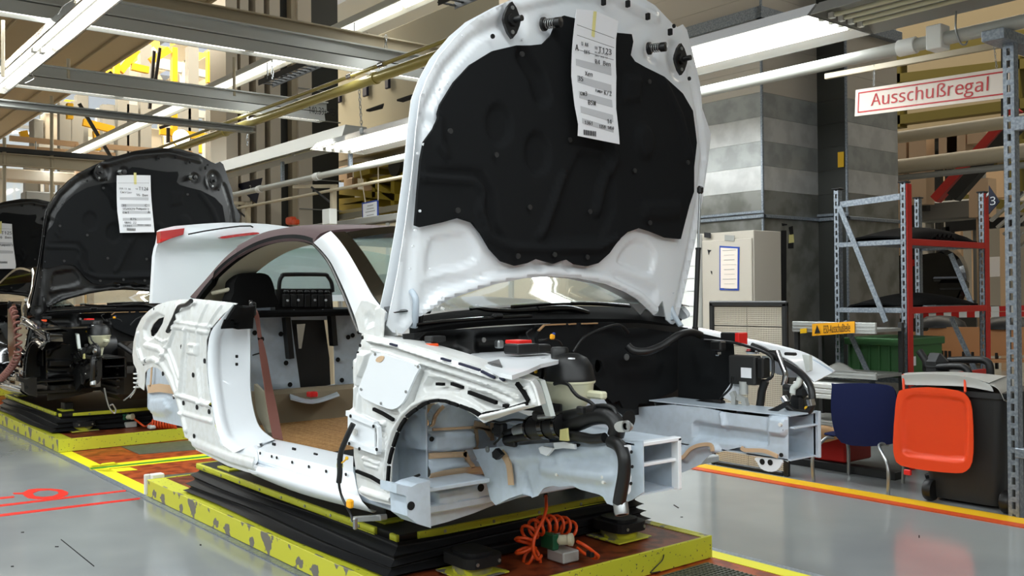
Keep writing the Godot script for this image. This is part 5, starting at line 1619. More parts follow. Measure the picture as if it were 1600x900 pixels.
	var fb := v2([-2.944,0.646,-2.792,0.671,-2.613,0.696,-2.447,0.698,-2.322,0.689,-2.146,0.689,-2.138,0.697,-2.06,0.702,-2.062,0.535,-2.087,0.543,-2.243,0.537,-2.252,0.568,-2.294,0.558,-2.38,0.53,-2.427,0.512,-2.466,0.474,-2.522,0.446,-2.576,0.421,-2.583,0.404,-2.652,0.407,-2.741,0.411,-2.87,0.434])
	panel(mb, fb, [], fz(-2.93), feats([["pad", v2([-2.507,0.632,-2.487,0.639,-2.147,0.63,-2.148,0.58,-2.263,0.576,-2.488,0.568,-2.507,0.575]), 0.010, -0.014], ["rib", v2([-2.356,0.684,-2.35,0.632]), 0.012, 0.01], ["pad", v2([-2.14,0.694,-2.06,0.699,-2.061,0.637,-2.077,0.626,-2.136,0.626,-2.144,0.637]), 0.008, 0.012], ["rib", v2([-2.744,0.445,-2.669,0.481,-2.582,0.51,-2.542,0.495,-2.498,0.533,-2.417,0.558,-2.392,0.539]), 0.025, 0.012]], 1.8), 0.009, 0.004)
	box2(mb, Vector3(-2.74, 0.545, -3.09), Vector3(-2.05, 0.70, -3.085))
	box2(mb, Vector3(-2.74, 0.70, -3.09), Vector3(-2.05, 0.705, -2.93))
	box2(mb, Vector3(-2.74, 0.54, -3.09), Vector3(-2.05, 0.545, -2.93))
	box2(mb, Vector3(-2.06, 0.535, -3.10), Vector3(-2.035, 0.708, -3.085), 0.002)
	box2(mb, Vector3(-2.06, 0.655, -3.09), Vector3(-2.04, 0.662, -2.94), 0.001)
	var b2 := part(t, "front_beam", mb, prime)
	plugs(b2, "plug", v3([-2.57,0.535,-2.925]), Vector3.BACK, 0.009, mats.hole)
	plugs(b2, "plug", v3([-2.077,0.651,-2.915,-2.079,0.56,-2.915]), Vector3.BACK, 0.008, mats.hole)
	plugs(b2, "stud", v3([-2.077,0.671,-2.915]), Vector3.BACK, 0.007, mats.white_trim, 0.012)
	mb = MB.new()
	ext(mb, spline2(v2([-2.194,0.536,-2.087,0.541,-2.082,0.523,-2.104,0.499,-2.137,0.492,-2.171,0.499,-2.185,0.519]), 2), fz(-2.92), 0.01)
	var hook := part(b2, "tow_bracket", mb, P.gloss)
	plugs(hook, "bracket_hole", v3([-2.162,0.525,-2.914,-2.127,0.527,-2.914]), Vector3.BACK, 0.011, mats.hole, 0.002)
	if P.sealer:
		for s in [v2([-2.741,0.416,-2.651,0.476,-2.599,0.506,-2.542,0.492,-2.498,0.531,-2.449,0.554,-2.395,0.561,-2.386,0.537]), v2([-2.249,0.568,-2.228,0.561,-2.148,0.568,-2.087,0.555])]:
			mb = MB.new()
			ribbon(mb, spline2(s, 4, false), 0.014, fz(-2.904), 0.008)
			part(b2, "seam_sealer", mb, mats.sealer)

func car_bay(t: Node3D, P: Dictionary) -> void:
	var prime: Material = P.prime
	# ---- firewall with its black insulation mats
	var mb := MB.new()
	panel(mb, v2([-1.765,1.017,-1.954,1.027,-2.44,1.037,-2.944,1.024,-3.25,0.996,-3.231,0.634,-2.861,0.638,-2.244,0.716,-1.789,0.843]), [], fx(-2.80), feats([["pad", v2([-1.849,1.009,-2.053,1.007,-2.052,0.923,-1.865,0.946]), 0.01, -0.05], ["pad", v2([-2.082,1.023,-2.358,1.014,-2.357,0.933,-2.081,0.936]), 0.01, -0.05], ["rib", v2([-1.791,1.038,-2.068,1.035,-2.407,1.03]), 0.02, 0.03]]), 0.025, 0.006)
	part(t, "firewall", mb, mats.black)
	mb = MB.new()
	var m1 := v2([-2.325,0.985,-2.339,1.014,-2.364,1.035,-2.741,1.035,-2.785,1.005,-2.891,1.007,-3.125,0.979,-3.121,0.736,-3.084,0.722,-2.972,0.703,-2.964,0.69,-2.878,0.692,-2.871,0.674,-2.855,0.67,-2.788,0.681,-2.766,0.714,-2.726,0.706,-2.666,0.762,-2.624,0.791,-2.527,0.822,-2.427,0.865,-2.347,0.906])
	panel(mb, m1, [circle2(v2([-2.639,0.861])[0], 0.022, 0.026, 14)], fx(-2.75), feats([["pad", v2([-2.597,0.932,-2.89,0.959,-3.046,0.872,-3.004,0.766,-2.738,0.783]), 0.06, 0.02], ["rib", v2([-2.633,1.007,-2.852,0.948,-3.088,0.98]), 0.03, -0.012], ["pad", v2([-2.597,0.889,-2.682,0.89,-2.688,0.828,-2.603,0.828]), 0.012, 0.012]]), 0.016, 0.014)
	var mat1 := part(t, "insulation_mat", mb, mats.felt)
	plugs(mat1, "clip", v3([-2.73,0.891,-2.787]), Vector3.RIGHT, 0.014, mats.steel, 0.004)
	mb = MB.new()
	for s in [v2([-2.326,1.012,-2.355,1.033]), v2([-2.355,1.033,-2.462,1.034]), v2([-2.482,1.033,-2.516,1.034]), v2([-2.55,1.033,-2.633,1.033])]:
		ribbon(mb, s, 0.005, fx(-2.738), 0.01)
	part(mat1, "edge_binding", mb, mats.kraft)
	mb = MB.new()
	panel(mb, v2([-2.744,0.99,-2.61,0.977,-2.46,0.954,-2.452,0.882,-2.459,0.803,-2.486,0.736,-2.546,0.681,-2.614,0.659,-2.748,0.664]), [], fz(-3.12), feats([["pad", v2([-2.68,0.926,-2.51,0.919,-2.518,0.773,-2.648,0.737]), 0.06, 0.02]]), 0.02, 0.012)
	part(t, "insulation_mat", mb, mats.felt)
	# bracket tab under the mat
	mb = MB.new()
	ext(mb, v2([-2.942,0.694,-3.057,0.698,-3.06,0.665,-3.02,0.666,-2.949,0.672]), fx(-2.72), 0.005)
	part(t, "mat_bracket", mb, mats.steel)
	# strut tower tops
	mb = MB.new()
	ext(mb, spline2(v2([-2.617,-1.904,-2.899,-2.17,-2.957,-2.341,-2.755,-2.304,-2.49,-2.204,-2.303,-2.038,-2.218,-1.892,-1.965,-1.576,-2.211,-1.692]), 2), fy(0.93), 0.012)
	var tower := part(t, "strut_tower", mb, P.gloss)
	mb = MB.new()
	ext(mb, v2([-2.632,0.91,-2.491,0.931,-2.482,0.865,-2.618,0.868]), fz(-2.12), 0.03)
	ext(mb, v2([-2.356,-1.793,-2.446,-1.909,-2.179,-1.712,-2.283,-1.752]), fy(0.937), 0.006)
	part(tower, "cut_out", mb, mats.black)
	mb = MB.new()
	ext(mb, v2([-2.317,0.885,-2.277,0.879,-2.253,0.829,-2.229,0.771,-2.254,0.769,-2.284,0.822]), fz(-1.95), 0.02)
	part(t, "headlamp_bracket", mb, mats.light_plastic)
	mb = MB.new()
	loft(mb, [v3([-2.681,0.852,-2.15,-2.538,0.854,-2.15,-2.437,0.843,-2.15,-2.389,0.76,-2.15,-2.407,0.65,-2.15]), v3([-2.868,0.839,-2.3,-2.678,0.846,-2.3,-2.537,0.836,-2.3,-2.487,0.762,-2.3,-2.489,0.625,-2.3])], 0.005, 16, 0, Vector3.BACK)
	part(t, "inner_wing", mb, prime)
	mb = MB.new()
	ext(mb, spline2(v2([-2.342,0.765,-2.439,0.781,-2.521,0.758,-2.558,0.712,-2.623,0.682,-2.639,0.583,-2.502,0.573,-2.34,0.614]), 2), fx(-2.6), 0.01)
	var bra := part(t, "engine_mount_panel", mb, prime)
	mb = MB.new()
	lathe(mb, v2([0.0, 0.0, 0.03, 0.0, 0.034, 0.005, 0.034, 0.01, 0.0, 0.01]), along(Vector3(-2.58,0.666,-2.636), Vector3.RIGHT), 20)
	part(bra, "mount_hole", mb, mats.hole)
	# ---- coolant reservoir
	var rc := Vector3(-2.338,0.873,-2.12)
	mb = MB.new()
	lathe(mb, v2([0.0, 0.082, 0.03, 0.08, 0.058, 0.066, 0.076, 0.04, 0.083, 0.008, 0.086, 0.0, 0.086, -0.008]), Transform3D(Basis(), rc), 28)
	lathe(mb, v2([0.0, 0.12, 0.026, 0.118, 0.03, 0.112, 0.03, 0.086, 0.026, 0.07]), Transform3D(Basis(), rc + Vector3(-0.035, -0.018, 0.012)), 18)
	var lid := part(t, "reservoir_lid", mb, mats.black)
	mb = MB.new()
	box(mb, Vector3(-2.251,0.944,-2.05), Vector3(0.02, 0.004, 0.012))
	part(lid, "warning_label", mb, mats.paper)
	mb = MB.new()
	lathe(mb, v2([0.086, -0.008, 0.086, -0.014, 0.08, -0.02, 0.076, -0.06, 0.056, -0.09, 0.034, -0.105, 0.026, -0.15, 0.024, -0.165, 0.0, -0.165]), Transform3D(Basis(), rc), 28)
	box(mb, rc + Vector3(0.10, -0.05, -0.02), Vector3(0.09, 0.025, 0.03), 0.006)
	part(t, "reservoir_tank", mb, mats.cream_plastic)
	mb = MB.new()
	ext(mb, v2([-2.57,0.905,-2.555,0.917,-2.425,0.936,-2.412,0.937,-2.42,0.864,-2.433,0.872]), fz(-2.07), 0.012)
	part(t, "reservoir_bracket", mb, mats.black)
	wire(t, "reservoir_hose", v3([-2.313,0.86,-2.03,-2.282,0.866,-2.03,-2.245,0.862,-2.03,-2.222,0.842,-2.03,-2.195,0.827,-2.03,-2.146,0.815,-2.03,-2.112,0.795,-2.03]), 0.006, mats.black)
	# ---- black air duct and pump assembly along the beam
	mb = MB.new()
	tube(mb, v3([-2.389,0.714,-2,-2.331,0.722,-2,-2.238,0.736,-2]), 0.036, 18)
	tube(mb, spline(v3([-2.413,0.722,-2.02,-2.291,0.749,-2.02,-2.185,0.773,-2.02,-2.099,0.793,-2.02])), 0.022, 12)
	tube(mb, spline(v3([-2.26,0.725,-2.02,-2.185,0.749,-2.02,-2.127,0.771,-2.02,-2.071,0.78,-2.02,-2.036,0.773,-2.02,-2.02,0.75,-2.02,-2.026,0.727,-2.02])), 0.026, 12)
	tube(mb, spline(v3([-2.531,0.656,-2,-2.456,0.675,-2,-2.379,0.688,-2,-2.269,0.706,-2,-2.164,0.709,-2,-2.107,0.708,-2,-2.052,0.718,-2])), 0.016, 10)
	tube(mb, spline(v3([-2.595,0.684,-2,-2.549,0.68,-2,-2.496,0.69,-2,-2.455,0.709,-2,-2.415,0.711,-2])), 0.012, 8)
	box(mb, Vector3(-2.559,0.688,-2), Vector3(0.05, 0.05, 0.03), 0.006)
	box(mb, Vector3(-2.504,0.65,-2), Vector3(0.06, 0.022, 0.02), 0.005)
	box(mb, Vector3(-2.325,0.759,-1.99), Vector3(0.06, 0.03, 0.05), 0.006)
	box(mb, Vector3(-2.342,0.77,-2.06), Vector3(0.06, 0.045, 0.01), 0.003)
	box(mb, Vector3(-2.079,0.785,-2.02), Vector3(0.03, 0.034, 0.03), 0.005)
	box(mb, Vector3(-2.195,0.668,-2.02), Vector3(0.03, 0.03, 0.01), 0.003)
	box(mb, Vector3(-2.122,0.797,-1.97), Vector3(0.03, 0.024, 0.02), 0.004)
	var duct := part(t, "air_pump", mb, mats.black)
	for p in [v3([-2.395,0.713,-2,-2.386,0.714,-2]), v3([-2.325,0.723,-2,-2.303,0.726,-2]), v3([-2.256,0.733,-2,-2.241,0.735,-2])]:
		mb = MB.new()
		tube(mb, p, 0.040, 18)
		part(duct, "clamp_band", mb, mats.black_gloss)
	mb = MB.new()
	tube(mb, v3([-2.476,0.694,-2,-2.419,0.707,-2]), 0.019, 14)
	part(duct, "pump_end", mb, mats.steel)
	mb = MB.new()
	ext(mb, v2([-2.221,0.728,-2.191,0.735,-2.186,0.696,-2.224,0.694]), fz(-1.975), 0.008)
	part(duct, "tape_wrap", mb, mats.tape_yellow)
	mb = MB.new()
	rod(mb, Vector3(-2.315,0.758,-1.965), Vector3(-2.247,0.768,-1.965), 0.008, 10)
	part(duct, "pin", mb, mats.steel)
	wire(t, "drain_tube", v3([-2.025,0.71,-2,-1.97,0.705,-1.98,-1.943,0.676,-1.97,-1.943,0.63,-1.97,-1.957,0.572,-1.97,-1.965,0.541,-1.97]), 0.02, mats.black)
	mb = MB.new()
	lathe(mb, v2([0.014, 0.0, 0.02, 0.0, 0.022, 0.01, 0.022, 0.035, 0.017, 0.04]), along(Vector3(-1.965,0.521,-1.97) + Vector3(0.012, -0.012, 0), Vector3(-0.4, 1, -0.2)), 16)
	part(t, "hose_coupling", mb, mats.steel)
	mb = MB.new()
	ext(mb, spline2(v2([-1.989,0.767,-1.968,0.778,-1.937,0.777,-1.924,0.767,-1.937,0.751,-1.974,0.746,-1.989,0.755]), 2), fz(-1.985), 0.012)
	var fle := part(t, "flange_ring", mb, mats.aluminium)
	mb = MB.new()
	lathe(mb, v2([0.008, 0.0, 0.017, 0.0, 0.017, 0.008, 0.010, 0.010]), along(Vector3(-1.935,0.767,-1.979), Vector3.BACK), 16)
	part(fle, "flange_bore", mb, mats.steel)
	wire(t, "earth_strap", v3([-2.52,0.681,-1.98,-2.548,0.656,-1.98,-2.57,0.641,-1.98]), 0.004, mats.black)
	mb = MB.new()
	lathe(mb, v2([0.004, 0.0, 0.011, 0.0, 0.011, 0.003, 0.004, 0.003]), along(Vector3(-2.599,0.62,-1.975), Vector3.BACK), 12)
	part(t, "cable_lug", mb, mats.steel)
	mb = MB.new()
	ext(mb, v2([-2.579,0.612,-2.558,0.628,-2.526,0.61,-2.555,0.589,-2.576,0.595]), fz(-1.985), 0.016)
	part(t, "connector_plug", mb, mats.black)
	mb = MB.new()
	ext(mb, v2([-2.342,0.654,-2.326,0.662,-2.27,0.662,-2.283,0.649,-2.302,0.634,-2.333,0.638]), fz(-1.99), 0.01)
	part(t, "bracket_tab", mb, P.gloss)
	mb = MB.new()
	ext(mb, v2([-2.276,0.678,-2.228,0.687,-2.177,0.685,-2.174,0.67,-2.228,0.667,-2.27,0.658]), fz(-1.995), 0.008)
	part(t, "bracket_tab", mb, P.gloss)
	# loose harness loops
	for w in [
		[v3([-2.612,0.702,-1.98,-2.583,0.718,-1.98,-2.533,0.718,-1.98,-2.471,0.733,-1.98,-2.397,0.738,-1.98]), 0.004],
		[v3([-2.185,0.769,-2.02,-2.127,0.798,-2.02,-2.085,0.81,-2.02,-2.043,0.809,-2.02,-2.025,0.794,-2.02,-2.025,0.775,-2.02]), 0.007],
		[v3([-2.7,0.927,-2.466,-2.7,0.963,-2.5,-2.7,0.986,-2.534,-2.7,1.007,-2.603,-2.7,1.024,-2.691,-2.7,1.018,-2.735,-2.7,0.991,-2.771]), 0.006],
		[v3([-2.66,0.943,-2.722,-2.64,0.923,-2.737,-2.6,0.92,-2.768,-2.58,0.941,-2.839,-2.56,0.98,-2.912,-2.56,0.99,-2.99,-2.56,0.975,-3.05]), 0.016],
		[v3([-2.7,0.978,-2.296,-2.68,0.981,-2.304,-2.68,0.984,-2.335,-2.68,0.979,-2.36,-2.68,0.971,-2.38,-2.68,0.956,-2.392]), 0.004],
		[v3([-2.7,0.972,-2.258,-2.7,0.992,-2.246,-2.7,1.008,-2.237,-2.7,1.022,-2.262]), 0.003],
	]:
		wire(t, "wiring_harness", w[0], w[1], mats.black)
	mb = MB.new()
	box(mb, Vector3(-2.66,0.992,-2.327), Vector3(0.014, 0.02, 0.022), 0.005)
	part(t, "plug_orange", mb, mats.sign_orange)
	mb = MB.new()
	box(mb, Vector3(-2.66,1.002,-2.334), Vector3(0.012, 0.01, 0.012), 0.003)
	part(t, "plug_blue", mb, mats.blue_frame)
	mb = MB.new()
	box(mb, Vector3(-2.429,0.893,-2.05), Vector3(0.012, 0.014, 0.01), 0.003)
	part(t, "clip_yellow", mb, mats.yellow_plastic)
	mb = MB.new()
	box(mb, Vector3(-2.6,0.983,-2.116), Vector3(0.08, 0.014, 0.06), 0.003)
	part(t, "fuse_cover", mb, mats.red_plastic)
	mb = MB.new()
	box(mb, Vector3(-2.55,0.962,-2.089), Vector3(0.08, 0.035, 0.10), 0.005)
	box(mb, Vector3(-2.55,0.959,-2.156), Vector3(0.06, 0.03, 0.09), 0.005)
	part(t, "fuse_box", mb, mats.black)
	# wiper motor niche details
	mb = MB.new()
	disc(mb, Vector3(-2.78,0.985,-2.096), Vector3.RIGHT, 0.009, 0.006)
	box(mb, Vector3(-2.77,0.967,-2.162), Vector3(0.03, 0.03, 0.03), 0.006)
	part(t, "grommet", mb, mats.steel)
	mb = MB.new()
	box(mb, Vector3(-2.7,1,-1.83), Vector3(0.05, 0.022, 0.06), 0.004)
	var jb := part(t, "junction_box", mb, mats.black)
	mb = MB.new()
	box(mb, Vector3(-2.68,0.98,-1.803), Vector3(0.03, 0.014, 0.04), 0.004)
	part(jb, "junction_plug", mb, mats.hose_orange)
	# cowl, wipers
	mb = MB.new()
	loft(mb, [v3([-2.84,1.018,-1.817,-2.84,1.041,-1.982,-2.84,1.053,-2.28,-2.84,1.05,-2.613,-2.84,1.036,-2.986,-2.84,1.001,-3.232]), v3([-2.92,1.05,-1.868,-2.92,1.071,-2.038,-2.92,1.083,-2.345,-2.92,1.079,-2.687,-2.92,1.061,-3.07,-2.92,1.026,-3.345]), v3([-3.02,1.065,-1.932,-3.02,1.086,-2.108,-3.02,1.099,-2.425,-3.02,1.099,-2.779,-3.02,1.081,-3.176,-3.02,1.04,-3.46])], 0.02, 24, 4, Vector3.UP)
	part(t, "cowl_panel", mb, mats.black_matt)
	for s in [[v3([-2.9,1.099,-2.127,-2.9,1.103,-2.158,-2.9,1.093,-2.209,-2.9,1.086,-2.329,-2.9,1.088,-2.46]), 0.009], [v3([-2.92,1.103,-2.345,-2.92,1.111,-2.512,-2.92,1.11,-2.761,-2.92,1.096,-3.01]), 0.009], [v3([-2.9,1.088,-2.46,-2.9,1.092,-2.563,-2.9,1.088,-2.651,-2.9,1.068,-2.734]), 0.014], [v3([-2.86,1.046,-1.857,-2.86,1.053,-1.967,-2.86,1.06,-2.172,-2.86,1.065,-2.393]), 0.008]]:
		mb = MB.new()
		tube(mb, spline(s[0]), s[1], 8)
		part(t, "wiper_arm", mb, mats.black_gloss)
	mb = MB.new()
	box(mb, Vector3(-2.86,1.068,-2.225), Vector3(0.03, 0.02, 0.05), 0.008)
	part(t, "washer_nozzle", mb, mats.black)
	# ---- far side of the bay: wing rail, control unit, hoses
	mb = MB.new()
	loft(mb, [v3([-3.192,0.996,-3.4,-2.872,0.99,-3.4,-2.62,0.953,-3.4,-2.422,0.924,-3.4,-2.279,0.892,-3.4,-2.165,0.833,-3.4]), v3([-3.154,0.985,-3.36,-2.839,0.977,-3.36,-2.59,0.942,-3.36,-2.393,0.913,-3.36,-2.264,0.884,-3.36,-2.154,0.828,-3.36]), v3([-3.051,0.979,-3.25,-2.746,0.969,-3.25,-2.522,0.937,-3.25,-2.377,0.911,-3.25,-2.255,0.87,-3.25,-2.163,0.797,-3.25])], 0.004, 30, 3, Vector3(0, 1, 0.6))
	var fw := part(t, "far_wing_rail", mb, P.paint)
	mb = MB.new()
	loft(mb, [v3([-2.316,0.887,-3.36,-2.247,0.88,-3.36,-2.145,0.834,-3.36]), v3([-2.308,0.845,-3.37,-2.263,0.814,-3.37,-2.24,0.784,-3.37])], 0.004, 12, 0, Vector3.BACK)
	loft(mb, [v3([-2.468,0.882,-3.33,-2.357,0.876,-3.33,-2.266,0.849,-3.33]), v3([-2.462,0.831,-3.33,-2.358,0.802,-3.33,-2.281,0.802,-3.33])], 0.004, 12, 0, Vector3.BACK)
	part(fw, "wing_inner_face", mb, prime)
	mb = MB.new()
	box(mb, Vector3(-2.378,0.841,-3.1), Vector3(0.13, 0.115, 0.05), 0.006)
	var ecu := part(t, "control_unit", mb, mats.bin_grey)
	mb = MB.new()
	box(mb, Vector3(-2.353,0.832,-3.1) + Vector3(0, 0, 0.026), Vector3(0.05, 0.04, 0.002))
	part(ecu, "rating_label", mb, mats.paper)
	mb = MB.new()
	box(mb, Vector3(-2.289,0.853,-3.1), Vector3(0.03, 0.08, 0.05), 0.006)
	part(ecu, "plug_strip", mb, mats.black)
	mb = MB.new()
	lathe(mb, v2([0.0, 0.0, 0.018, 0.0, 0.018, 0.05, 0.0, 0.05]), Transform3D(Basis(), Vector3(-2.37,0.746,-3.08)), 16)
	ribbon(mb, v2([-2.411,0.753,-2.399,0.733,-2.406,0.656]), 0.02, fz(-3.06), 0.02)
	ribbon(mb, v2([-2.383,0.735,-2.352,0.727,-2.334,0.663]), 0.022, fz(-3.06), 0.02)
	part(t, "unit_bracket", mb, mats.aluminium)
	mb = MB.new()
	ext(mb, v2([-2.436,0.806,-2.398,0.783,-2.424,0.699,-2.505,0.724]), fz(-3.11), 0.004)
	part(t, "far_wheelhouse", mb, P.paint)
	for w in [
		[v3([-2.585,0.952,-3.1,-2.518,0.951,-3.1,-2.421,0.946,-3.1,-2.328,0.927,-3.1,-2.256,0.902,-3.1,-2.244,0.868,-3.1,-2.236,0.825,-3.08,-2.266,0.806,-3.08]), 0.006],
		[v3([-2.381,0.936,-3.15,-2.319,0.92,-3.15,-2.238,0.892,-3.12,-2.151,0.861,-3.1,-2.088,0.829,-3.08,-2.048,0.786,-3.06,-2.042,0.728,-3.05,-2.069,0.702,-3.05,-2.119,0.702,-3.05,-2.152,0.726,-3.05]), 0.013],
		[v3([-2.281,0.804,-3.1,-2.299,0.76,-3.1,-2.306,0.714,-3.1,-2.322,0.675,-3.1]), 0.016],
		[v3([-2.481,0.677,-3.05,-2.385,0.696,-3.05,-2.271,0.679,-3.02,-2.183,0.701,-3,-2.111,0.738,-3]), 0.010],
		[v3([-2.399,0.817,-3.05,-2.41,0.773,-3.05,-2.448,0.737,-3.05,-2.474,0.714,-3.05]), 0.005],
		[v3([-2.685,0.678,-3.05,-2.615,0.687,-3.05,-2.514,0.706,-3.05,-2.449,0.706,-3.05]), 0.014],
	]:
		wire(t, "wiring_harness", w[0], w[1], mats.black)
	for w in [v3([-2.226,0.923,-3.1,-2.203,0.87,-3.1,-2.189,0.834,-3.1,-2.198,0.792,-3.1]), v3([-2.124,0.831,-3.1,-2.102,0.803,-3.1,-2.077,0.762,-3.1,-2.075,0.733,-3.1])]:
		wire(t, "metal_pipe", w, 0.011, mats.chrome)
	for s in [[v3([-2.156,0.755,-3.04,-2.14,0.733,-3.04]), 0.014], [v3([-2.04,0.755,-3.04,-2.035,0.732,-3.04]), 0.015]]:
		mb = MB.new()
		tube(mb, s[0], s[1], 12)
		part(t, "pipe_sleeve", mb, mats.chrome)
	mb = MB.new()
	tube(mb, spline(v3([-2.193,0.787,-3.1,-2.152,0.785,-3.1,-2.124,0.797,-3.1])), 0.014, 10)
	box(mb, Vector3(-2.119,0.773,-3.1), Vector3(0.05, 0.05, 0.03), 0.012)
	box(mb, Vector3(-2.139,0.723,-3.1), Vector3(0.06, 0.07, 0.03), 0.012)
	part(t, "pipe_cluster", mb, mats.black)
	mb = MB.new()
	disc(mb, Vector3(-2.071,0.717,-3.07), Vector3.BACK, 0.009, 0.01)
	part(t, "yellow_cap", mb, mats.yellow_plastic)
	mb = MB.new()
	tube(mb, spline(v3([-2.144,0.768,-3.08,-2.139,0.788,-3.08,-2.119,0.803,-3.08,-2.11,0.828,-3.08])), 0.012, 10)
	part(t, "pipe_elbow", mb, mats.light_plastic)
	mb = MB.new()
	box(mb, Vector3(-2.482,0.966,-3.15), Vector3(0.08, 0.04, 0.05), 0.004)
	var con := part(t, "connector_block", mb, mats.black)
	mb = MB.new()
	box(mb, Vector3(-2.434,0.962,-3.15), Vector3(0.02, 0.05, 0.06), 0.003)
	part(con, "connector_frame", mb, mats.red_plastic)
	mb = MB.new()
	box(mb, Vector3(-2.471,0.936,-3.05), Vector3(0.055, 0.04, 0.04), 0.006)
	part(t, "sensor_housing", mb, mats.black)
	mb = MB.new()
	box(mb, Vector3(-2.472,0.905,-3.05), Vector3(0.02, 0.02, 0.02), 0.004)
	part(t, "sensor_plug", mb, mats.chrome)
	mb = MB.new()
	box(mb, Vector3(-2.417,0.683,-3.05), Vector3(0.05, 0.03, 0.04), 0.008)
	part(t, "hose_connector", mb, mats.black)
	mb = MB.new()
	box(mb, Vector3(-2.2,0.91,-3.15), Vector3(0.05, 0.012, 0.02), 0.004)
	part(t, "wing_clip", mb, mats.black)
	mb = MB.new()
	box(mb, Vector3(-2.37,0.913,-3.14), Vector3(0.06, 0.02, 0.03), 0.008)
	box(mb, Vector3(-2.272,0.917,-3.14), Vector3(0.05, 0.01, 0.02), 0.003)
	part(t, "latch", mb, mats.chrome)
	mb = MB.new()
	ext(mb, v2([-2.209,0.902,-2.177,0.901,-2.175,0.841,-2.192,0.835]), fz(-3.25), 0.02)
	part(t, "pale_bracket", mb, mats.light_plastic)
	mb = MB.new()
	ext(mb, v2([-2.307,0.923,-2.291,0.924,-2.292,0.886,-2.304,0.885]), fz(-3.15), 0.02)
	part(t, "pale_bracket", mb, mats.light_plastic)

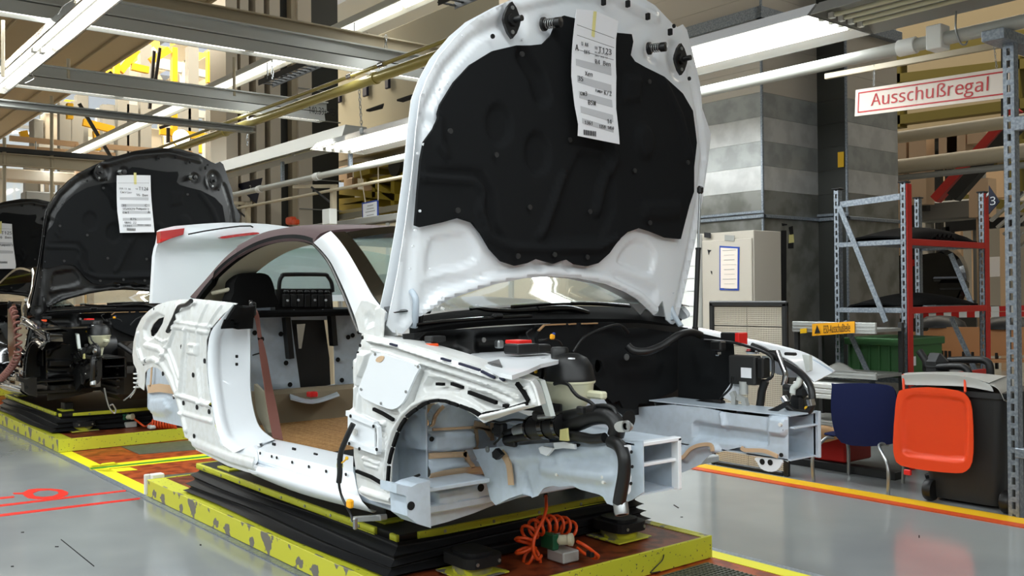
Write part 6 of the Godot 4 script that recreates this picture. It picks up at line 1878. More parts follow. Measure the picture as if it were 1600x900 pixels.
func car_hood(t: Node3D, paint: Material, P: Dictionary) -> void:
	var o := v2([-1.744,1.046,-1.758,1.11,-1.78,1.221,-1.808,1.396,-1.836,1.601,-1.851,1.742,-1.869,1.858,-1.899,1.93,-1.95,2.016,-2.036,2.113,-2.11,2.178,-2.247,2.261,-2.375,2.327,-2.543,2.392,-2.72,2.436,-2.926,2.447,-3.105,2.414,-3.221,2.356,-3.259,2.345,-3.303,2.367,-3.333,2.346,-3.375,2.225,-3.414,2.114,-3.425,1.998,-3.492,1.887,-3.457,1.745,-3.414,1.581,-3.362,1.398,-3.307,1.23,-3.261,1.092,-3.235,1.022,-3.2,1.008,-3.159,1.032,-3.127,1.117,-3.057,1.056,-2.95,1.124,-2.851,1.16,-2.754,1.189,-2.597,1.213,-2.453,1.22,-2.313,1.212,-2.18,1.19,-2.069,1.161,-1.977,1.134,-1.913,1.103,-1.858,1.072,-1.831,1.037,-1.804,1.015,-1.767,1.021])
	var fs := feats([
		["pad", spline2(v2([-1.904,1.35,-1.971,1.372,-2.051,1.385,-2.092,1.346,-2.112,1.304,-2.1,1.27,-2.027,1.246,-1.942,1.229,-1.887,1.226]), 2), 0.014, -0.016],
		["pad", spline2(v2([-2.954,1.386,-3.017,1.374,-3.065,1.339,-3.072,1.298,-3.051,1.231,-2.987,1.228,-2.89,1.254,-2.822,1.275,-2.838,1.318,-2.892,1.368]), 2), 0.014, -0.016],
		["rib", v2([-1.88,1.081,-1.977,1.148,-2.18,1.206,-2.454,1.24,-2.754,1.208,-2.966,1.14,-3.085,1.061]), 0.028, 0.02],
		["rib", v2([-1.804,1.064,-1.828,1.289,-1.849,1.516,-1.87,1.699,-1.898,1.827,-1.978,1.976,-2.094,2.099,-2.278,2.203]), 0.022, -0.014],
		["rib", v2([-3.236,1.087,-3.308,1.316,-3.383,1.579,-3.422,1.787,-3.389,1.988,-3.335,2.155]), 0.022, -0.014],
		["pad", circle2(v2([-2.391,1.257])[0], 0.03, 0.026), 0.014, -0.012],
		["pad", circle2(v2([-2.538,1.256])[0], 0.03, 0.026), 0.014, -0.012],
		["pad", circle2(v2([-2.278,2.193])[0], 0.08, 0.09), 0.04, -0.02],
		["pad", circle2(v2([-3.236,2.193])[0], 0.08, 0.10), 0.04, -0.02],
		["pad", circle2(v2([-2.456,2.208])[0], 0.05, 0.05), 0.02, -0.012],
		["pad", circle2(v2([-3.061,2.2])[0], 0.05, 0.05), 0.02, -0.012],
		["pad", circle2(v2([-1.898,1.77])[0], 0.03, 0.03), 0.02, -0.012],
		["rib", v2([-2.11,2.173,-2.278,2.252,-2.542,2.351,-2.83,2.401,-3.105,2.361]), 0.03, 0.014],
		["pad", v2([-1.87,1.199,-1.97,1.227,-2.085,1.218,-2.174,1.247,-2.144,1.209,-1.969,1.157,-1.88,1.108]), 0.02, -0.014],
		["pad", v2([-2.777,1.253,-2.871,1.233,-3.007,1.2,-3.095,1.173,-3.086,1.095,-2.966,1.151,-2.814,1.2]), 0.02, -0.014],
	])
	var mb := MB.new()
	var dome := func(p: Vector2) -> float:      # the skin curves away towards the edges of the panel
		var a := (p.x + 2.6) / 0.85
		var b := (p.y - 1.7) / 0.75
		return -0.05 * a * a - 0.03 * b * b
	panel(mb, o, [], fx(-2.80), fs, 0.014, 0.006, dome)
	var frame := part(t, "bonnet", mb, P.hood)
	mb = MB.new()
	var skin := func(p: Vector2) -> float:
		var a := (p.x + 2.6) / 0.85
		var b := (p.y - 1.7) / 0.75
		return -0.06 * a * a - 0.05 * b * b
	panel(mb, o, [], fx(-2.85), [], 0.06, 0.004, skin)
	part(frame, "outer_skin", mb, paint)
	plugs(frame, "rivet", v3([-2.81,1.649,-1.836,-2.81,1.683,-1.86,-2.81,1.447,-1.842,-2.81,1.378,-1.822,-2.81,1.322,-1.814,-2.81,1.243,-1.8,-2.81,1.785,-1.941,-2.81,1.915,-1.97,-2.81,1.887,-1.931,-2.81,1.244,-1.886,-2.81,1.141,-1.934,-2.81,2.128,-2.316,-2.81,2.097,-2.035]), Vector3.RIGHT, 0.005, paint, 0.006)
	plugs(frame, "plug", v3([-2.79,2.11,-2.158,-2.79,2.102,-3.26,-2.79,2.319,-3.162]), Vector3.RIGHT, 0.009, mats.hole, 0.006)
	for p in v3([-2.795,2.349,-2.742,-2.795,2.367,-2.884,-2.795,2.335,-3.005,-2.795,2.292,-3.146]):
		mb = MB.new()
		box(mb, p, Vector3(0.02, 0.028, 0.014), 0.002)
		part(frame, "latch_hole", mb, mats.hole)
	# felt lining
	var l := v2([-2.573,2.248,-2.512,2.249,-2.478,2.221,-2.444,2.16,-2.397,2.117,-2.332,2.102,-2.266,2.092,-2.159,2.056,-2.058,1.991,-1.988,1.919,-1.929,1.831,-1.9,1.742,-1.862,1.693,-1.848,1.629,-1.836,1.511,-1.827,1.397,-1.848,1.391,-1.933,1.41,-2,1.429,-2.06,1.415,-2.1,1.375,-2.141,1.319,-2.192,1.275,-2.256,1.259,-2.31,1.269,-2.355,1.287,-2.396,1.278,-2.442,1.269,-2.476,1.279,-2.513,1.287,-2.554,1.268,-2.62,1.261,-2.68,1.274,-2.742,1.315,-2.795,1.371,-2.848,1.405,-2.924,1.426,-2.995,1.415,-3.103,1.391,-3.203,1.388,-3.22,1.431,-3.265,1.541,-3.3,1.603,-3.302,1.714,-3.326,1.825,-3.302,1.966,-3.23,2.034,-3.101,2.09,-2.977,2.111,-2.911,2.126,-2.885,2.149,-2.905,2.209,-2.898,2.24,-2.807,2.23,-2.679,2.237])
	var lf := feats([
		["pad", circle2(v2([-2.18,1.782])[0], 0.065, 0.085, 18), 0.02, -0.016],
		["pad", circle2(v2([-2.359,1.69])[0], 0.068, 0.09, 18), 0.02, -0.016],
		["pad", circle2(v2([-2.953,1.79])[0], 0.068, 0.085, 18), 0.03, 0.022],
		["pad", v2([-1.858,1.598,-2.002,1.618,-2.103,1.612,-2.165,1.531,-2.175,1.413,-2.236,1.348,-2.703,1.355,-2.778,1.489,-2.772,1.607,-2.708,1.72,-2.566,1.721,-2.497,1.602,-2.394,1.372,-2.175,1.341,-2.116,1.434,-2.088,1.55,-1.945,1.559,-1.858,1.557]), 0.025, -0.016],
		["rib", v2([-1.858,1.566,-2.002,1.567,-2.073,1.568,-2.105,1.527,-2.093,1.456,-2.13,1.364,-2.235,1.324,-2.427,1.323,-2.685,1.334,-2.784,1.379]), 0.018, 0.018],
		["rib", v2([-2.483,1.613,-2.435,1.498,-2.388,1.396,-2.368,1.376]), 0.022, 0.014],
		["rib", v2([-2.745,1.763,-2.77,1.699,-2.725,1.63,-2.698,1.563,-2.676,1.484]), 0.03, 0.02],
		["pad", v2([-2.922,1.545,-3.214,1.561,-3.196,1.467,-3.047,1.447,-2.929,1.456]), 0.03, 0.018],
		["rib", v2([-2.306,2.052,-2.363,1.986,-2.385,1.915]), 0.05, -0.03],
		["pad", v2([-2.83,2.063,-2.957,2.073,-2.936,1.956,-2.814,1.928]), 0.02, 0.014],
		["rib", v2([-3.097,2.059,-3.199,1.931,-3.268,1.768]), 0.03, 0.014],
		["rib", v2([-1.92,1.778,-1.919,1.687,-1.946,1.655]), 0.02, 0.012],
	])
	mb = MB.new()
	panel(mb, l, [], fx(-2.765), lf, 0.014, 0.014, dome)
	var felt := part(frame, "felt_lining", mb, mats.felt)
	plugs(felt, "clip", v3([-2.762,1.732,-1.943,-2.762,2.056,-2.276,-2.762,1.665,-2.149,-2.762,1.755,-2.516,-2.762,2.045,-2.973,-2.762,1.661,-2.878,-2.762,1.722,-3.213,-2.762,1.48,-2.307,-2.762,1.478,-2.62,-2.762,1.452,-1.973,-2.762,1.294,-2.248,-2.762,1.303,-2.43,-2.762,1.296,-2.603,-2.762,1.448,-2.968]), Vector3.RIGHT, 0.010, mats.bin_grey, 0.006)
	# latch plates, rubber buffers
	for c in [[Vector3(-2.79,2.186,-2.25), 1.0], [Vector3(-2.79,2.18,-3.205), 0.9]]:
		mb = MB.new()
		var d := PackedVector2Array([Vector2(0, 0.07), Vector2(0.036, 0.015), Vector2(0.036, -0.02), Vector2(0.0, -0.07), Vector2(-0.036, -0.015), Vector2(-0.036, 0.02)])
		ext(mb, spline2(d, 2), Transform3D(fx(0).basis, c[0]), 0.014)
		rod(mb, c[0], c[0] + Vector3(0.05, 0, -0.012), 0.012, 8)
		disc(mb, c[0] + Vector3(0.004, 0, 0), Vector3.RIGHT, 0.024, 0.016, 12)
		var la := part(frame, "catch_plate", mb, mats.black)
		plugs(la, "bolt", PackedVector3Array([c[0] + Vector3(0.005, 0.046, 0), c[0] + Vector3(0.005, -0.046, 0)]), Vector3.RIGHT, 0.008, mats.steel, 0.005)
	for c in [Vector3(-2.79,2.198,-2.407), Vector3(-2.79,2.196,-3.001)]:
		mb = MB.new()
		lathe(mb, v2([0.0, 0.0, 0.027, 0.0, 0.027, 0.01, 0.018, 0.014, 0.016, 0.02]), along(c, Vector3(1, -0.05, -0.35)), 16)
		lathe(mb, v2([0.012, 0.018, 0.012, 0.055, 0.02, 0.058, 0.02, 0.08, 0.0, 0.084]), along(c, Vector3(1, -0.05, -0.35)), 16)
		var bu := part(frame, "bonnet_buffer", mb, mats.black)
		mb = MB.new()
		var sp := PackedVector3Array()
		var xf := along(c, Vector3(1, -0.05, -0.35))
		for k in 60:
			sp.append(xf * Vector3(cos(k * 0.52) * 0.018, 0.012 + k * 0.0008, sin(k * 0.52) * 0.018))
		tube(mb, sp, 0.0024, 5)
		part(bu, "spring", mb, mats.steel)
	# hinges
	for s in [[v3([-2.874,1.035,-1.86,-2.833,1.131,-1.84,-2.862,1.165,-1.84]), v3([-2.857,0.994,-1.86,-2.891,1.062,-1.85,-2.869,1.131,-1.85])], [v3([-2.842,1.031,-3.2,-2.878,1.116,-3.2,-2.847,1.158,-3.2]), v3([-2.797,1.003,-3.2,-2.841,1.059,-3.2,-2.87,1.13,-3.2])]]:
		for k in 2:
			mb = MB.new()
			tube(mb, spline(s[k]), 0.012, 8)
			part(t, "bonnet_hinge", mb, P.prime)
	# gas struts
	for s in [[Vector3(-2.875,1.639,-1.9), Vector3(-2.886,1.358,-1.9), Vector3(-2.898,0.986,-1.9)], [Vector3(-2.72,1.6,-3.246), Vector3(-2.72,1.339,-3.229), Vector3(-2.72,0.991,-3.203)]]:
		mb = MB.new()
		rod(mb, s[1], s[2], 0.011, 12)
		rod(mb, s[1] + Vector3(0, 0.008, 0), s[1], 0.013, 12)
		box(mb, s[2], Vector3(0.024, 0.035, 0.03), 0.008)
		var st := part(t, "gas_strut", mb, mats.black)
		mb = MB.new()
		box(mb, s[0], Vector3(0.024, 0.035, 0.03), 0.008)
		part(st, "ball_socket", mb, mats.black)
		mb = MB.new()
		rod(mb, s[0], s[1], 0.0055, 10)
		part(st, "piston_rod", mb, mats.steel if P.sealer else mats.black)

func car_cabin(t: Node3D, paint: Material, raw: Material, prime: Material, P: Dictionary) -> void:
	# ---- windscreen pillar, near and far
	var out_e := v3([-3.826,1.388,-1.95,-3.723,1.344,-1.94,-3.611,1.293,-1.92,-3.437,1.209,-1.87,-3.262,1.132,-1.81,-3.097,1.057,-1.75,-3.017,1.019,-1.72])
	var mid_e := v3([-3.703,1.412,-1.93,-3.595,1.363,-1.915,-3.449,1.298,-1.88,-3.266,1.211,-1.83,-3.088,1.137,-1.77,-2.974,1.082,-1.735,-2.905,1.043,-1.715])
	var in_e := v3([-3.703,1.433,-1.97,-3.601,1.388,-1.955,-3.475,1.326,-1.93,-3.294,1.239,-1.88,-3.109,1.16,-1.82,-2.986,1.12,-1.78,-2.901,1.093,-1.76])
	var mb := MB.new()
	loft(mb, [out_e, mid_e, in_e], 0.02, 24, 4, Vector3.BACK)
	part(t, "windscreen_pillar", mb, paint)
	mb = MB.new()
	loft(mb, [mirror(out_e), mirror(mid_e), mirror(in_e)], 0.02, 24, 4, Vector3.FORWARD)
	part(t, "windscreen_pillar", mb, paint)
	mb = MB.new()
	tube(mb, spline(v3([-3.85,1.381,-1.965,-3.752,1.337,-1.955,-3.645,1.286,-1.935,-3.475,1.202,-1.885,-3.299,1.124,-1.825,-3.133,1.048,-1.765,-3.052,1.018,-1.735])), 0.008, 8)
	part(t, "door_seal", mb, mats.black)
	# pillar foot
	mb = MB.new()
	panel(mb, v2([-3.017,1.019,-3.048,1.081,-3.001,1.133,-2.96,1.132,-2.886,1.115,-2.835,1.095,-2.844,1.073,-2.853,0.999,-2.927,1.006]), [], fz(-1.715), feats([["pad", v2([-2.984,1.082,-2.939,1.092,-2.904,1.069,-2.913,1.042,-2.967,1.037]), 0.008, -0.008], ["rib", v2([-2.882,1.101,-2.887,1.009]), 0.012, 0.012]]), 0.01, 0.004)
	ext(mb, v2([-2.96,1.09,-2.925,1.086,-2.882,1.05,-2.858,1.01,-2.953,0.994]), fz(-1.78), 0.004)
	part(t, "pillar_foot", mb, raw)
	# black glass edge and the windscreen
	var g0 := v3([-3.704,1.422,-1.98,-3.592,1.372,-1.965,-3.456,1.302,-1.94,-3.276,1.219,-1.89,-3.093,1.148,-1.83,-2.967,1.113,-1.79,-2.874,1.087,-1.77])
	var ce := PackedVector3Array()
	var q1 := PackedVector3Array()
	for p in g0:
		ce.append(Vector3(p.x + 0.10, p.y + 0.035, -2.55))
		q1.append(Vector3(p.x + 0.06, p.y + 0.025, -2.2))
	mb = MB.new()
	loft(mb, [g0, q1, ce, mirror(q1), mirror(g0)], 0.005, 14, 4, Vector3(1, 0.6, 0))
	part(t, "windscreen", mb, mats.glass)
	for s in [1.0, -1.0]:
		mb = MB.new()
		var a := PackedVector3Array()
		var b := PackedVector3Array()
		for p in g0:
			a.append(p + Vector3(0.004, 0.004, 0.012))
			b.append(p + Vector3(0.02, 0.01, -0.05))
		if s < 0.0:
			a = mirror(a)
			b = mirror(b)
		loft(mb, [a, b], 0.004, 14, 0, Vector3(1, 0.6, 0))
		part(t, "windscreen_surround", mb, mats.black_gloss)
	# header rail
	mb = MB.new()
	loft(mb, [PackedVector3Array([Vector3(-3.70, 1.415, -1.97), Vector3(-3.60, 1.455, -2.2), Vector3(-3.56, 1.465, -2.55), Vector3(-3.60, 1.455, -2.9), Vector3(-3.70, 1.415, -3.13)]), PackedVector3Array([Vector3(-3.64, 1.385, -1.97), Vector3(-3.53, 1.425, -2.2), Vector3(-3.49, 1.435, -2.55), Vector3(-3.53, 1.425, -2.9), Vector3(-3.64, 1.385, -3.13)])], 0.02, 20, 0, Vector3(1, 0.5, 0))
	part(t, "header_rail", mb, mats.black_gloss)
	if not P.cabin:
		mb = MB.new()
		loft(mb, [PackedVector3Array([Vector3(-3.75, 1.40, -1.95), Vector3(-3.68, 1.46, -2.55), Vector3(-3.75, 1.40, -3.15)]), PackedVector3Array([Vector3(-4.4, 1.44, -1.95), Vector3(-4.4, 1.52, -2.55), Vector3(-4.4, 1.44, -3.15)]), PackedVector3Array([Vector3(-5.1, 1.30, -1.92), Vector3(-5.1, 1.36, -2.55), Vector3(-5.1, 1.30, -3.18)])], 0.02, 14, 5, Vector3.UP)
		part(t, "roof", mb, paint)
		return
	# ---- fabric roof
	var rail := v3([-3.826,1.385,-1.95,-3.939,1.407,-1.96,-4.069,1.42,-1.96,-4.241,1.421,-1.96,-4.438,1.402,-1.95,-4.628,1.358,-1.93,-4.763,1.297,-1.9,-4.888,1.216,-1.87,-4.982,1.146,-1.85])
	var sh := v3([-3.827,1.442,-2.02,-4.009,1.469,-2.06,-4.233,1.491,-2.09,-4.425,1.491,-2.08,-4.586,1.477,-2.05,-4.751,1.431,-2.01,-4.893,1.355,-1.97,-5.018,1.249,-1.92,-5.094,1.153,-1.86])
	var crown := PackedVector3Array()
	var quart := PackedVector3Array()
	for p in sh:
		crown.append(Vector3(p.x - 0.10, p.y + 0.03, -2.55))
		quart.append(Vector3(p.x - 0.06, p.y + 0.02, -2.3))
	crown[0].x += 0.22
	quart[0].x += 0.16
	var cut := func(a: PackedVector3Array, n: int) -> PackedVector3Array:
		return a.slice(0, n)
	mb = MB.new()
	loft(mb, [cut.call(rail, 6), cut.call(sh, 6), cut.call(quart, 6), cut.call(crown, 6), mirror(cut.call(quart, 6)), mirror(cut.call(sh, 6)), mirror(cut.call(rail, 6))], 0.015, 22, 4, Vector3.UP)
	loft(mb, [rail.slice(5), sh.slice(5)], 0.012, 16, 3, Vector3.BACK)
	loft(mb, [mirror(rail.slice(5)), mirror(sh.slice(5))], 0.012, 16, 3, Vector3.FORWARD)
	var top := part(t, "fabric_roof", mb, mats.soft_top)
	mb = MB.new()
	var inner := v3([-3.873,1.374,-1.98,-4,1.398,-1.99,-4.132,1.41,-1.99,-4.306,1.409,-1.99,-4.492,1.386,-1.98,-4.667,1.337,-1.96,-4.804,1.271,-1.93,-4.913,1.199,-1.9,-5.007,1.135,-1.88])
	loft(mb, [rail, inner], 0.02, 30, 0, Vector3.BACK)
	part(top, "roof_seal", mb, mats.black_matt)
	mb = MB.new()
	var lin := PackedVector3Array()
	for p in inner:
		lin.append(p + Vector3(0, -0.01, -0.16))
	loft(mb, [inner, lin], 0.01, 30, 0, Vector3.DOWN)
	part(top, "headlining", mb, mats.headliner)
	# rear window
	mb = MB.new()
	loft(mb, [PackedVector3Array([Vector3(-4.86, 1.37, -2.03), Vector3(-5.0, 1.42, -2.2), Vector3(-5.04, 1.43, -2.55), Vector3(-5.0, 1.42, -2.9), Vector3(-4.86, 1.37, -3.07)]), PackedVector3Array([Vector3(-5.08, 1.15, -1.97), Vector3(-5.22, 1.16, -2.2), Vector3(-5.26, 1.16, -2.55), Vector3(-5.22, 1.16, -2.9), Vector3(-5.08, 1.15, -3.13)])], 0.004, 16, 0, Vector3(-1, 0.5, 0))
	part(top, "rear_window", mb, mats.glass_tint)
	# ---- cabin: rear bulkhead, roll-over bar, head rests, bench
	mb = MB.new()
	var bk := v2([-2.164,1.093,-2.883,1.082,-2.877,0.469,-2.16,0.528])
	panel(mb, bk, [v2([-2.405,1.017,-2.668,1.011,-2.681,0.635,-2.461,0.613])], fx(-5.0), feats([["rib", v2([-2.212,0.986,-2.287,0.93]), 0.02, 0.012], ["rib", v2([-2.722,0.934,-2.774,1.008]), 0.02, 0.012], ["pad", v2([-2.193,0.951,-2.261,0.967,-2.284,0.912,-2.249,0.849,-2.192,0.88]), 0.015, 0.012], ["pad", v2([-2.329,0.82,-2.376,0.854,-2.382,0.709,-2.344,0.765]), 0.02, -0.015], ["rib", v2([-2.172,0.669,-2.382,0.637]), 0.02, 0.015]]), 0.02, 0.004)
	var bulk := part(t, "rear_bulkhead", mb, prime)
	plugs(bulk, "plug", v3([-4.985,0.94,-2.334,-4.985,0.776,-2.364,-4.985,0.652,-2.387,-4.985,0.915,-2.22,-4.985,0.778,-2.691,-4.985,0.656,-2.716,-4.985,0.936,-2.659,-4.985,0.917,-2.79,-4.985,0.952,-2.179,-4.985,0.907,-2.76]), Vector3.RIGHT, 0.014, mats.hole)
	mb = MB.new()
	ext(mb, v2([-2.403,1.035,-2.62,1.031,-2.655,0.787,-2.662,0.593,-2.451,0.579,-2.421,0.799]), fx(-5.04), 0.04)
	var hatch := part(t, "through_loading_hatch", mb, mats.black)
	mb = MB.new()
	ext(mb, v2([-2.427,0.992,-2.479,0.994,-2.454,0.853,-2.438,0.854]), fx(-4.975), 0.004)
	part(hatch, "polished_inset", mb, mats.chrome)
	mb = MB.new()
	ribbon(mb, v2([-2.355,1.033,-2.377,0.801]), 0.03, fx(-4.96), 0.05)
	part(t, "hatch_frame", mb, mats.black)
	mb = MB.new()
	ribbon(mb, v2([-2.636,1.049,-2.651,0.862]), 0.03, fx(-4.96), 0.05)
	part(t, "hatch_frame", mb, mats.black)
	mb = MB.new()
	box(mb, Vector3(-4.8,0.608,-2.431), Vector3(0.05, 0.03, 0.05), 0.006)
	part(t, "belt_buckle", mb, mats.red_plastic)
	mb = MB.new()
	loft(mb, [v3([-4.95,0.616,-2.366,-4.95,0.57,-2.503,-4.95,0.603,-2.658]), v3([-4.7,0.608,-2.257,-4.7,0.577,-2.388,-4.7,0.608,-2.544])], 0.01, 10, 0, Vector3.UP)
	part(t, "tunnel_shelf", mb, prime)
	# roll-over cassette with its ribs
	mb = MB.new()
	ext(mb, v2([-2.278,1.191,-2.62,1.19,-2.631,1.042,-2.269,1.05]), fx(-4.95), 0.06)
	var cas := part(t, "rollover_cassette", mb, mats.black)
	for k in 7:
		mb = MB.new()
		var c := Vector3(-4.9,1.127,-2.327).lerp(Vector3(-4.9,1.124,-2.579), k / 6.0)
		box(mb, c, Vector3(0.03, 0.075, 0.038), 0.005)
		box(mb, c + Vector3(0, 0.05, 0), Vector3(0.03, 0.02, 0.03), 0.008)
		part(cas, "cassette_rib", mb, mats.bin_grey)
	plugs(cas, "screw", v3([-4.88,1.07,-2.363,-4.88,1.07,-2.54,-4.88,1.129,-2.325,-4.88,1.13,-2.39,-4.88,1.129,-2.492,-4.88,1.128,-2.56]), Vector3.RIGHT, 0.007, mats.paper, 0.006)
	mb = MB.new()
	var loop := v3([-4.95,1.177,-2.308,-4.95,1.234,-2.313,-4.95,1.263,-2.328,-4.95,1.274,-2.355,-4.95,1.275,-2.582,-4.95,1.264,-2.611,-4.95,1.227,-2.635,-4.95,1.175,-2.643])
	tube(mb, spline(loop, 4), 0.012, 8)
	tube(mb, v3([-4.95,1.184,-2.309,-4.95,1.183,-2.643]), 0.012, 8)
	part(cas, "draught_screen_frame", mb, mats.black)
	for hx in [0.0, 1.0]:
		mb = MB.new()
		var hp := v2([-1.956,1.104,-1.96,1.171,-1.964,1.223,-1.989,1.263,-2.03,1.275,-2.108,1.276,-2.151,1.264,-2.176,1.224,-2.19,1.162,-2.193,1.094])
		for i in hp.size():
			hp[i].x -= 0.83 * hx
		ext(mb, spline2(hp, 2), fx(-4.80), 0.12)
		part(t, "head_rest", mb, mats.black_matt)
	mb = MB.new()
	box2(mb, Vector3(-5.05, 1.04, -3.2), Vector3(-4.75, 1.075, -1.9), 0.01)
	part(t, "parcel_shelf", mb, mats.black_matt)
	mb = MB.new()
	tube(mb, spline(v3([-4.9,1.172,-1.909,-4.85,1.182,-1.944,-4.8,1.191,-1.973,-4.78,1.177,-1.992,-4.75,1.137,-1.993])), 0.012, 8)
	part(t, "belt_guide", mb, mats.headliner)
	# bench foot, boards and covers
	mb = MB.new()
	box2(mb, Vector3(-4.97, 0.43, -3.3), Vector3(-4.86, 0.635, -1.98), 0.02)
	part(t, "seat_base_cover", mb, mats.carpet)
	mb = MB.new()
	box2(mb, Vector3(-4.86, 0.43, -3.3), Vector3(-3.80, 0.455, -1.98), 0.004)
	for k in 40:
		box2(mb, Vector3(-4.84 + k * 0.026, 0.454, -3.29), Vector3(-4.828 + k * 0.026, 0.46, -1.99), 0.002)
	part(t, "packing_board", mb, mats.tan_board)
	mb = MB.new()
	box2(mb, Vector3(-3.8, 0.43, -3.3), Vector3(-2.85, 0.46, -1.98), 0.01)
	part(t, "footwell_mat", mb, mats.black_matt)
	mb = MB.new()
	loft(mb, [v3([-4.565,0.71,-1.99,-4.558,0.646,-1.99,-4.521,0.552,-1.99,-4.395,0.483,-1.99]), v3([-4.518,0.673,-2.02,-4.496,0.616,-2.02,-4.474,0.554,-2.02,-4.387,0.481,-2.02])], 0.03, 10, 3, Vector3.BACK)
	part(t, "side_trim", mb, mats.headliner)
	# seat belt hanging from the shoulder anchor to the floor
	mb = MB.new()
	loft(mb, [v3([-4.382,1.088,-1.9,-4.361,1.038,-1.91,-4.356,0.945,-1.92,-4.328,0.838,-1.92,-4.293,0.733,-1.92,-4.252,0.614,-1.92,-4.176,0.49,-1.91]), v3([-4.383,1.1,-1.92,-4.339,1.054,-1.92,-4.356,0.96,-1.94,-4.344,0.851,-1.96,-4.317,0.728,-1.97,-4.255,0.61,-1.97,-4.173,0.473,-1.96])], 0.003, 24, 0, Vector3.BACK)
	part(t, "seat_belt", mb, mats.belt)
	# rear floor wires
	wire(t, "floor_wire", v3([-4.98,0.838,-2.202,-4.95,0.831,-2.152]), 0.004, mats.black)
	# ---- boot lid raised behind the roof
	mb = MB.new()
	var lid := func(p: Vector2) -> float:
		var a := (p.x + 2.55) / 0.75
		return -0.10 * a * a + (0.06 if p.y > 1.5 else 0.06 * smoothstep(1.42, 1.5, p.y))
	panel(mb, v2([-1.797,1.119,-1.809,1.313,-1.821,1.531,-1.839,1.542,-1.901,1.559,-2.068,1.578,-2.164,1.586,-2.282,1.589,-2.423,1.587,-2.59,1.573,-2.763,1.556,-3.081,1.513,-3.125,1.118]), [], fx(-5.42), feats([["rib", v2([-1.821,1.44,-2.068,1.495,-2.301,1.525,-2.632,1.512]), 0.05, 0.015]]), 0.025, 0.05, lid)
	var boot := part(t, "boot_lid", mb, paint)
	mb = MB.new()
	ext(mb, v2([-1.81,1.524,-1.945,1.547,-1.938,1.51,-1.905,1.499,-1.861,1.483,-1.811,1.458]), fx(-5.44), 0.07)
	part(boot, "tail_light", mb, mats.tail_red)
	mb = MB.new()
	ext(mb, v2([-1.801,1.476,-1.872,1.491,-1.829,1.473,-1.801,1.462]), fx(-5.40), 0.02)
	part(boot, "light_insert", mb, mats.red_plastic)
	mb = MB.new()
	ext(mb, spline2(v2([-2.124,1.492,-2.131,1.501,-2.224,1.517,-2.322,1.531,-2.362,1.529,-2.342,1.519,-2.224,1.502,-2.147,1.489]), 2), fx(-5.34), 0.03)
	part(boot, "third_brake_light", mb, mats.tail_red)
	mb = MB.new()
	ribbon(mb, v2([-1.941,1.508,-2.034,1.529,-2.147,1.55,-2.244,1.565,-2.311,1.569,-2.327,1.562]), 0.008, fx(-5.335), 0.006)
	part(boot, "boot_seam", mb, mats.hole)

# ---------------------------------------------------------------- papers, hoses and loose parts
func route_card(label: String, outline: PackedVector2Array, x: float, bands: Array, tape: PackedVector2Array, words: Array, bars: Vector3, k: float, rules: Array) -> void:
	var c := outline[0]
	var t := thing("route_card", Vector3(x, c.y, c.x), label, "paper", "route cards taped to the bonnets")
	var mb := MB.new()
	var curl := func(p: Vector2) -> float:
		return 0.012 * sin((p.y - c.y) * 9.0) + 0.01 * (p.x - c.x)
	panel(mb, outline, [], fx(x), [], 0.03 * k, 0.0012, curl)
	part(t, "sheet", mb, mats.paper)
	for b in bands:
		mb = MB.new()
		panel(mb, b, [], fx(x + 0.0012), [], 0.03 * k, 0.0006, curl)
		part(t, "grey_band", mb, mats.paper_grey)
	for b in rules:
		mb = MB.new()
		ribbon(mb, b, 0.0016 * k, fx(x + 0.012), 0.0006)
		part(t, "rule_line", mb, mats.ink)
	mb = MB.new()
	panel(mb, tape, [], fx(x + 0.002), [], 0.03 * k, 0.0008, curl)
	part(t, "adhesive_tape", mb, mats.tape_yellow)
	for w in words:
		var p: Vector2 = w[1][0]
		lettering(t, "print", w[0], Vector3(x + 0.004 + curl.call(p), p.y, p.x), Vector3.FORWARD, Vector3.UP, w[2] * k, mats.ink, "Droid Sans Mono", w[3] * k, w[4])
	mb = MB.new()
	for i in 16:
		box(mb, bars + Vector3(0.003, 0, -(i - 8) * 0.0042 * k), Vector3(0.001, 0.02 * k, (0.0012 if i % 3 else 0.0026) * k))
	part(t, "barcode", mb, mats.ink).set_meta("kind", "stuff")

func coil(mb: MB, spine: PackedVector3Array, r: float, turns: int, wire_r: float) -> void:
	var s := resample(spline(spine, 8), turns * 14 + 1)
	var pts := PackedVector3Array()
	var u := Vector3.UP
	for i in s.size():
		var tg := (s[mini(i + 1, s.size() - 1)] - s[maxi(i - 1, 0)]).normalized()
		var side := tg.cross(Vector3(0.7, 0.2, 0.7)).normalized()
		var oth := tg.cross(side).normalized()
		var a := TAU * i / 14.0
		pts.append(s[i] + side * cos(a) * r + oth * sin(a) * r)
	tube(mb, pts, wire_r, 8)

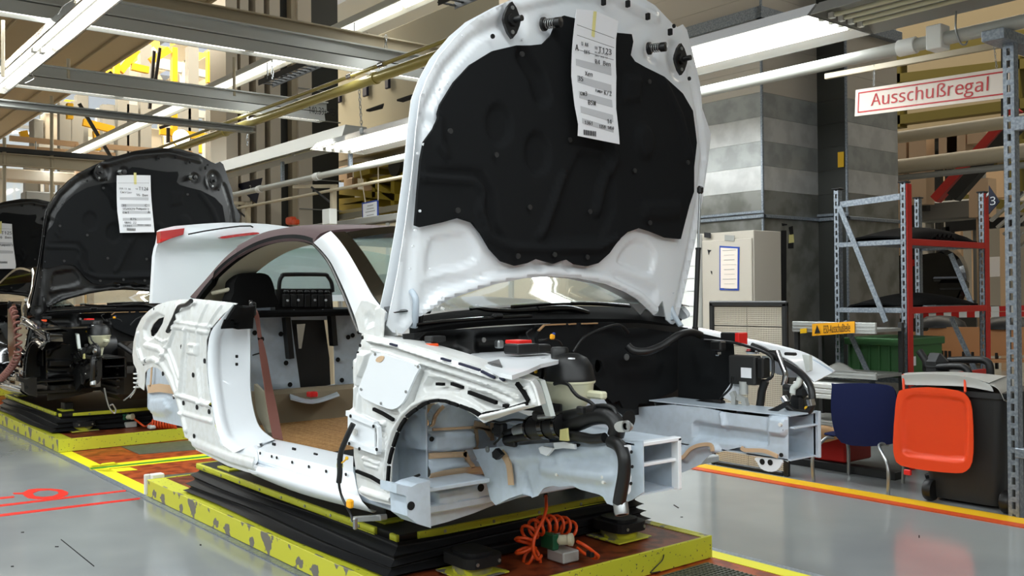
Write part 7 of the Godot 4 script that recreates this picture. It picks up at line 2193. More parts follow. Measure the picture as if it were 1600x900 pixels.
func build_details() -> void:
	var mb: MB
	var t: Node3D
	route_card("white route card reading T123 taped to the raised white bonnet", v2([-2.503,2.254,-2.602,2.264,-2.734,2.247,-2.727,2.176,-2.729,2.022,-2.714,1.891,-2.721,1.748,-2.596,1.754,-2.492,1.759,-2.497,1.804,-2.485,1.877,-2.48,1.992,-2.492,2.138]), -2.70,
		[v2([-2.507,2.063,-2.7,2.057,-2.7,2.025,-2.507,2.038]), v2([-2.51,1.999,-2.696,1.986,-2.695,1.953,-2.51,1.972]), v2([-2.512,1.937,-2.693,1.924,-2.693,1.894,-2.512,1.91]), v2([-2.515,1.878,-2.691,1.863,-2.69,1.834,-2.515,1.853]), v2([-2.518,1.831,-2.688,1.811,-2.688,1.791,-2.518,1.811])],
		v2([-2.592,2.26,-2.609,2.262,-2.605,2.161,-2.589,2.164]),
		[["T123", v2([-2.664,2.117]), 0.023, 0.070, true], ["18", v2([-2.613,2.121]), 0.012, 0.014, false], ["U R4", v2([-2.552,2.126]), 0.014, 0.036, false], ["A", v2([-2.51,2.106]), 0.024, 0.017, false], ["DES", v2([-2.564,2.097]), 0.014, 0.030, false], ["R4 Ben", v2([-2.651,2.067]), 0.018, 0.085, false], ["Xen", v2([-2.571,2.012]), 0.017, 0.040, false], ["3S", v2([-2.525,1.987]), 0.018, 0.026, false], ["Pumpe", v2([-2.621,1.951]), 0.011, 0.038, false], ["K/2", v2([-2.669,1.948]), 0.018, 0.040, false], ["cw3", v2([-2.535,1.93]), 0.017, 0.036, false], ["BSM", v2([-2.576,1.898]), 0.018, 0.040, false], ["14", v2([-2.665,1.833]), 0.018, 0.024, false], ["1361", v2([-2.55,1.815]), 0.014, 0.040, false], ["1359 1459", v2([-2.647,1.808]), 0.013, 0.080, false], ["24.03.11 4.2", v2([-2.642,2.104]), 0.006, 0.07, false], ["2071 416 12", v2([-2.642,2.091]), 0.006, 0.07, false]],
		Vector3(-2.69,1.776,-2.557), 1.0, [v2([-2.493,2.188,-2.694,2.168]), v2([-2.493,2.148,-2.693,2.13]), v2([-2.499,2.092,-2.689,2.081])])
	route_card("white route card reading T124 taped to the black bonnet", v2([-2.376,2.165,-2.486,2.176,-2.651,2.185,-2.658,2.045,-2.668,1.883,-2.678,1.705,-2.525,1.697,-2.396,1.69,-2.381,1.869]), -8.16,
		[v2([-2.403,1.987,-2.637,2,-2.637,1.973,-2.402,1.966]), v2([-2.412,1.932,-2.647,1.944,-2.647,1.92,-2.412,1.908]), v2([-2.422,1.876,-2.652,1.882,-2.652,1.861,-2.422,1.85]), v2([-2.422,1.815,-2.652,1.828,-2.652,1.804,-2.422,1.791]), v2([-2.422,1.76,-2.651,1.774,-2.651,1.752,-2.422,1.738])],
		v2([-2.512,2.197,-2.533,2.198,-2.538,2.102,-2.517,2.101]),
		[["T124", v2([-2.595,2.068]), 0.026, 0.075, true], ["USA 11 V6", v2([-2.444,2.059]), 0.014, 0.085, false], ["14", v2([-2.537,2.063]), 0.012, 0.018, false], ["Carrier", v2([-2.454,2.03]), 0.016, 0.09, false], ["V6 Ben", v2([-2.584,2.015]), 0.019, 0.09, false], ["3S", v2([-2.437,1.92]), 0.018, 0.030, false], ["C", v2([-2.614,1.929]), 0.02, 0.016, false], ["USA929", v2([-2.474,1.893]), 0.017, 0.09, false], ["Pumpe0/2", v2([-2.586,1.899]), 0.016, 0.10, false], ["cw1", v2([-2.448,1.862]), 0.017, 0.045, false], ["A", v2([-2.636,1.873]), 0.02, 0.016, false], ["875", v2([-2.505,1.809]), 0.017, 0.045, false], ["GMAG 22", v2([-2.481,1.778]), 0.016, 0.09, false], ["1361", v2([-2.463,1.751]), 0.012, 0.05, false], ["9561 9061", v2([-2.593,1.762]), 0.012, 0.10, false]],
		Vector3(-8.15,1.722,-2.488), 1.05, [v2([-2.38,2.101,-2.634,2.118])])
	route_card("white route card reading T125 on the bonnet at the left edge", v2([-2.431,2.108,-2.597,2.099,-2.61,1.857,-2.638,1.574,-2.631,1.533,-2.4,1.531]), -13.3,
		[v2([-2.444,1.868,-2.603,1.865,-2.603,1.832,-2.444,1.828]), v2([-2.444,1.764,-2.61,1.76,-2.61,1.727,-2.443,1.724])],
		v2([-2.46,2.126,-2.481,2.127,-2.481,1.974,-2.459,1.973]),
		[["T125", v2([-2.538,1.984]), 0.03, 0.09, true], ["V6 Ben", v2([-2.516,1.927]), 0.022, 0.12, false], ["Pumpe0/2", v2([-2.53,1.83]), 0.018, 0.12, false]],
		Vector3(-13.29,1.612,-2.498), 1.3, [v2([-2.443,2.036,-2.587,2.033])])
	# ---- loose cable hanging out of the door opening
	t = thing("hanging_harness", Vector3(-2.968,0.358,-1.64), "black cable with a yellow tag and orange plug hanging over the sill", "cable")
	mb = MB.new()
	tube(mb, spline(v3([-2.948,0.703,-1.65,-2.958,0.676,-1.64,-2.973,0.639,-1.63,-3.001,0.6,-1.63,-3.011,0.563,-1.63,-3.03,0.518,-1.64,-3.038,0.485,-1.64])), 0.010, 10)
	tube(mb, spline(v3([-3.038,0.489,-1.64,-3.04,0.459,-1.645,-3.031,0.43,-1.65,-3.003,0.407,-1.65,-2.994,0.38,-1.66,-2.972,0.357,-1.66])), 0.005, 8)
	part(t, "cable", mb, mats.black)
	mb = MB.new()
	box(mb, Vector3(-2.958,0.423,-1.64), Vector3(0.028, 0.03, 0.02), 0.005)
	part(t, "orange_plug", mb, mats.sign_orange)
	mb = MB.new()
	box(mb, Vector3(-3.02,0.549,-1.635), Vector3(0.02, 0.02, 0.02), 0.004)
	part(t, "tape_wrap", mb, mats.tape_yellow)
	mb = MB.new()
	box(mb, Vector3(-2.96,0.583,-1.63), Vector3(0.012, 0.012, 0.01), 0.003)
	tube(mb, spline(v3([-3.016,0.557,-1.635,-2.983,0.568,-1.63,-2.964,0.58,-1.63])), 0.003, 6)
	part(t, "yellow_plug", mb, mats.yellow_plastic)
	mb = MB.new()
	box(mb, Vector3(-2.958,0.35,-1.66), Vector3(0.014, 0.04, 0.014), 0.003)
	part(t, "end_plug", mb, mats.steel)
	mb = MB.new()
	bar(mb, Vector3(-3.074,0.336,-1.72), Vector3(-2.863,0.38,-1.72), 0.03, 0.02, 0.003)
	single("locating_pin", mb, mats.steel, "steel locating bar on the lift below the front end of the sill", "fixture")
	# ---- air hose sockets on the pallets
	for q in [0, 1]:
		var o: Vector3 = Vector3.ZERO if q == 0 else Vector3(-7.993,0.101,-2.417) - Vector3(-2.808,0.101,-2.502)
		var b0: Vector3 = Vector3(-2.808,0.101,-2.502) + o
		t = thing("hose_socket", b0, ["grey socket block with a plug on the near pallet", "grey socket block with a plug on the far pallet"][q], "socket")
		mb = MB.new()
		box(mb, b0 + Vector3(0, 0.022, 0), Vector3(0.10, 0.044, 0.085), 0.005)
		part(t, "base_block", mb, mats.aluminium)
		mb = MB.new()
		box(mb, b0 + Vector3(-0.04, 0.075, 0.035), Vector3(0.08, 0.062, 0.03), 0.004)
		part(t, "green_bracket", mb, mats.green_box)
		mb = MB.new()
		lathe(mb, v2([0.0, 0.0, 0.016, 0.0, 0.016, 0.012, 0.02, 0.014, 0.02, 0.05, 0.025, 0.052, 0.025, 0.066, 0.017, 0.07, 0.0, 0.07]), along(b0 + Vector3(-0.015, 0.08, 0.022), Vector3(0.75, 0.08, -0.5)), 18)
		part(t, "coupling_plug", mb, mats.cream_plastic)
		mb = MB.new()
		ext(mb, PackedVector2Array([Vector2(-0.02, -0.025), Vector2(0.02, -0.025), Vector2(0.02, 0.03), Vector2(-0.02, 0.03)]), Transform3D(along(Vector3.ZERO, Vector3.UP).basis, b0 + Vector3(-0.015, 0.076, 0.022)), 0.004)
		part(t, "plug_flap", mb, mats.steel)
	t = thing("spiral_hose", Vector3(-2.826,0.101,-2.385), "orange spiral air hose curled around the near socket block", "hose", "orange spiral hoses")
	mb = MB.new()
	coil(mb, v3([-2.88,0.114,-2.441,-2.88,0.11,-2.408,-2.88,0.132,-2.372,-2.88,0.169,-2.36,-2.88,0.202,-2.373,-2.88,0.225,-2.416,-2.88,0.232,-2.466,-2.88,0.225,-2.527,-2.88,0.206,-2.582,-2.88,0.18,-2.614]), 0.034, 11, 0.0068)
	part(t, "coil", mb, mats.hose_orange)
	mb = MB.new()
	tube(mb, spline(v3([-2.95,0.333,-2.538,-2.9,0.314,-2.496,-2.87,0.292,-2.469,-2.84,0.266,-2.426,-2.82,0.237,-2.382,-2.81,0.201,-2.354,-2.81,0.16,-2.353,-2.82,0.123,-2.381,-2.84,0.127,-2.417])), 0.0068, 8)
	tube(mb, spline(v3([-2.72,0.192,-2.498,-2.68,0.182,-2.504,-2.67,0.149,-2.545,-2.67,0.134,-2.562,-2.7,0.118,-2.574,-2.75,0.124,-2.569,-2.8,0.138,-2.571])), 0.0068, 8)
	part(t, "hose_end", mb, mats.hose_orange)
	mb = MB.new()
	tube(mb, v3([-2.98,0.347,-2.561,-2.94,0.328,-2.529]), 0.01, 10)
	part(t, "sleeve", mb, mats.black)
	mb = MB.new()
	box(mb, Vector3(-2.68,0.146,-2.528), Vector3(0.03, 0.022, 0.02), 0.003)
	part(t, "hose_clip", mb, mats.black)
	t = thing("spiral_hose", Vector3(-7.872,0.101,-2.661), "orange spiral air hose lying on the far pallet", "hose", "orange spiral hoses")
	mb = MB.new()
	coil(mb, v3([-7.766,0.14,-2.523,-7.723,0.14,-2.57,-7.68,0.14,-2.616,-7.63,0.14,-2.671]), 0.035, 9, 0.008)
	part(t, "coil", mb, mats.hose_orange)
	mb = MB.new()
	tube(mb, spline(v3([-8.006,0.17,-2.447,-7.888,0.15,-2.451,-7.805,0.12,-2.475,-7.862,0.12,-2.524,-7.842,0.15,-2.558])), 0.008, 8)
	part(t, "hose_end", mb, mats.hose_orange)
	mb = MB.new()
	box(mb, Vector3(-7.727,0.12,-2.505), Vector3(0.07, 0.03, 0.05), 0.008)
	part(t, "coupling", mb, mats.light_plastic)
	t = thing("spiral_cable", Vector3(-8.692,0.497,-1.62), "maroon spiral cable hanging in the door opening of the black car", "cable")
	mb = MB.new()
	coil(mb, v3([-8.313,1.086,-1.62,-8.2,1.012,-1.62,-8.112,0.89,-1.62,-8.093,0.767,-1.62,-8.185,0.679,-1.62,-8.42,0.586,-1.62,-8.743,0.494,-1.62]), 0.022, 20, 0.009)
	part(t, "coil", mb, mats.belt)

# engine and gearbox still visible low in the black car
func black_car_engine(t: Node3D) -> void:
	var mb := MB.new()
	box2(mb, Vector3(-2.65, 0.36, -2.95), Vector3(-2.15, 0.62, -2.2), 0.05)
	box2(mb, Vector3(-2.60, 0.60, -2.9), Vector3(-2.25, 0.80, -2.3), 0.05)
	part(t, "engine_block", mb, mats.engine)
	mb = MB.new()
	lathe(mb, v2([0.0, 0.0, 0.12, 0.0, 0.14, 0.02, 0.14, 0.10, 0.10, 0.14, 0.0, 0.14]), along(Vector3(-2.16, 0.55, -2.45), Vector3.RIGHT), 24)
	part(t, "belt_pulley", mb, mats.black)
	for k in 5:
		mb = MB.new()
		box(mb, Vector3(-2.3, 0.42 + 0.05 * k, -2.19), Vector3(0.4, 0.02, 0.03), 0.006)
		part(t, "engine_fin", mb, mats.engine)
	for q in [v3([-2.1, 0.8, -2.2, -2.0, 0.7, -2.3, -2.05, 0.55, -2.4, -2.2, 0.5, -2.3]), v3([-2.0, 0.75, -2.6, -1.95, 0.6, -2.7, -2.0, 0.45, -2.6]), v3([-2.2, 0.85, -2.5, -2.05, 0.82, -2.7, -2.0, 0.7, -2.9])]:
		wire(t, "coolant_hose", q, 0.02, mats.black)
	for q in [v3([-7.45,0.481,-2.07,-7.45,0.374,-2.092,-7.45,0.315,-2.114,-7.45,0.284,-2.142,-7.45,0.312,-2.151,-7.45,0.352,-2.128,-7.45,0.344,-2.11]), v3([-7.45,0.375,-2.208,-7.45,0.41,-2.255,-7.45,0.456,-2.293,-7.45,0.494,-2.307,-7.45,0.437,-2.288,-7.45,0.391,-2.255])]:
		var w := PackedVector3Array()
		for p in q:
			w.append(p + Vector3(5.42, 0, 0))
		wire(t, "wire_tether", w, 0.006, mats.steel)

# ---------------------------------------------------------------- far side of the aisle
# slotted angle or box post: two flanges with a row of slots between rungs
func slotted_post(mb: MB, foot: Vector3, h: float, w: float, d: float, pitch: float, axis := "z") -> void:
	# face with a centre line of slots: two stiles and rungs between the slots; axis names the direction the slotted face points to
	var u := Vector3.RIGHT if axis == "z" else Vector3.BACK
	var n := Vector3.BACK if axis == "z" else Vector3.RIGHT
	var s := w * 0.34
	var c := foot + Vector3.UP * h * 0.5
	for k in [-1.0, 1.0]:
		var sz := u.abs() * s + n.abs() * 0.004 + Vector3.UP * h
		box(mb, c + u * k * (w * 0.5 - s * 0.5) + n * (d * 0.5 - 0.002), sz)
	var y := pitch * 0.5
	while y < h:
		box(mb, foot + Vector3.UP * y + n * (d * 0.5 - 0.002), u.abs() * (w - 2.0 * s) + n.abs() * 0.004 + Vector3.UP * pitch * 0.42)
		y += pitch
	for k in [-1.0, 1.0]:
		box(mb, c + u * k * (w * 0.5 - 0.002), u.abs() * 0.004 + n.abs() * d + Vector3.UP * h)

func frame_of(called: String, label: String, category: String, m: Material, pieces: Array, w: float, d: float, part_name := "beam", group := "", legs := true) -> Node3D:
	var t := thing(called, pieces[0][0], label, category, group)
	for p in pieces:
		var mb := MB.new()
		bar(mb, p[0], p[1], d, w, 0.0)
		part(t, part_name, mb, m)
	for k in ([0, pieces.size() - 1] if legs else []):
		var e: Vector3 = pieces[k][0] if pieces[k][0].y < pieces[k][1].y else pieces[k][1]
		if e.y > 0.05:
			var mb := MB.new()
			bar(mb, Vector3(e.x, 0, e.z), e, 0.1, 0.1)
			part(t, "leg", mb, m)
	return t

func chain(parent: Node3D, a: Vector3, b: Vector3, r := 0.012) -> void:
	var mb := MB.new()
	var n := int(a.distance_to(b) / (r * 2.6))
	for k in n:
		var c := a.lerp(b, (k + 0.5) / n)
		var u := Vector3.RIGHT if k % 2 == 0 else Vector3.BACK
		var ring := PackedVector3Array()
		for i in 9:
			ring.append(c + Vector3.UP * sin(TAU * i / 8.0) * r * 1.6 + u * cos(TAU * i / 8.0) * r * 0.8)
		tube(mb, ring, r * 0.28, 5)
	part(parent, "chain", mb, mats.steel).set_meta("kind", "stuff")

func build_right() -> void:
	var mb: MB
	var t: Node3D
	# ---- perforated screen
	t = thing("perforated_screen", Vector3(-3.85, 0, -5.05), "perforated metal screen in a black frame beside the white cabinet", "screen")
	for s in [[Vector3(-4.155, 0, -5.06), Vector3(-4.115, 1.085, -5.03)], [Vector3(-3.58, 0, -5.06), Vector3(-3.54, 1.085, -5.03)], [Vector3(-4.155, 1.055, -5.06), Vector3(-3.54, 1.095, -5.03)], [Vector3(-4.115, 0.0, -5.06), Vector3(-3.58, 0.03, -5.03)]]:
		mb = MB.new()
		box2(mb, s[0], s[1], 0.008)
		part(t, "frame_tube", mb, mats.black)
	mb = MB.new()
	box2(mb, Vector3(-4.12, 0.02, -5.062), Vector3(-3.575, 1.06, -5.056))
	part(t, "back_sheet", mb, mats.bin_grey)
	for q in [[-4.115, -3.85], [-3.845, -3.58]]:
		for r in [[0.03, 0.33], [0.335, 0.80], [0.805, 0.93], [0.935, 1.055]]:
			mb = MB.new()
			var px: float = q[0]
			while px < q[1]:
				box2(mb, Vector3(px, r[0], -5.046), Vector3(minf(px + 0.0058, q[1]), r[1], -5.0435))
				px += 0.0125
			var py: float = r[0]
			while py < r[1]:
				box2(mb, Vector3(q[0], py, -5.0445), Vector3(q[1], minf(py + 0.0058, r[1]), -5.042))
				py += 0.0125
			part(t, "perforated_sheet", mb, mats.cream_clad)
	# ---- white cabinets
	t = thing("cabinet", Vector3(-4.69, 0, -6.0), "pale grey steel cabinet with a blue-framed notice on its door", "cabinet")
	mb = MB.new()
	box2(mb, Vector3(-4.94, 0, -6.25), Vector3(-4.44, 1.62, -5.91), 0.004)
	part(t, "body", mb, mats.cabinet_grey)
	mb = MB.new()
	box2(mb, Vector3(-4.93, 0.05, -5.912), Vector3(-4.45, 1.56, -5.895), 0.004)
	var door := part(t, "door", mb, mats.cabinet_grey)
	mb = MB.new()
	ext(mb, v2([-4.75,1.515,-4.56,1.497,-4.57,1.165,-4.754,1.171]), fz(-5.892), 0.004)
	part(door, "notice_frame", mb, mats.blue_frame)
	mb = MB.new()
	ext(mb, v2([-4.738,1.5,-4.575,1.485,-4.582,1.18,-4.742,1.186]), fz(-5.890), 0.004)
	part(door, "notice", mb, mats.sign_white)
	mb = MB.new()
	for k in 9:
		box(mb, Vector3(-4.655,1.476,-5.887) + Vector3(0, -0.037 * k, 0.0), Vector3(0.10 if k % 3 else 0.13, 0.002 if k % 2 else 0.004, 0.001))
	var lines := part(door, "notice_print", mb, mats.grey_paint)
	lines.set_meta("kind", "stuff")
	mb = MB.new()
	ext(mb, v2([-4.699,1.597,-4.607,1.587,-4.608,1.543,-4.7,1.552]), fz(-5.892), 0.003)
	part(door, "type_plate", mb, mats.grey_paint)
	for s in [v2([-4.901,1.628,-4.837,1.62,-4.837,1.579,-4.901,1.588]), v2([-4.87,1.49,-4.832,1.484,-4.852,1.469,-4.858,1.449,-4.864,1.47]), v2([-4.841,1.323,-4.828,1.318,-4.828,1.293,-4.835,1.303])]:
		mb = MB.new()
		ext(mb, s, fz(-5.892), 0.003)
		part(door, "label_sticker", mb, mats.ink)
	t = thing("cabinet", Vector3(-5.3, 0, -6.0), "narrow white switch cabinet behind the far bonnet strut", "cabinet")
	mb = MB.new()
	box2(mb, Vector3(-5.65, 0, -6.25), Vector3(-4.95, 1.62, -5.86), 0.004)
	part(t, "body", mb, mats.white_trim)
	for k in 5:
		mb = MB.new()
		box(mb, Vector3(-5.012,1.383,-5.855) + Vector3(0, -0.10 * k, 0.0), Vector3(0.09, 0.03 if k != 3 else 0.07, 0.003))
		part(t, "label_sticker", mb, mats.paper)
	# ---- steel clad columns, in horizontal sheets of two tones
	for q in [[-4.863, -6.6, -8.4, -7.50, "tall steel clad column behind the cabinet, its corner facing the aisle", 1.82], [-4.577, -7.4, -5.2, -8.24, "second steel clad column with a yellow sticker behind the shelf rack", 1.78]]:
		t = thing("clad_column", Vector3(q[0], 0, q[1]), q[4], "column")
		var y: float = 0.0
		var k := 0
		while y < 5.0:
			var hgt := 0.205 if y > 1.7 else (1.80 if y < 0.1 else 0.05)
			var tone: Material = mats.panel_light if k % 2 == 0 else mats.panel_dark
			if k < 2:
				tone = mats.panel_base
			elif y > 2.75:
				tone = mats.panel_cream
			mb = MB.new()
			box2(mb, Vector3(q[2], y + 0.001, q[1] - 0.02), Vector3(q[0], y + hgt - 0.001, q[1]))
			part(t, "front_sheet", mb, tone if q[1] > -7.0 else mats.dark_clad)
			mb = MB.new()
			box2(mb, Vector3(q[0] - 0.02, y + 0.001, q[3]), Vector3(q[0] + 0.001, y + hgt - 0.001, q[1] - 0.02))
			part(t, "side_sheet", mb, tone)
			y += hgt
			k += 1
		mb = MB.new()
		box2(mb, Vector3(q[0] - 0.012, 0.0, q[1] - 0.012), Vector3(q[0] + 0.008, 5.0, q[1] + 0.008), 0.003)
		part(t, "corner_edge", mb, mats.galvanised)
		for f in [[Vector3(q[2], 1.77, q[1]), Vector3(q[0] + 0.03, 1.80, q[1] + 0.03)], [Vector3(q[0], 1.77, q[3]), Vector3(q[0] + 0.03, 1.80, q[1] + 0.03)], [Vector3(q[2], 1.81, q[1]), Vector3(q[0] + 0.02, 1.835, q[1] + 0.02)], [Vector3(q[2], 3.42, q[1]), Vector3(q[0] + 0.06, 3.52, q[1] + 0.08)], [Vector3(q[0], 3.42, q[3]), Vector3(q[0] + 0.06, 3.52, q[1] + 0.08)]]:
			mb = MB.new()
			box2(mb, f[0], f[1], 0.004)
			part(t, "flange", mb, mats.galvanised)
	mb = MB.new()
	ext(mb, v2([-4.653,2.361,-4.594,2.36,-4.596,2.227,-4.654,2.228]), fz(-7.385), 0.004)
	single("yellow_sticker", mb, mats.yellow_plastic, "yellow sticker on the dark face of the second column", "sticker")
	for s in [[v2([-6.844,1.674,-6.916,1.677,-6.905,1.075,-6.824,1.076]), "long black tape strip stuck on the steel column", mats.hole], [v2([-6.954,1.706,-7.009,1.719,-7.017,1.647,-6.971,1.64]), "upper short black tape piece on the steel column", mats.hole], [v2([-6.952,1.64,-7.017,1.653,-7.025,1.576,-6.951,1.568]), "pale tape piece on the steel column", mats.tape_yellow], [v2([-6.942,1.568,-7.016,1.576,-7.015,1.526,-6.941,1.524]), "lower short black tape piece on the steel column", mats.hole], [v2([-6.854,1.735,-6.927,1.732,-6.926,1.721,-6.862,1.713]), "small black scuff label high on the steel column", mats.hole]]:
		mb = MB.new()
		ext(mb, s[0], fx(-4.858), 0.003)
		single("tape_piece", mb, s[2], s[1], "tape")
	# ---- shelf rack
	t = thing("shelf_rack", Vector3(-3.4, 0, -6.3), "slotted grey and red steel shelf rack holding black car parts", "rack")
	var corners := [Vector3(-3.18, 0, -5.8), Vector3(-3.66, 0, -5.8), Vector3(-3.18, 0, -6.87), Vector3(-3.66, 0, -6.87)]
	for i in 4:
		mb = MB.new()
		slotted_post(mb, corners[i], 1.845 if i != 1 else 1.84, 0.042, 0.04, 0.05)
		var u := part(t, "upright", mb, mats.galvanised)
		if i in [0, 2]:
			mb = MB.new()
			box2(mb, corners[i] + Vector3(0.016, 0, -0.045), corners[i] + Vector3(0.026, 1.84, 0.018), 0.002)
			part(u, "red_cover", mb, mats.red_paint)
		mb = MB.new()
		box(mb, corners[i] + Vector3(0, 1.85, 0), Vector3(0.06, 0.01, 0.06), 0.003)
		part(u, "end_cap", mb, mats.black)
	for y in [1.475, 1.033, 0.58]:
		mb = MB.new()
		box2(mb, Vector3(-3.65, y - 0.008, -6.86), Vector3(-3.19, y, -5.81))
		part(t, "shelf_board", mb, mats.galvanised)
		for s in [[Vector3(-3.18, y - 0.03, -6.87), Vector3(-3.155, y + 0.012, -5.8), mats.red_paint], [Vector3(-3.66, y - 0.025, -5.80), Vector3(-3.18, y + 0.008, -5.78), mats.galvanised], [Vector3(-3.66, y - 0.025, -6.89), Vector3(-3.18, y + 0.008, -6.87), mats.galvanised]]:
			mb = MB.new()
			box2(mb, s[0], s[1], 0.002)
			part(t, "shelf_beam", mb, s[2])
	for s in [[Vector3(-3.63, 1.73, -5.77), Vector3(-3.30, 0.95, -5.77)], [Vector3(-3.60, 0.95, -5.77), Vector3(-3.25, 0.25, -5.77)], [Vector3(-3.40, 1.42, -6.84), Vector3(-3.25, 1.05, -6.84)], [Vector3(-3.40, 0.95, -6.84), Vector3(-3.22, 0.55, -6.84)]]:
		mb = MB.new()
		bar(mb, s[0], s[1], 0.008, 0.035)
		part(t, "brace", mb, mats.galvanised)
	mb = MB.new()
	bar(mb, Vector3(-3.66, 1.74, -5.79), Vector3(-3.18, 1.76, -5.79), 0.006, 0.04)
	part(t, "top_rail", mb, mats.galvanised)
	# moulded black parts lying on the shelves
	for s in [[1.478, "curved black plastic moulding on the upper shelf of the rack", 0.10], [1.036, "curved black plastic moulding on the lower shelf of the rack", 0.09]]:
		mb = MB.new()
		var rows := []
		for i in 9:
			var z := lerpf(-6.83, -5.84, i / 8.0)
			var b := sin(PI * i / 8.0)
			rows.append(PackedVector3Array([Vector3(-3.625, s[0] + 0.005, z), Vector3(-3.58, s[0] + s[2] * (0.3 + 0.5 * b), z), Vector3(-3.42, s[0] + s[2] * (0.4 + 0.75 * b), z), Vector3(-3.22, s[0] + s[2] * (0.25 + 0.6 * b), z), Vector3(-3.20, s[0] + 0.02, z)]))
		loft(mb, rows, 0.012, 14, 2, Vector3.UP)
		single("plastic_moulding", mb, mats.black_matt, s[1], "car part", "mouldings on the rack")
	# black car front far behind the rack
	t = thing("distant_car", Vector3(-12.895,0,-25.352) , "black car with red lights seen through the rack", "car")
	var dc := Vector3(-5.6, 0, -10.5)
	t.position = dc
	t.set_meta("base", dc)
	mb = MB.new()
	loft(mb, [v3([-5.55,1.505,-10,-5.29,1.545,-10,-5.075,1.557,-10,-4.937,1.483,-10,-4.87,1.346,-10,-4.859,1.176,-10,-4.901,1.041,-10]), v3([-6.104,1.619,-11,-5.818,1.646,-11,-5.544,1.649,-11,-5.392,1.553,-11,-5.312,1.364,-11,-5.315,1.141,-11,-5.361,1.03,-11])], 0.05, 16, 2, Vector3.BACK)
	ext(mb, v2([-5.664,1.545,-5.29,1.545,-5.075,1.557,-4.937,1.483,-4.87,1.346,-4.859,1.176,-4.943,1.007,-5.671,0.969]), fz(-10.02), 0.05)
	box(mb, Vector3(-4.941,1.204,-10), Vector3(0.3, 0.09, 0.1), 0.02)
	box(mb, Vector3(-5.009,1.274,-10), Vector3(0.3, 0.05, 0.1), 0.02)
	part(t, "body", mb, mats.black_gloss)
	for x in [1410, 1480]:
		mb = MB.new()
		var wc := Vector3(-5.546,1.04,-10.05) if x == 1410 else Vector3(-5.002,1.04,-10.05)
		box2(mb, Vector3(wc.x - 0.06, 0, -10.5), Vector3(wc.x + 0.06, wc.y, -10.0))
		part(t, "stand", mb, mats.black)
	mb = MB.new()
	ext(mb, v2([-5.376,1.49,-5.296,1.501,-5.304,1.432,-5.37,1.42]), fz(-9.96), 0.03)
	part(t, "tail_light", mb, mats.tail_red)
	# ---- shelf trolley with aluminium rails
	t = thing("parts_trolley", Vector3(-3.5, 0, -5.55), "aluminium shelf trolley with an orange warning sign on its rail", "trolley")
	for s in [[0.885, 0.955, -3.77, -3.17, -5.42], [0.60, 0.645, -3.77, -3.17, -5.42], [0.29, 0.33, -3.77, -3.17, -5.30]]:
		mb = MB.new()
		box2(mb, Vector3(s[2], s[0], s[4] - 0.02), Vector3(s[3], s[1], s[4]), 0.003)
		box2(mb, Vector3(s[2] + 0.005, s[0] + 0.022, s[4] - 0.001), Vector3(s[3] - 0.005, s[0] + 0.028, s[4] + 0.003))
		box2(mb, Vector3(s[2] + 0.005, s[0] + 0.044, s[4] - 0.001), Vector3(s[3] - 0.005, s[0] + 0.048, s[4] + 0.003))
		part(t, "shelf_rail", mb, mats.aluminium)
		mb = MB.new()
		box2(mb, Vector3(s[2], s[0] + 0.01, -5.76), Vector3(s[3], s[0] + 0.03, s[4] - 0.02))
		part(t, "shelf_board", mb, mats.grey_paint)
	for x in [-3.76, -3.18]:
		for z in ([-5.74, -5.46] if x < -3.5 else [-5.74]):
			mb = MB.new()
			box2(mb, Vector3(x - 0.015, 0.05, z - 0.015), Vector3(x + 0.015, 0.95, z + 0.015), 0.003)
			part(t, "post", mb, mats.bin_grey)
	mb = MB.new()
	box2(mb, Vector3(-4.0, 0.0, -5.50), Vector3(-3.05, 0.05, -5.42), 0.004)
	part(t, "base_rail", mb, mats.bin_grey)
	mb = MB.new()
	ext(mb, v2([-3.61,0.941,-3.305,0.963,-3.306,0.89,-3.611,0.862]), fz(-5.412), 0.006)
	var sg := part(t, "warning_sign", mb, mats.sign_orange)
	sg.set_meta("base", Vector3.ZERO)
	var sr := (Vector3(-3.3,0.927,-5.4) - Vector3(-3.603,0.902,-5.4)).normalized()
	lettering(sg, "sign_lettering", "ESD-Ausschußteile", Vector3(-3.431,0.918,-5.408) + Vector3(0, -0.004, 0.0), sr, Vector3.UP, 0.05, mats.ink, "Droid Sans", 0.19)
	mb = MB.new()
	ext(mb, v2([-3.591,0.879,-3.572,0.933,-3.549,0.884]), fz(-5.407), 0.002)
	part(sg, "sign_symbol", mb, mats.ink)
	mb = MB.new()
	ext(mb, v2([-3.702,0.906,-3.653,0.913,-3.654,0.881,-3.702,0.876]), fz(-5.414), 0.006)
	part(t, "yellow_tag", mb, mats.yellow_plastic)
	# things on the trolley
	mb = MB.new()
	loft(mb, [v3([-3.597,0.577,-5.5,-3.479,0.593,-5.5,-3.342,0.61,-5.5]), v3([-3.605,0.646,-5.55,-3.5,0.689,-5.55,-3.381,0.637,-5.55]), v3([-3.728,0.556,-5.7,-3.606,0.581,-5.7,-3.464,0.598,-5.7])], 0.004, 14, 5, Vector3.UP)
	single("plastic_bag", mb, mats.bag, "crumpled pale bag lying on the trolley beside the far wing", "bag")
	mb = MB.new()
	loft(mb, [v3([-3.646,0.181,-5.3,-3.472,0.193,-5.3,-3.331,0.241,-5.3]), v3([-3.645,0.272,-5.3,-3.47,0.306,-5.3,-3.366,0.293,-5.3]), v3([-3.772,0.274,-5.5,-3.601,0.3,-5.5,-3.507,0.284,-5.5]), v3([-3.841,0.171,-5.6,-3.667,0.198,-5.6,-3.547,0.22,-5.6])], 0.004, 14, 3, Vector3(0, 1, 0.5))
	single("paper_parcel", mb, mats.kraft, "brown paper parcel tied up on the lower trolley shelf", "parcel")
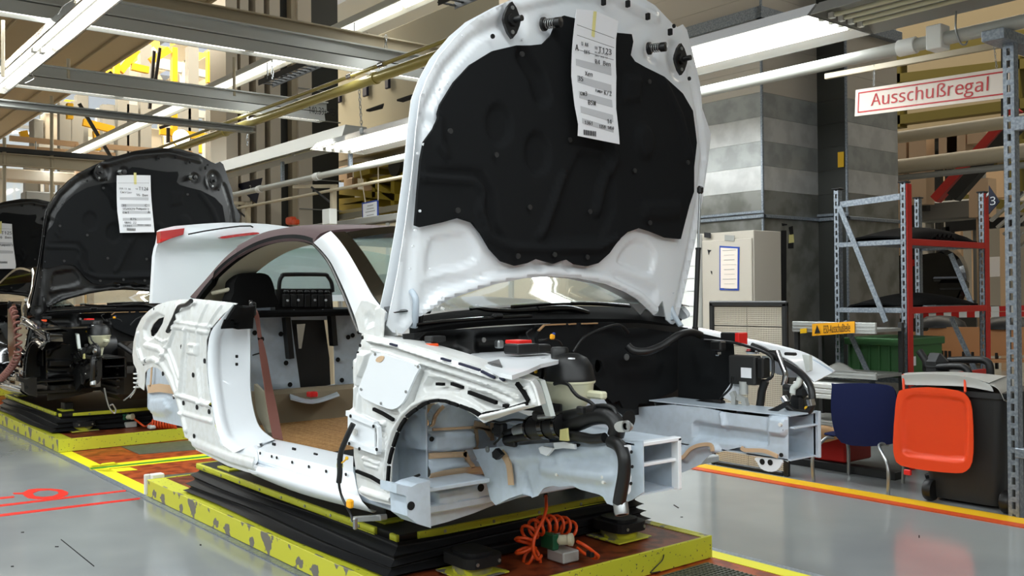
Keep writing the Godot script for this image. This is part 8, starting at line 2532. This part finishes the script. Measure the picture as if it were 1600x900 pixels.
	for k in 3:
		mb = MB.new()
		box2(mb, Vector3(-3.72 + k * 0.01, 0.47 + k * 0.033, -5.66), Vector3(-3.36, 0.50 + k * 0.033, -5.32), 0.004)
		single("flat_box", mb, mats.white_trim, ["lowest flat white box above the paper parcel", "middle flat white box above the paper parcel", "topmost flat white box above the paper parcel"][k], "box", "flat boxes on the trolley")
	mb = MB.new()
	box2(mb, Vector3(-3.72, 0.055, -5.75), Vector3(-3.40, 0.24, -5.44), 0.01)
	single("red_box", mb, mats.red_paint, "red box on the floor under the trolley", "box")
	# green crate on the rack
	t = thing("plastic_crate", Vector3(-3.4, 0.582, -6.1), "green plastic crate on the bottom shelf of the rack", "crate")
	mb = MB.new()
	box2(mb, Vector3(-3.62, 0.582, -6.35), Vector3(-3.22, 0.80, -5.83), 0.008)
	part(t, "body", mb, mats.crate_green)
	mb = MB.new()
	box2(mb, Vector3(-3.635, 0.79, -6.36), Vector3(-3.205, 0.84, -5.815), 0.006)
	part(t, "rim", mb, mats.crate_green)
	for k in 6:
		mb = MB.new()
		box2(mb, Vector3(-3.60 + k * 0.072, 0.59, -5.828), Vector3(-3.59 + k * 0.072, 0.79, -5.815), 0.002)
		part(t, "rib", mb, mats.crate_green)
	mb = MB.new()
	box2(mb, Vector3(-3.215, 0.66, -5.98), Vector3(-3.212, 0.72, -5.93))
	part(t, "label_sticker", mb, mats.paper)
	# ---- blue chair seen from behind
	t = thing("chair", Vector3(-3.15, 0, -5.15), "dark blue moulded chair on tubular steel legs", "chair")
	mb = MB.new()
	var cb := spline2(v2([-3.296,0.577,-3.283,0.59,-3.091,0.607,-2.949,0.605,-2.902,0.572,-2.888,0.47,-2.89,0.323,-2.906,0.27,-3.075,0.235,-3.235,0.239,-3.286,0.318,-3.302,0.433]), 2)
	var bowl := func(p: Vector2) -> float:
		return -0.6 * pow(p.x + 3.15, 2.0) - 0.25 * pow(p.y - 0.45, 2.0)
	panel(mb, cb, [], fz(-5.12), [], 0.04, 0.012, bowl)
	part(t, "backrest", mb, mats.chair_blue)
	mb = MB.new()
	box2(mb, Vector3(-3.36, 0.27, -5.38), Vector3(-2.98, 0.285, -5.14), 0.006)
	part(t, "seat", mb, mats.chair_blue)
	for s in [[-3.34, -5.12, -3.36, -5.03], [-2.98, -5.12, -2.87, -5.02], [-3.32, -5.33, -3.34, -5.38], [-3.0, -5.33, -2.98, -5.38]]:
		mb = MB.new()
		tube(mb, spline(PackedVector3Array([Vector3(s[0] + 0.03, 0.26, s[1] - 0.05), Vector3(s[0], 0.25, s[1]), Vector3(s[2], 0.16, s[3]), Vector3(s[2], 0.0, s[3])])), 0.011, 8)
		part(t, "leg", mb, mats.steel)
	# ---- wheelie bin with its orange lid hanging open
	t = thing("wheelie_bin", Vector3(-2.45, 0, -5.2), "dark grey wheelie bin with its orange lid hanging open", "bin")
	mb = MB.new()
	var rows := []
	for i in 7:
		var f := i / 6.0
		var y := lerpf(0.02, 0.60, f)
		var hw := lerpf(0.19, 0.245, f)
		var hd := lerpf(0.17, 0.23, f)
		var row := PackedVector3Array()
		var rr := rrect(Vector2.ZERO, hw * 2.0, hd * 2.0, 0.05)
		for p in rr:
			row.append(Vector3(-2.47 + p.x, y, -5.24 + p.y))
		row.append(row[0])
		rows.append(row)
	loft(mb, rows, 0.0, 0, 0)
	box2(mb, Vector3(-2.65, 0.02, -5.40), Vector3(-2.29, 0.04, -5.08), 0.01)
	part(t, "body", mb, mats.bin_grey)
	mb = MB.new()
	ext(mb, rrect(Vector2(-2.47, -5.24), 0.53, 0.50, 0.06), fy(0.605), 0.03)
	part(t, "rim", mb, mats.bin_grey)
	mb = MB.new()
	var lp := spline2(v2([-2.77,0.579,-2.736,0.609,-2.597,0.63,-2.437,0.624,-2.383,0.595,-2.361,0.53,-2.356,0.364,-2.364,0.257,-2.395,0.206,-2.449,0.188,-2.603,0.18,-2.756,0.187,-2.793,0.229,-2.8,0.313,-2.786,0.492]), 2)
	var li := feats([["pad", spline2(v2([-2.736,0.56,-2.598,0.588,-2.424,0.581,-2.388,0.527,-2.391,0.293,-2.428,0.255,-2.602,0.246,-2.733,0.254,-2.751,0.319]), 2), 0.014, -0.02]])
	panel(mb, lp, [], fz(-4.955), li, 0.012, 0.006)
	var lidn := part(t, "lid", mb, mats.lid_orange)
	for x in [1412, 1509]:
		mb = MB.new()
		var a := Vector3(-2.736,0.602,-4.96) if x == 1412 else Vector3(-2.397,0.617,-4.96)
		var b := Vector3(-2.755,0.687,-4.99) if x == 1412 else Vector3(-2.413,0.698,-4.99)
		bar(mb, a, b, 0.012, 0.02, 0.003)
		part(lidn, "lid_hinge", mb, mats.lid_orange)
	mb = MB.new()
	box(mb, Vector3(-2.73,0.15,-4.98), Vector3(0.04, 0.03, 0.02), 0.004)
	part(t, "red_tag", mb, mats.red_plastic)
	for x in [-2.66, -2.25]:
		mb = MB.new()
		lathe(mb, v2([0.0, 0.0, 0.055, 0.0, 0.06, 0.01, 0.06, 0.035, 0.055, 0.045, 0.0, 0.045]), along(Vector3(x, 0.06, -5.05), Vector3.RIGHT), 18)
		part(t, "wheel", mb, mats.black)
	mb = MB.new()
	loft(mb, [v3([-2.755,0.685,-4.97,-2.601,0.701,-4.97,-2.404,0.7,-4.97,-2.292,0.665,-5]), v3([-2.755,0.656,-4.975,-2.604,0.67,-4.975,-2.406,0.669,-4.975,-2.276,0.646,-5]), v3([-2.749,0.632,-4.97,-2.602,0.639,-4.97,-2.404,0.646,-4.97,-2.27,0.627,-5])], 0.002, 24, 3, Vector3.BACK)
	loft(mb, [v3([-2.755,0.685,-4.97,-2.601,0.701,-4.97,-2.404,0.7,-4.97,-2.292,0.671,-5]), v3([-2.836,0.681,-5.2,-2.684,0.693,-5.2,-2.504,0.697,-5.2,-2.322,0.687,-5.25]), v3([-2.775,0.674,-5.45,-2.661,0.68,-5.45,-2.552,0.679,-5.45,-2.376,0.672,-5.45])], 0.002, 20, 3, Vector3.UP)
	loft(mb, [v3([-2.292,0.665,-5,-2.333,0.683,-5.2,-2.337,0.677,-5.4]), v3([-2.24,0.643,-4.99,-2.257,0.621,-5.1,-2.295,0.61,-5.3]), v3([-2.216,0.585,-5,-2.238,0.569,-5.1,-2.277,0.574,-5.25])], 0.002, 12, 3, Vector3.RIGHT)
	single("bin_liner", mb, mats.bag, "thin grey bin liner pulled over the rim of the wheelie bin", "bag")
	# ---- right hand post of the aisle frame
	t = thing("slotted_post", Vector3(-2.16, 0, -5.0), "tall slotted steel post at the right edge", "post")
	mb = MB.new()
	slotted_post(mb, Vector3(-2.165, 0.0, -5.0), 2.40, 0.055, 0.05, 0.062)
	var po := part(t, "post", mb, mats.galvanised)
	mb = MB.new()
	box(mb, Vector3(-2.13, 0.33, -4.99), Vector3(0.05, 0.05, 0.05), 0.004)
	part(t, "clamp", mb, mats.galvanised)
	mb = MB.new()
	box2(mb, Vector3(-2.24, 2.40, -5.7), Vector3(-2.13, 2.455, -4.85), 0.003)
	part(t, "head_channel", mb, mats.galvanised)
	mb = MB.new()
	box2(mb, Vector3(-2.135, 1.95, -5.0), Vector3(-1.7, 2.02, -4.96), 0.003)
	part(t, "side_channel", mb, mats.galvanised)
	# ---- hanging sign
	t = thing("hanging_sign", Vector3(-3.218,2.224,-5.3), "white hanging sign with red border and red lettering", "sign")
	var c0 := Vector3(-3.216,2.385,-5.3)
	var c1 := Vector3(-2.26,2.329,-5.2)
	var c2 := Vector3(-2.262,2.177,-5.2)
	var c3 := Vector3(-3.218,2.224,-5.3)
	c2.y = c1.y - (c0.y - c3.y)
	c2.x = c1.x
	var xr := (c1 - c0).normalized()
	var zn := xr.cross(Vector3.UP).normalized()
	var upv := zn.cross(xr).normalized()
	var sf := Transform3D(Basis(xr, upv, zn), c3)
	var sl := c0.distance_to(c1)
	var sh := c0.y - c3.y
	mb = MB.new()
	ext(mb, PackedVector2Array([Vector2(0, 0), Vector2(sl, 0), Vector2(sl, sh), Vector2(0, sh)]), sf, 0.008)
	part(t, "board", mb, mats.sign_white)
	for s in [[0.02, 0.018, sl, 0.026], [0.02, sh - 0.026, sl, sh - 0.018], [0.02, 0.018, 0.028, sh - 0.018]]:
		mb = MB.new()
		ext(mb, PackedVector2Array([Vector2(s[0], s[1]), Vector2(s[2], s[1]), Vector2(s[2], s[3]), Vector2(s[0], s[3])]), Transform3D(sf.basis, sf.origin + zn * 0.0045), 0.002)
		part(t, "border_line", mb, mats.sign_red)
	lettering(t, "lettering", "Ausschußregal", sf * Vector3(sl * 0.505, sh * 0.53, 0.006), xr, upv, sh * 0.46, mats.sign_red, "Droid Sans", sl * 0.765)
	for p in [[Vector3(-3.086,2.389,-5.29), Vector3(-3.08,2.519,-5.29)], [Vector3(-2.332,2.342,-5.22), Vector3(-2.344,2.461,-5.22)]]:
		chain(t, p[0], p[1], 0.006)
	mb = MB.new()
	bar(mb, Vector3(-3.432,2.511,-5.32), Vector3(-2.075,2.463,-5.25), 0.03, 0.035, 0.003)
	single("sign_rail", mb, mats.beige_paint, "thin beige rail from which the red-lettered sign hangs", "rail")
	# ---- chair with black arms and the wooden bench behind
	t = thing("office_chair", Vector3(-2.85, 0, -5.62), "black office chair with curved armrests behind the bin", "chair")
	mb = MB.new()
	box(mb, Vector3(-2.893,0.692,-5.62), Vector3(0.16, 0.16, 0.12), 0.05)
	part(t, "backrest", mb, mats.black)
	for s in [v3([-2.976,0.784,-5.58,-2.936,0.727,-5.58,-2.912,0.689,-5.58,-2.763,0.701,-5.58,-2.694,0.693,-5.58,-2.665,0.639,-5.58]), v3([-2.833,0.728,-5.66,-2.687,0.739,-5.66,-2.612,0.735,-5.66,-2.587,0.695,-5.66,-2.591,0.601,-5.66])]:
		mb = MB.new()
		tube(mb, spline(s), 0.022, 10)
		part(t, "armrest", mb, mats.black)
	mb = MB.new()
	box2(mb, Vector3(-3.03, 0.42, -5.74), Vector3(-2.65, 0.48, -5.52), 0.02)
	part(t, "seat", mb, mats.black)
	mb = MB.new()
	rod(mb, Vector3(-2.85, 0.03, -5.63), Vector3(-2.85, 0.43, -5.63), 0.03)
	part(t, "column", mb, mats.black)
	for k in 5:
		mb = MB.new()
		bar(mb, Vector3(-2.85, 0.05, -5.63), Vector3(-2.85 + 0.11 * cos(k * TAU / 5), 0.02, -5.63 + 0.11 * sin(k * TAU / 5)), 0.03, 0.03, 0.004)
		part(t, "foot", mb, mats.black)
	t = thing("wooden_bench", Vector3(-3.0, 0, -8.6), "brown wooden bench with a tall back beyond the rack", "bench")
	mb = MB.new()
	ext(mb, v2([-4.527,0.774,-4.392,0.783,-4.355,0.819,-3.155,0.844,-3.158,0.631,-4.53,0.526]), fz(-8.4), 0.04)
	part(t, "back_board", mb, mats.wood)
	mb = MB.new()
	ext(mb, v2([-4.53,0.514,-3.158,0.595,-3.158,0.574,-4.53,0.484]), fz(-8.3), 0.3)
	part(t, "seat_board", mb, mats.wood)
	for x in [1472, 1479, 1486, 1510, 1516, 1526, 1552, 1566]:
		mb = MB.new()
		var b := Vector3(-4.253,0.54,-8.38)
		b.x += (x - 1472) * 0.0051
		box(mb, b + Vector3(0, -0.0, 0), Vector3(0.02, 0.14, 0.03), 0.003)
		part(t, "spindle", mb, mats.black)
	for x in [-4.0, -2.6, -1.4]:
		mb = MB.new()
		box2(mb, Vector3(x, 0, -8.45), Vector3(x + 0.08, 0.5, -8.1), 0.004)
		part(t, "bench_leg", mb, mats.concrete)
	# red and white barrier tape
	for q in [[v3([-5.239,0.929,-9.3,-3.386,1.002,-9.3]), "upper red and white barrier tape stretched beyond the rack", 462, 470], [v3([-5.24,0.889,-9.3,-3.387,0.939,-9.3]), "lower red and white barrier tape stretched beyond the rack", 0, 0]]:
		t = thing("barrier_tape", q[0][0], q[1], "tape", "barrier tapes")
		for k in 24:
			mb = MB.new()
			var a: Vector3 = q[0][0].lerp(q[0][1], k / 24.0)
			var b: Vector3 = q[0][0].lerp(q[0][1], (k + 1) / 24.0)
			bar(mb, a, b, 0.003, 0.05)
			part(t, "stripe", mb, mats.red_paint if k % 2 == 0 else mats.white_trim)
	# black covered parts on the bench
	for k in 3:
		mb = MB.new()
		var c := Vector3(-4.348,0.833,-8.55) + Vector3(0.6 * k, 0.0, 0)
		lathe(mb, v2([0.0, 0.09, 0.12, 0.08, 0.2, 0.03, 0.22, -0.02, 0.0, -0.02]), Transform3D(Basis(), c), 14)
		single("black_cover", mb, mats.black, ["black rounded cover behind the bench, leftmost", "black rounded cover behind the bench, middle", "black rounded cover behind the bench, rightmost"][k], "cover", "covers behind the bench")

func _ready() -> void:
	rng.seed = 7
	make_materials()
	setup_view()
	build_hall()
	build_overhead()
	build_pallets()
	var W := {"paint": mats.white_paint, "raw": mats.white_raw, "prime": mats.primer, "gloss": mats.white_paint, "hood": mats.white_paint, "sealer": true, "cabin": true}
	make_car("white convertible body shell with open bonnet and maroon fabric roof", W)
	var B := {"paint": mats.paint_black, "raw": mats.paint_black, "prime": mats.black, "gloss": mats.paint_black, "hood": mats.black_satin, "sealer": false, "cabin": false}
	var black_car := make_car("black car body with open bonnet behind the white body", B)
	black_car_engine(black_car)
	black_car.position += Vector3(-5.42, 0, 0)
	copy(black_car, Vector3(-5.2, 0, 0), "car_body", "third black car body at the left edge with its bonnet open")
	build_details()
	build_right()
	build_background()
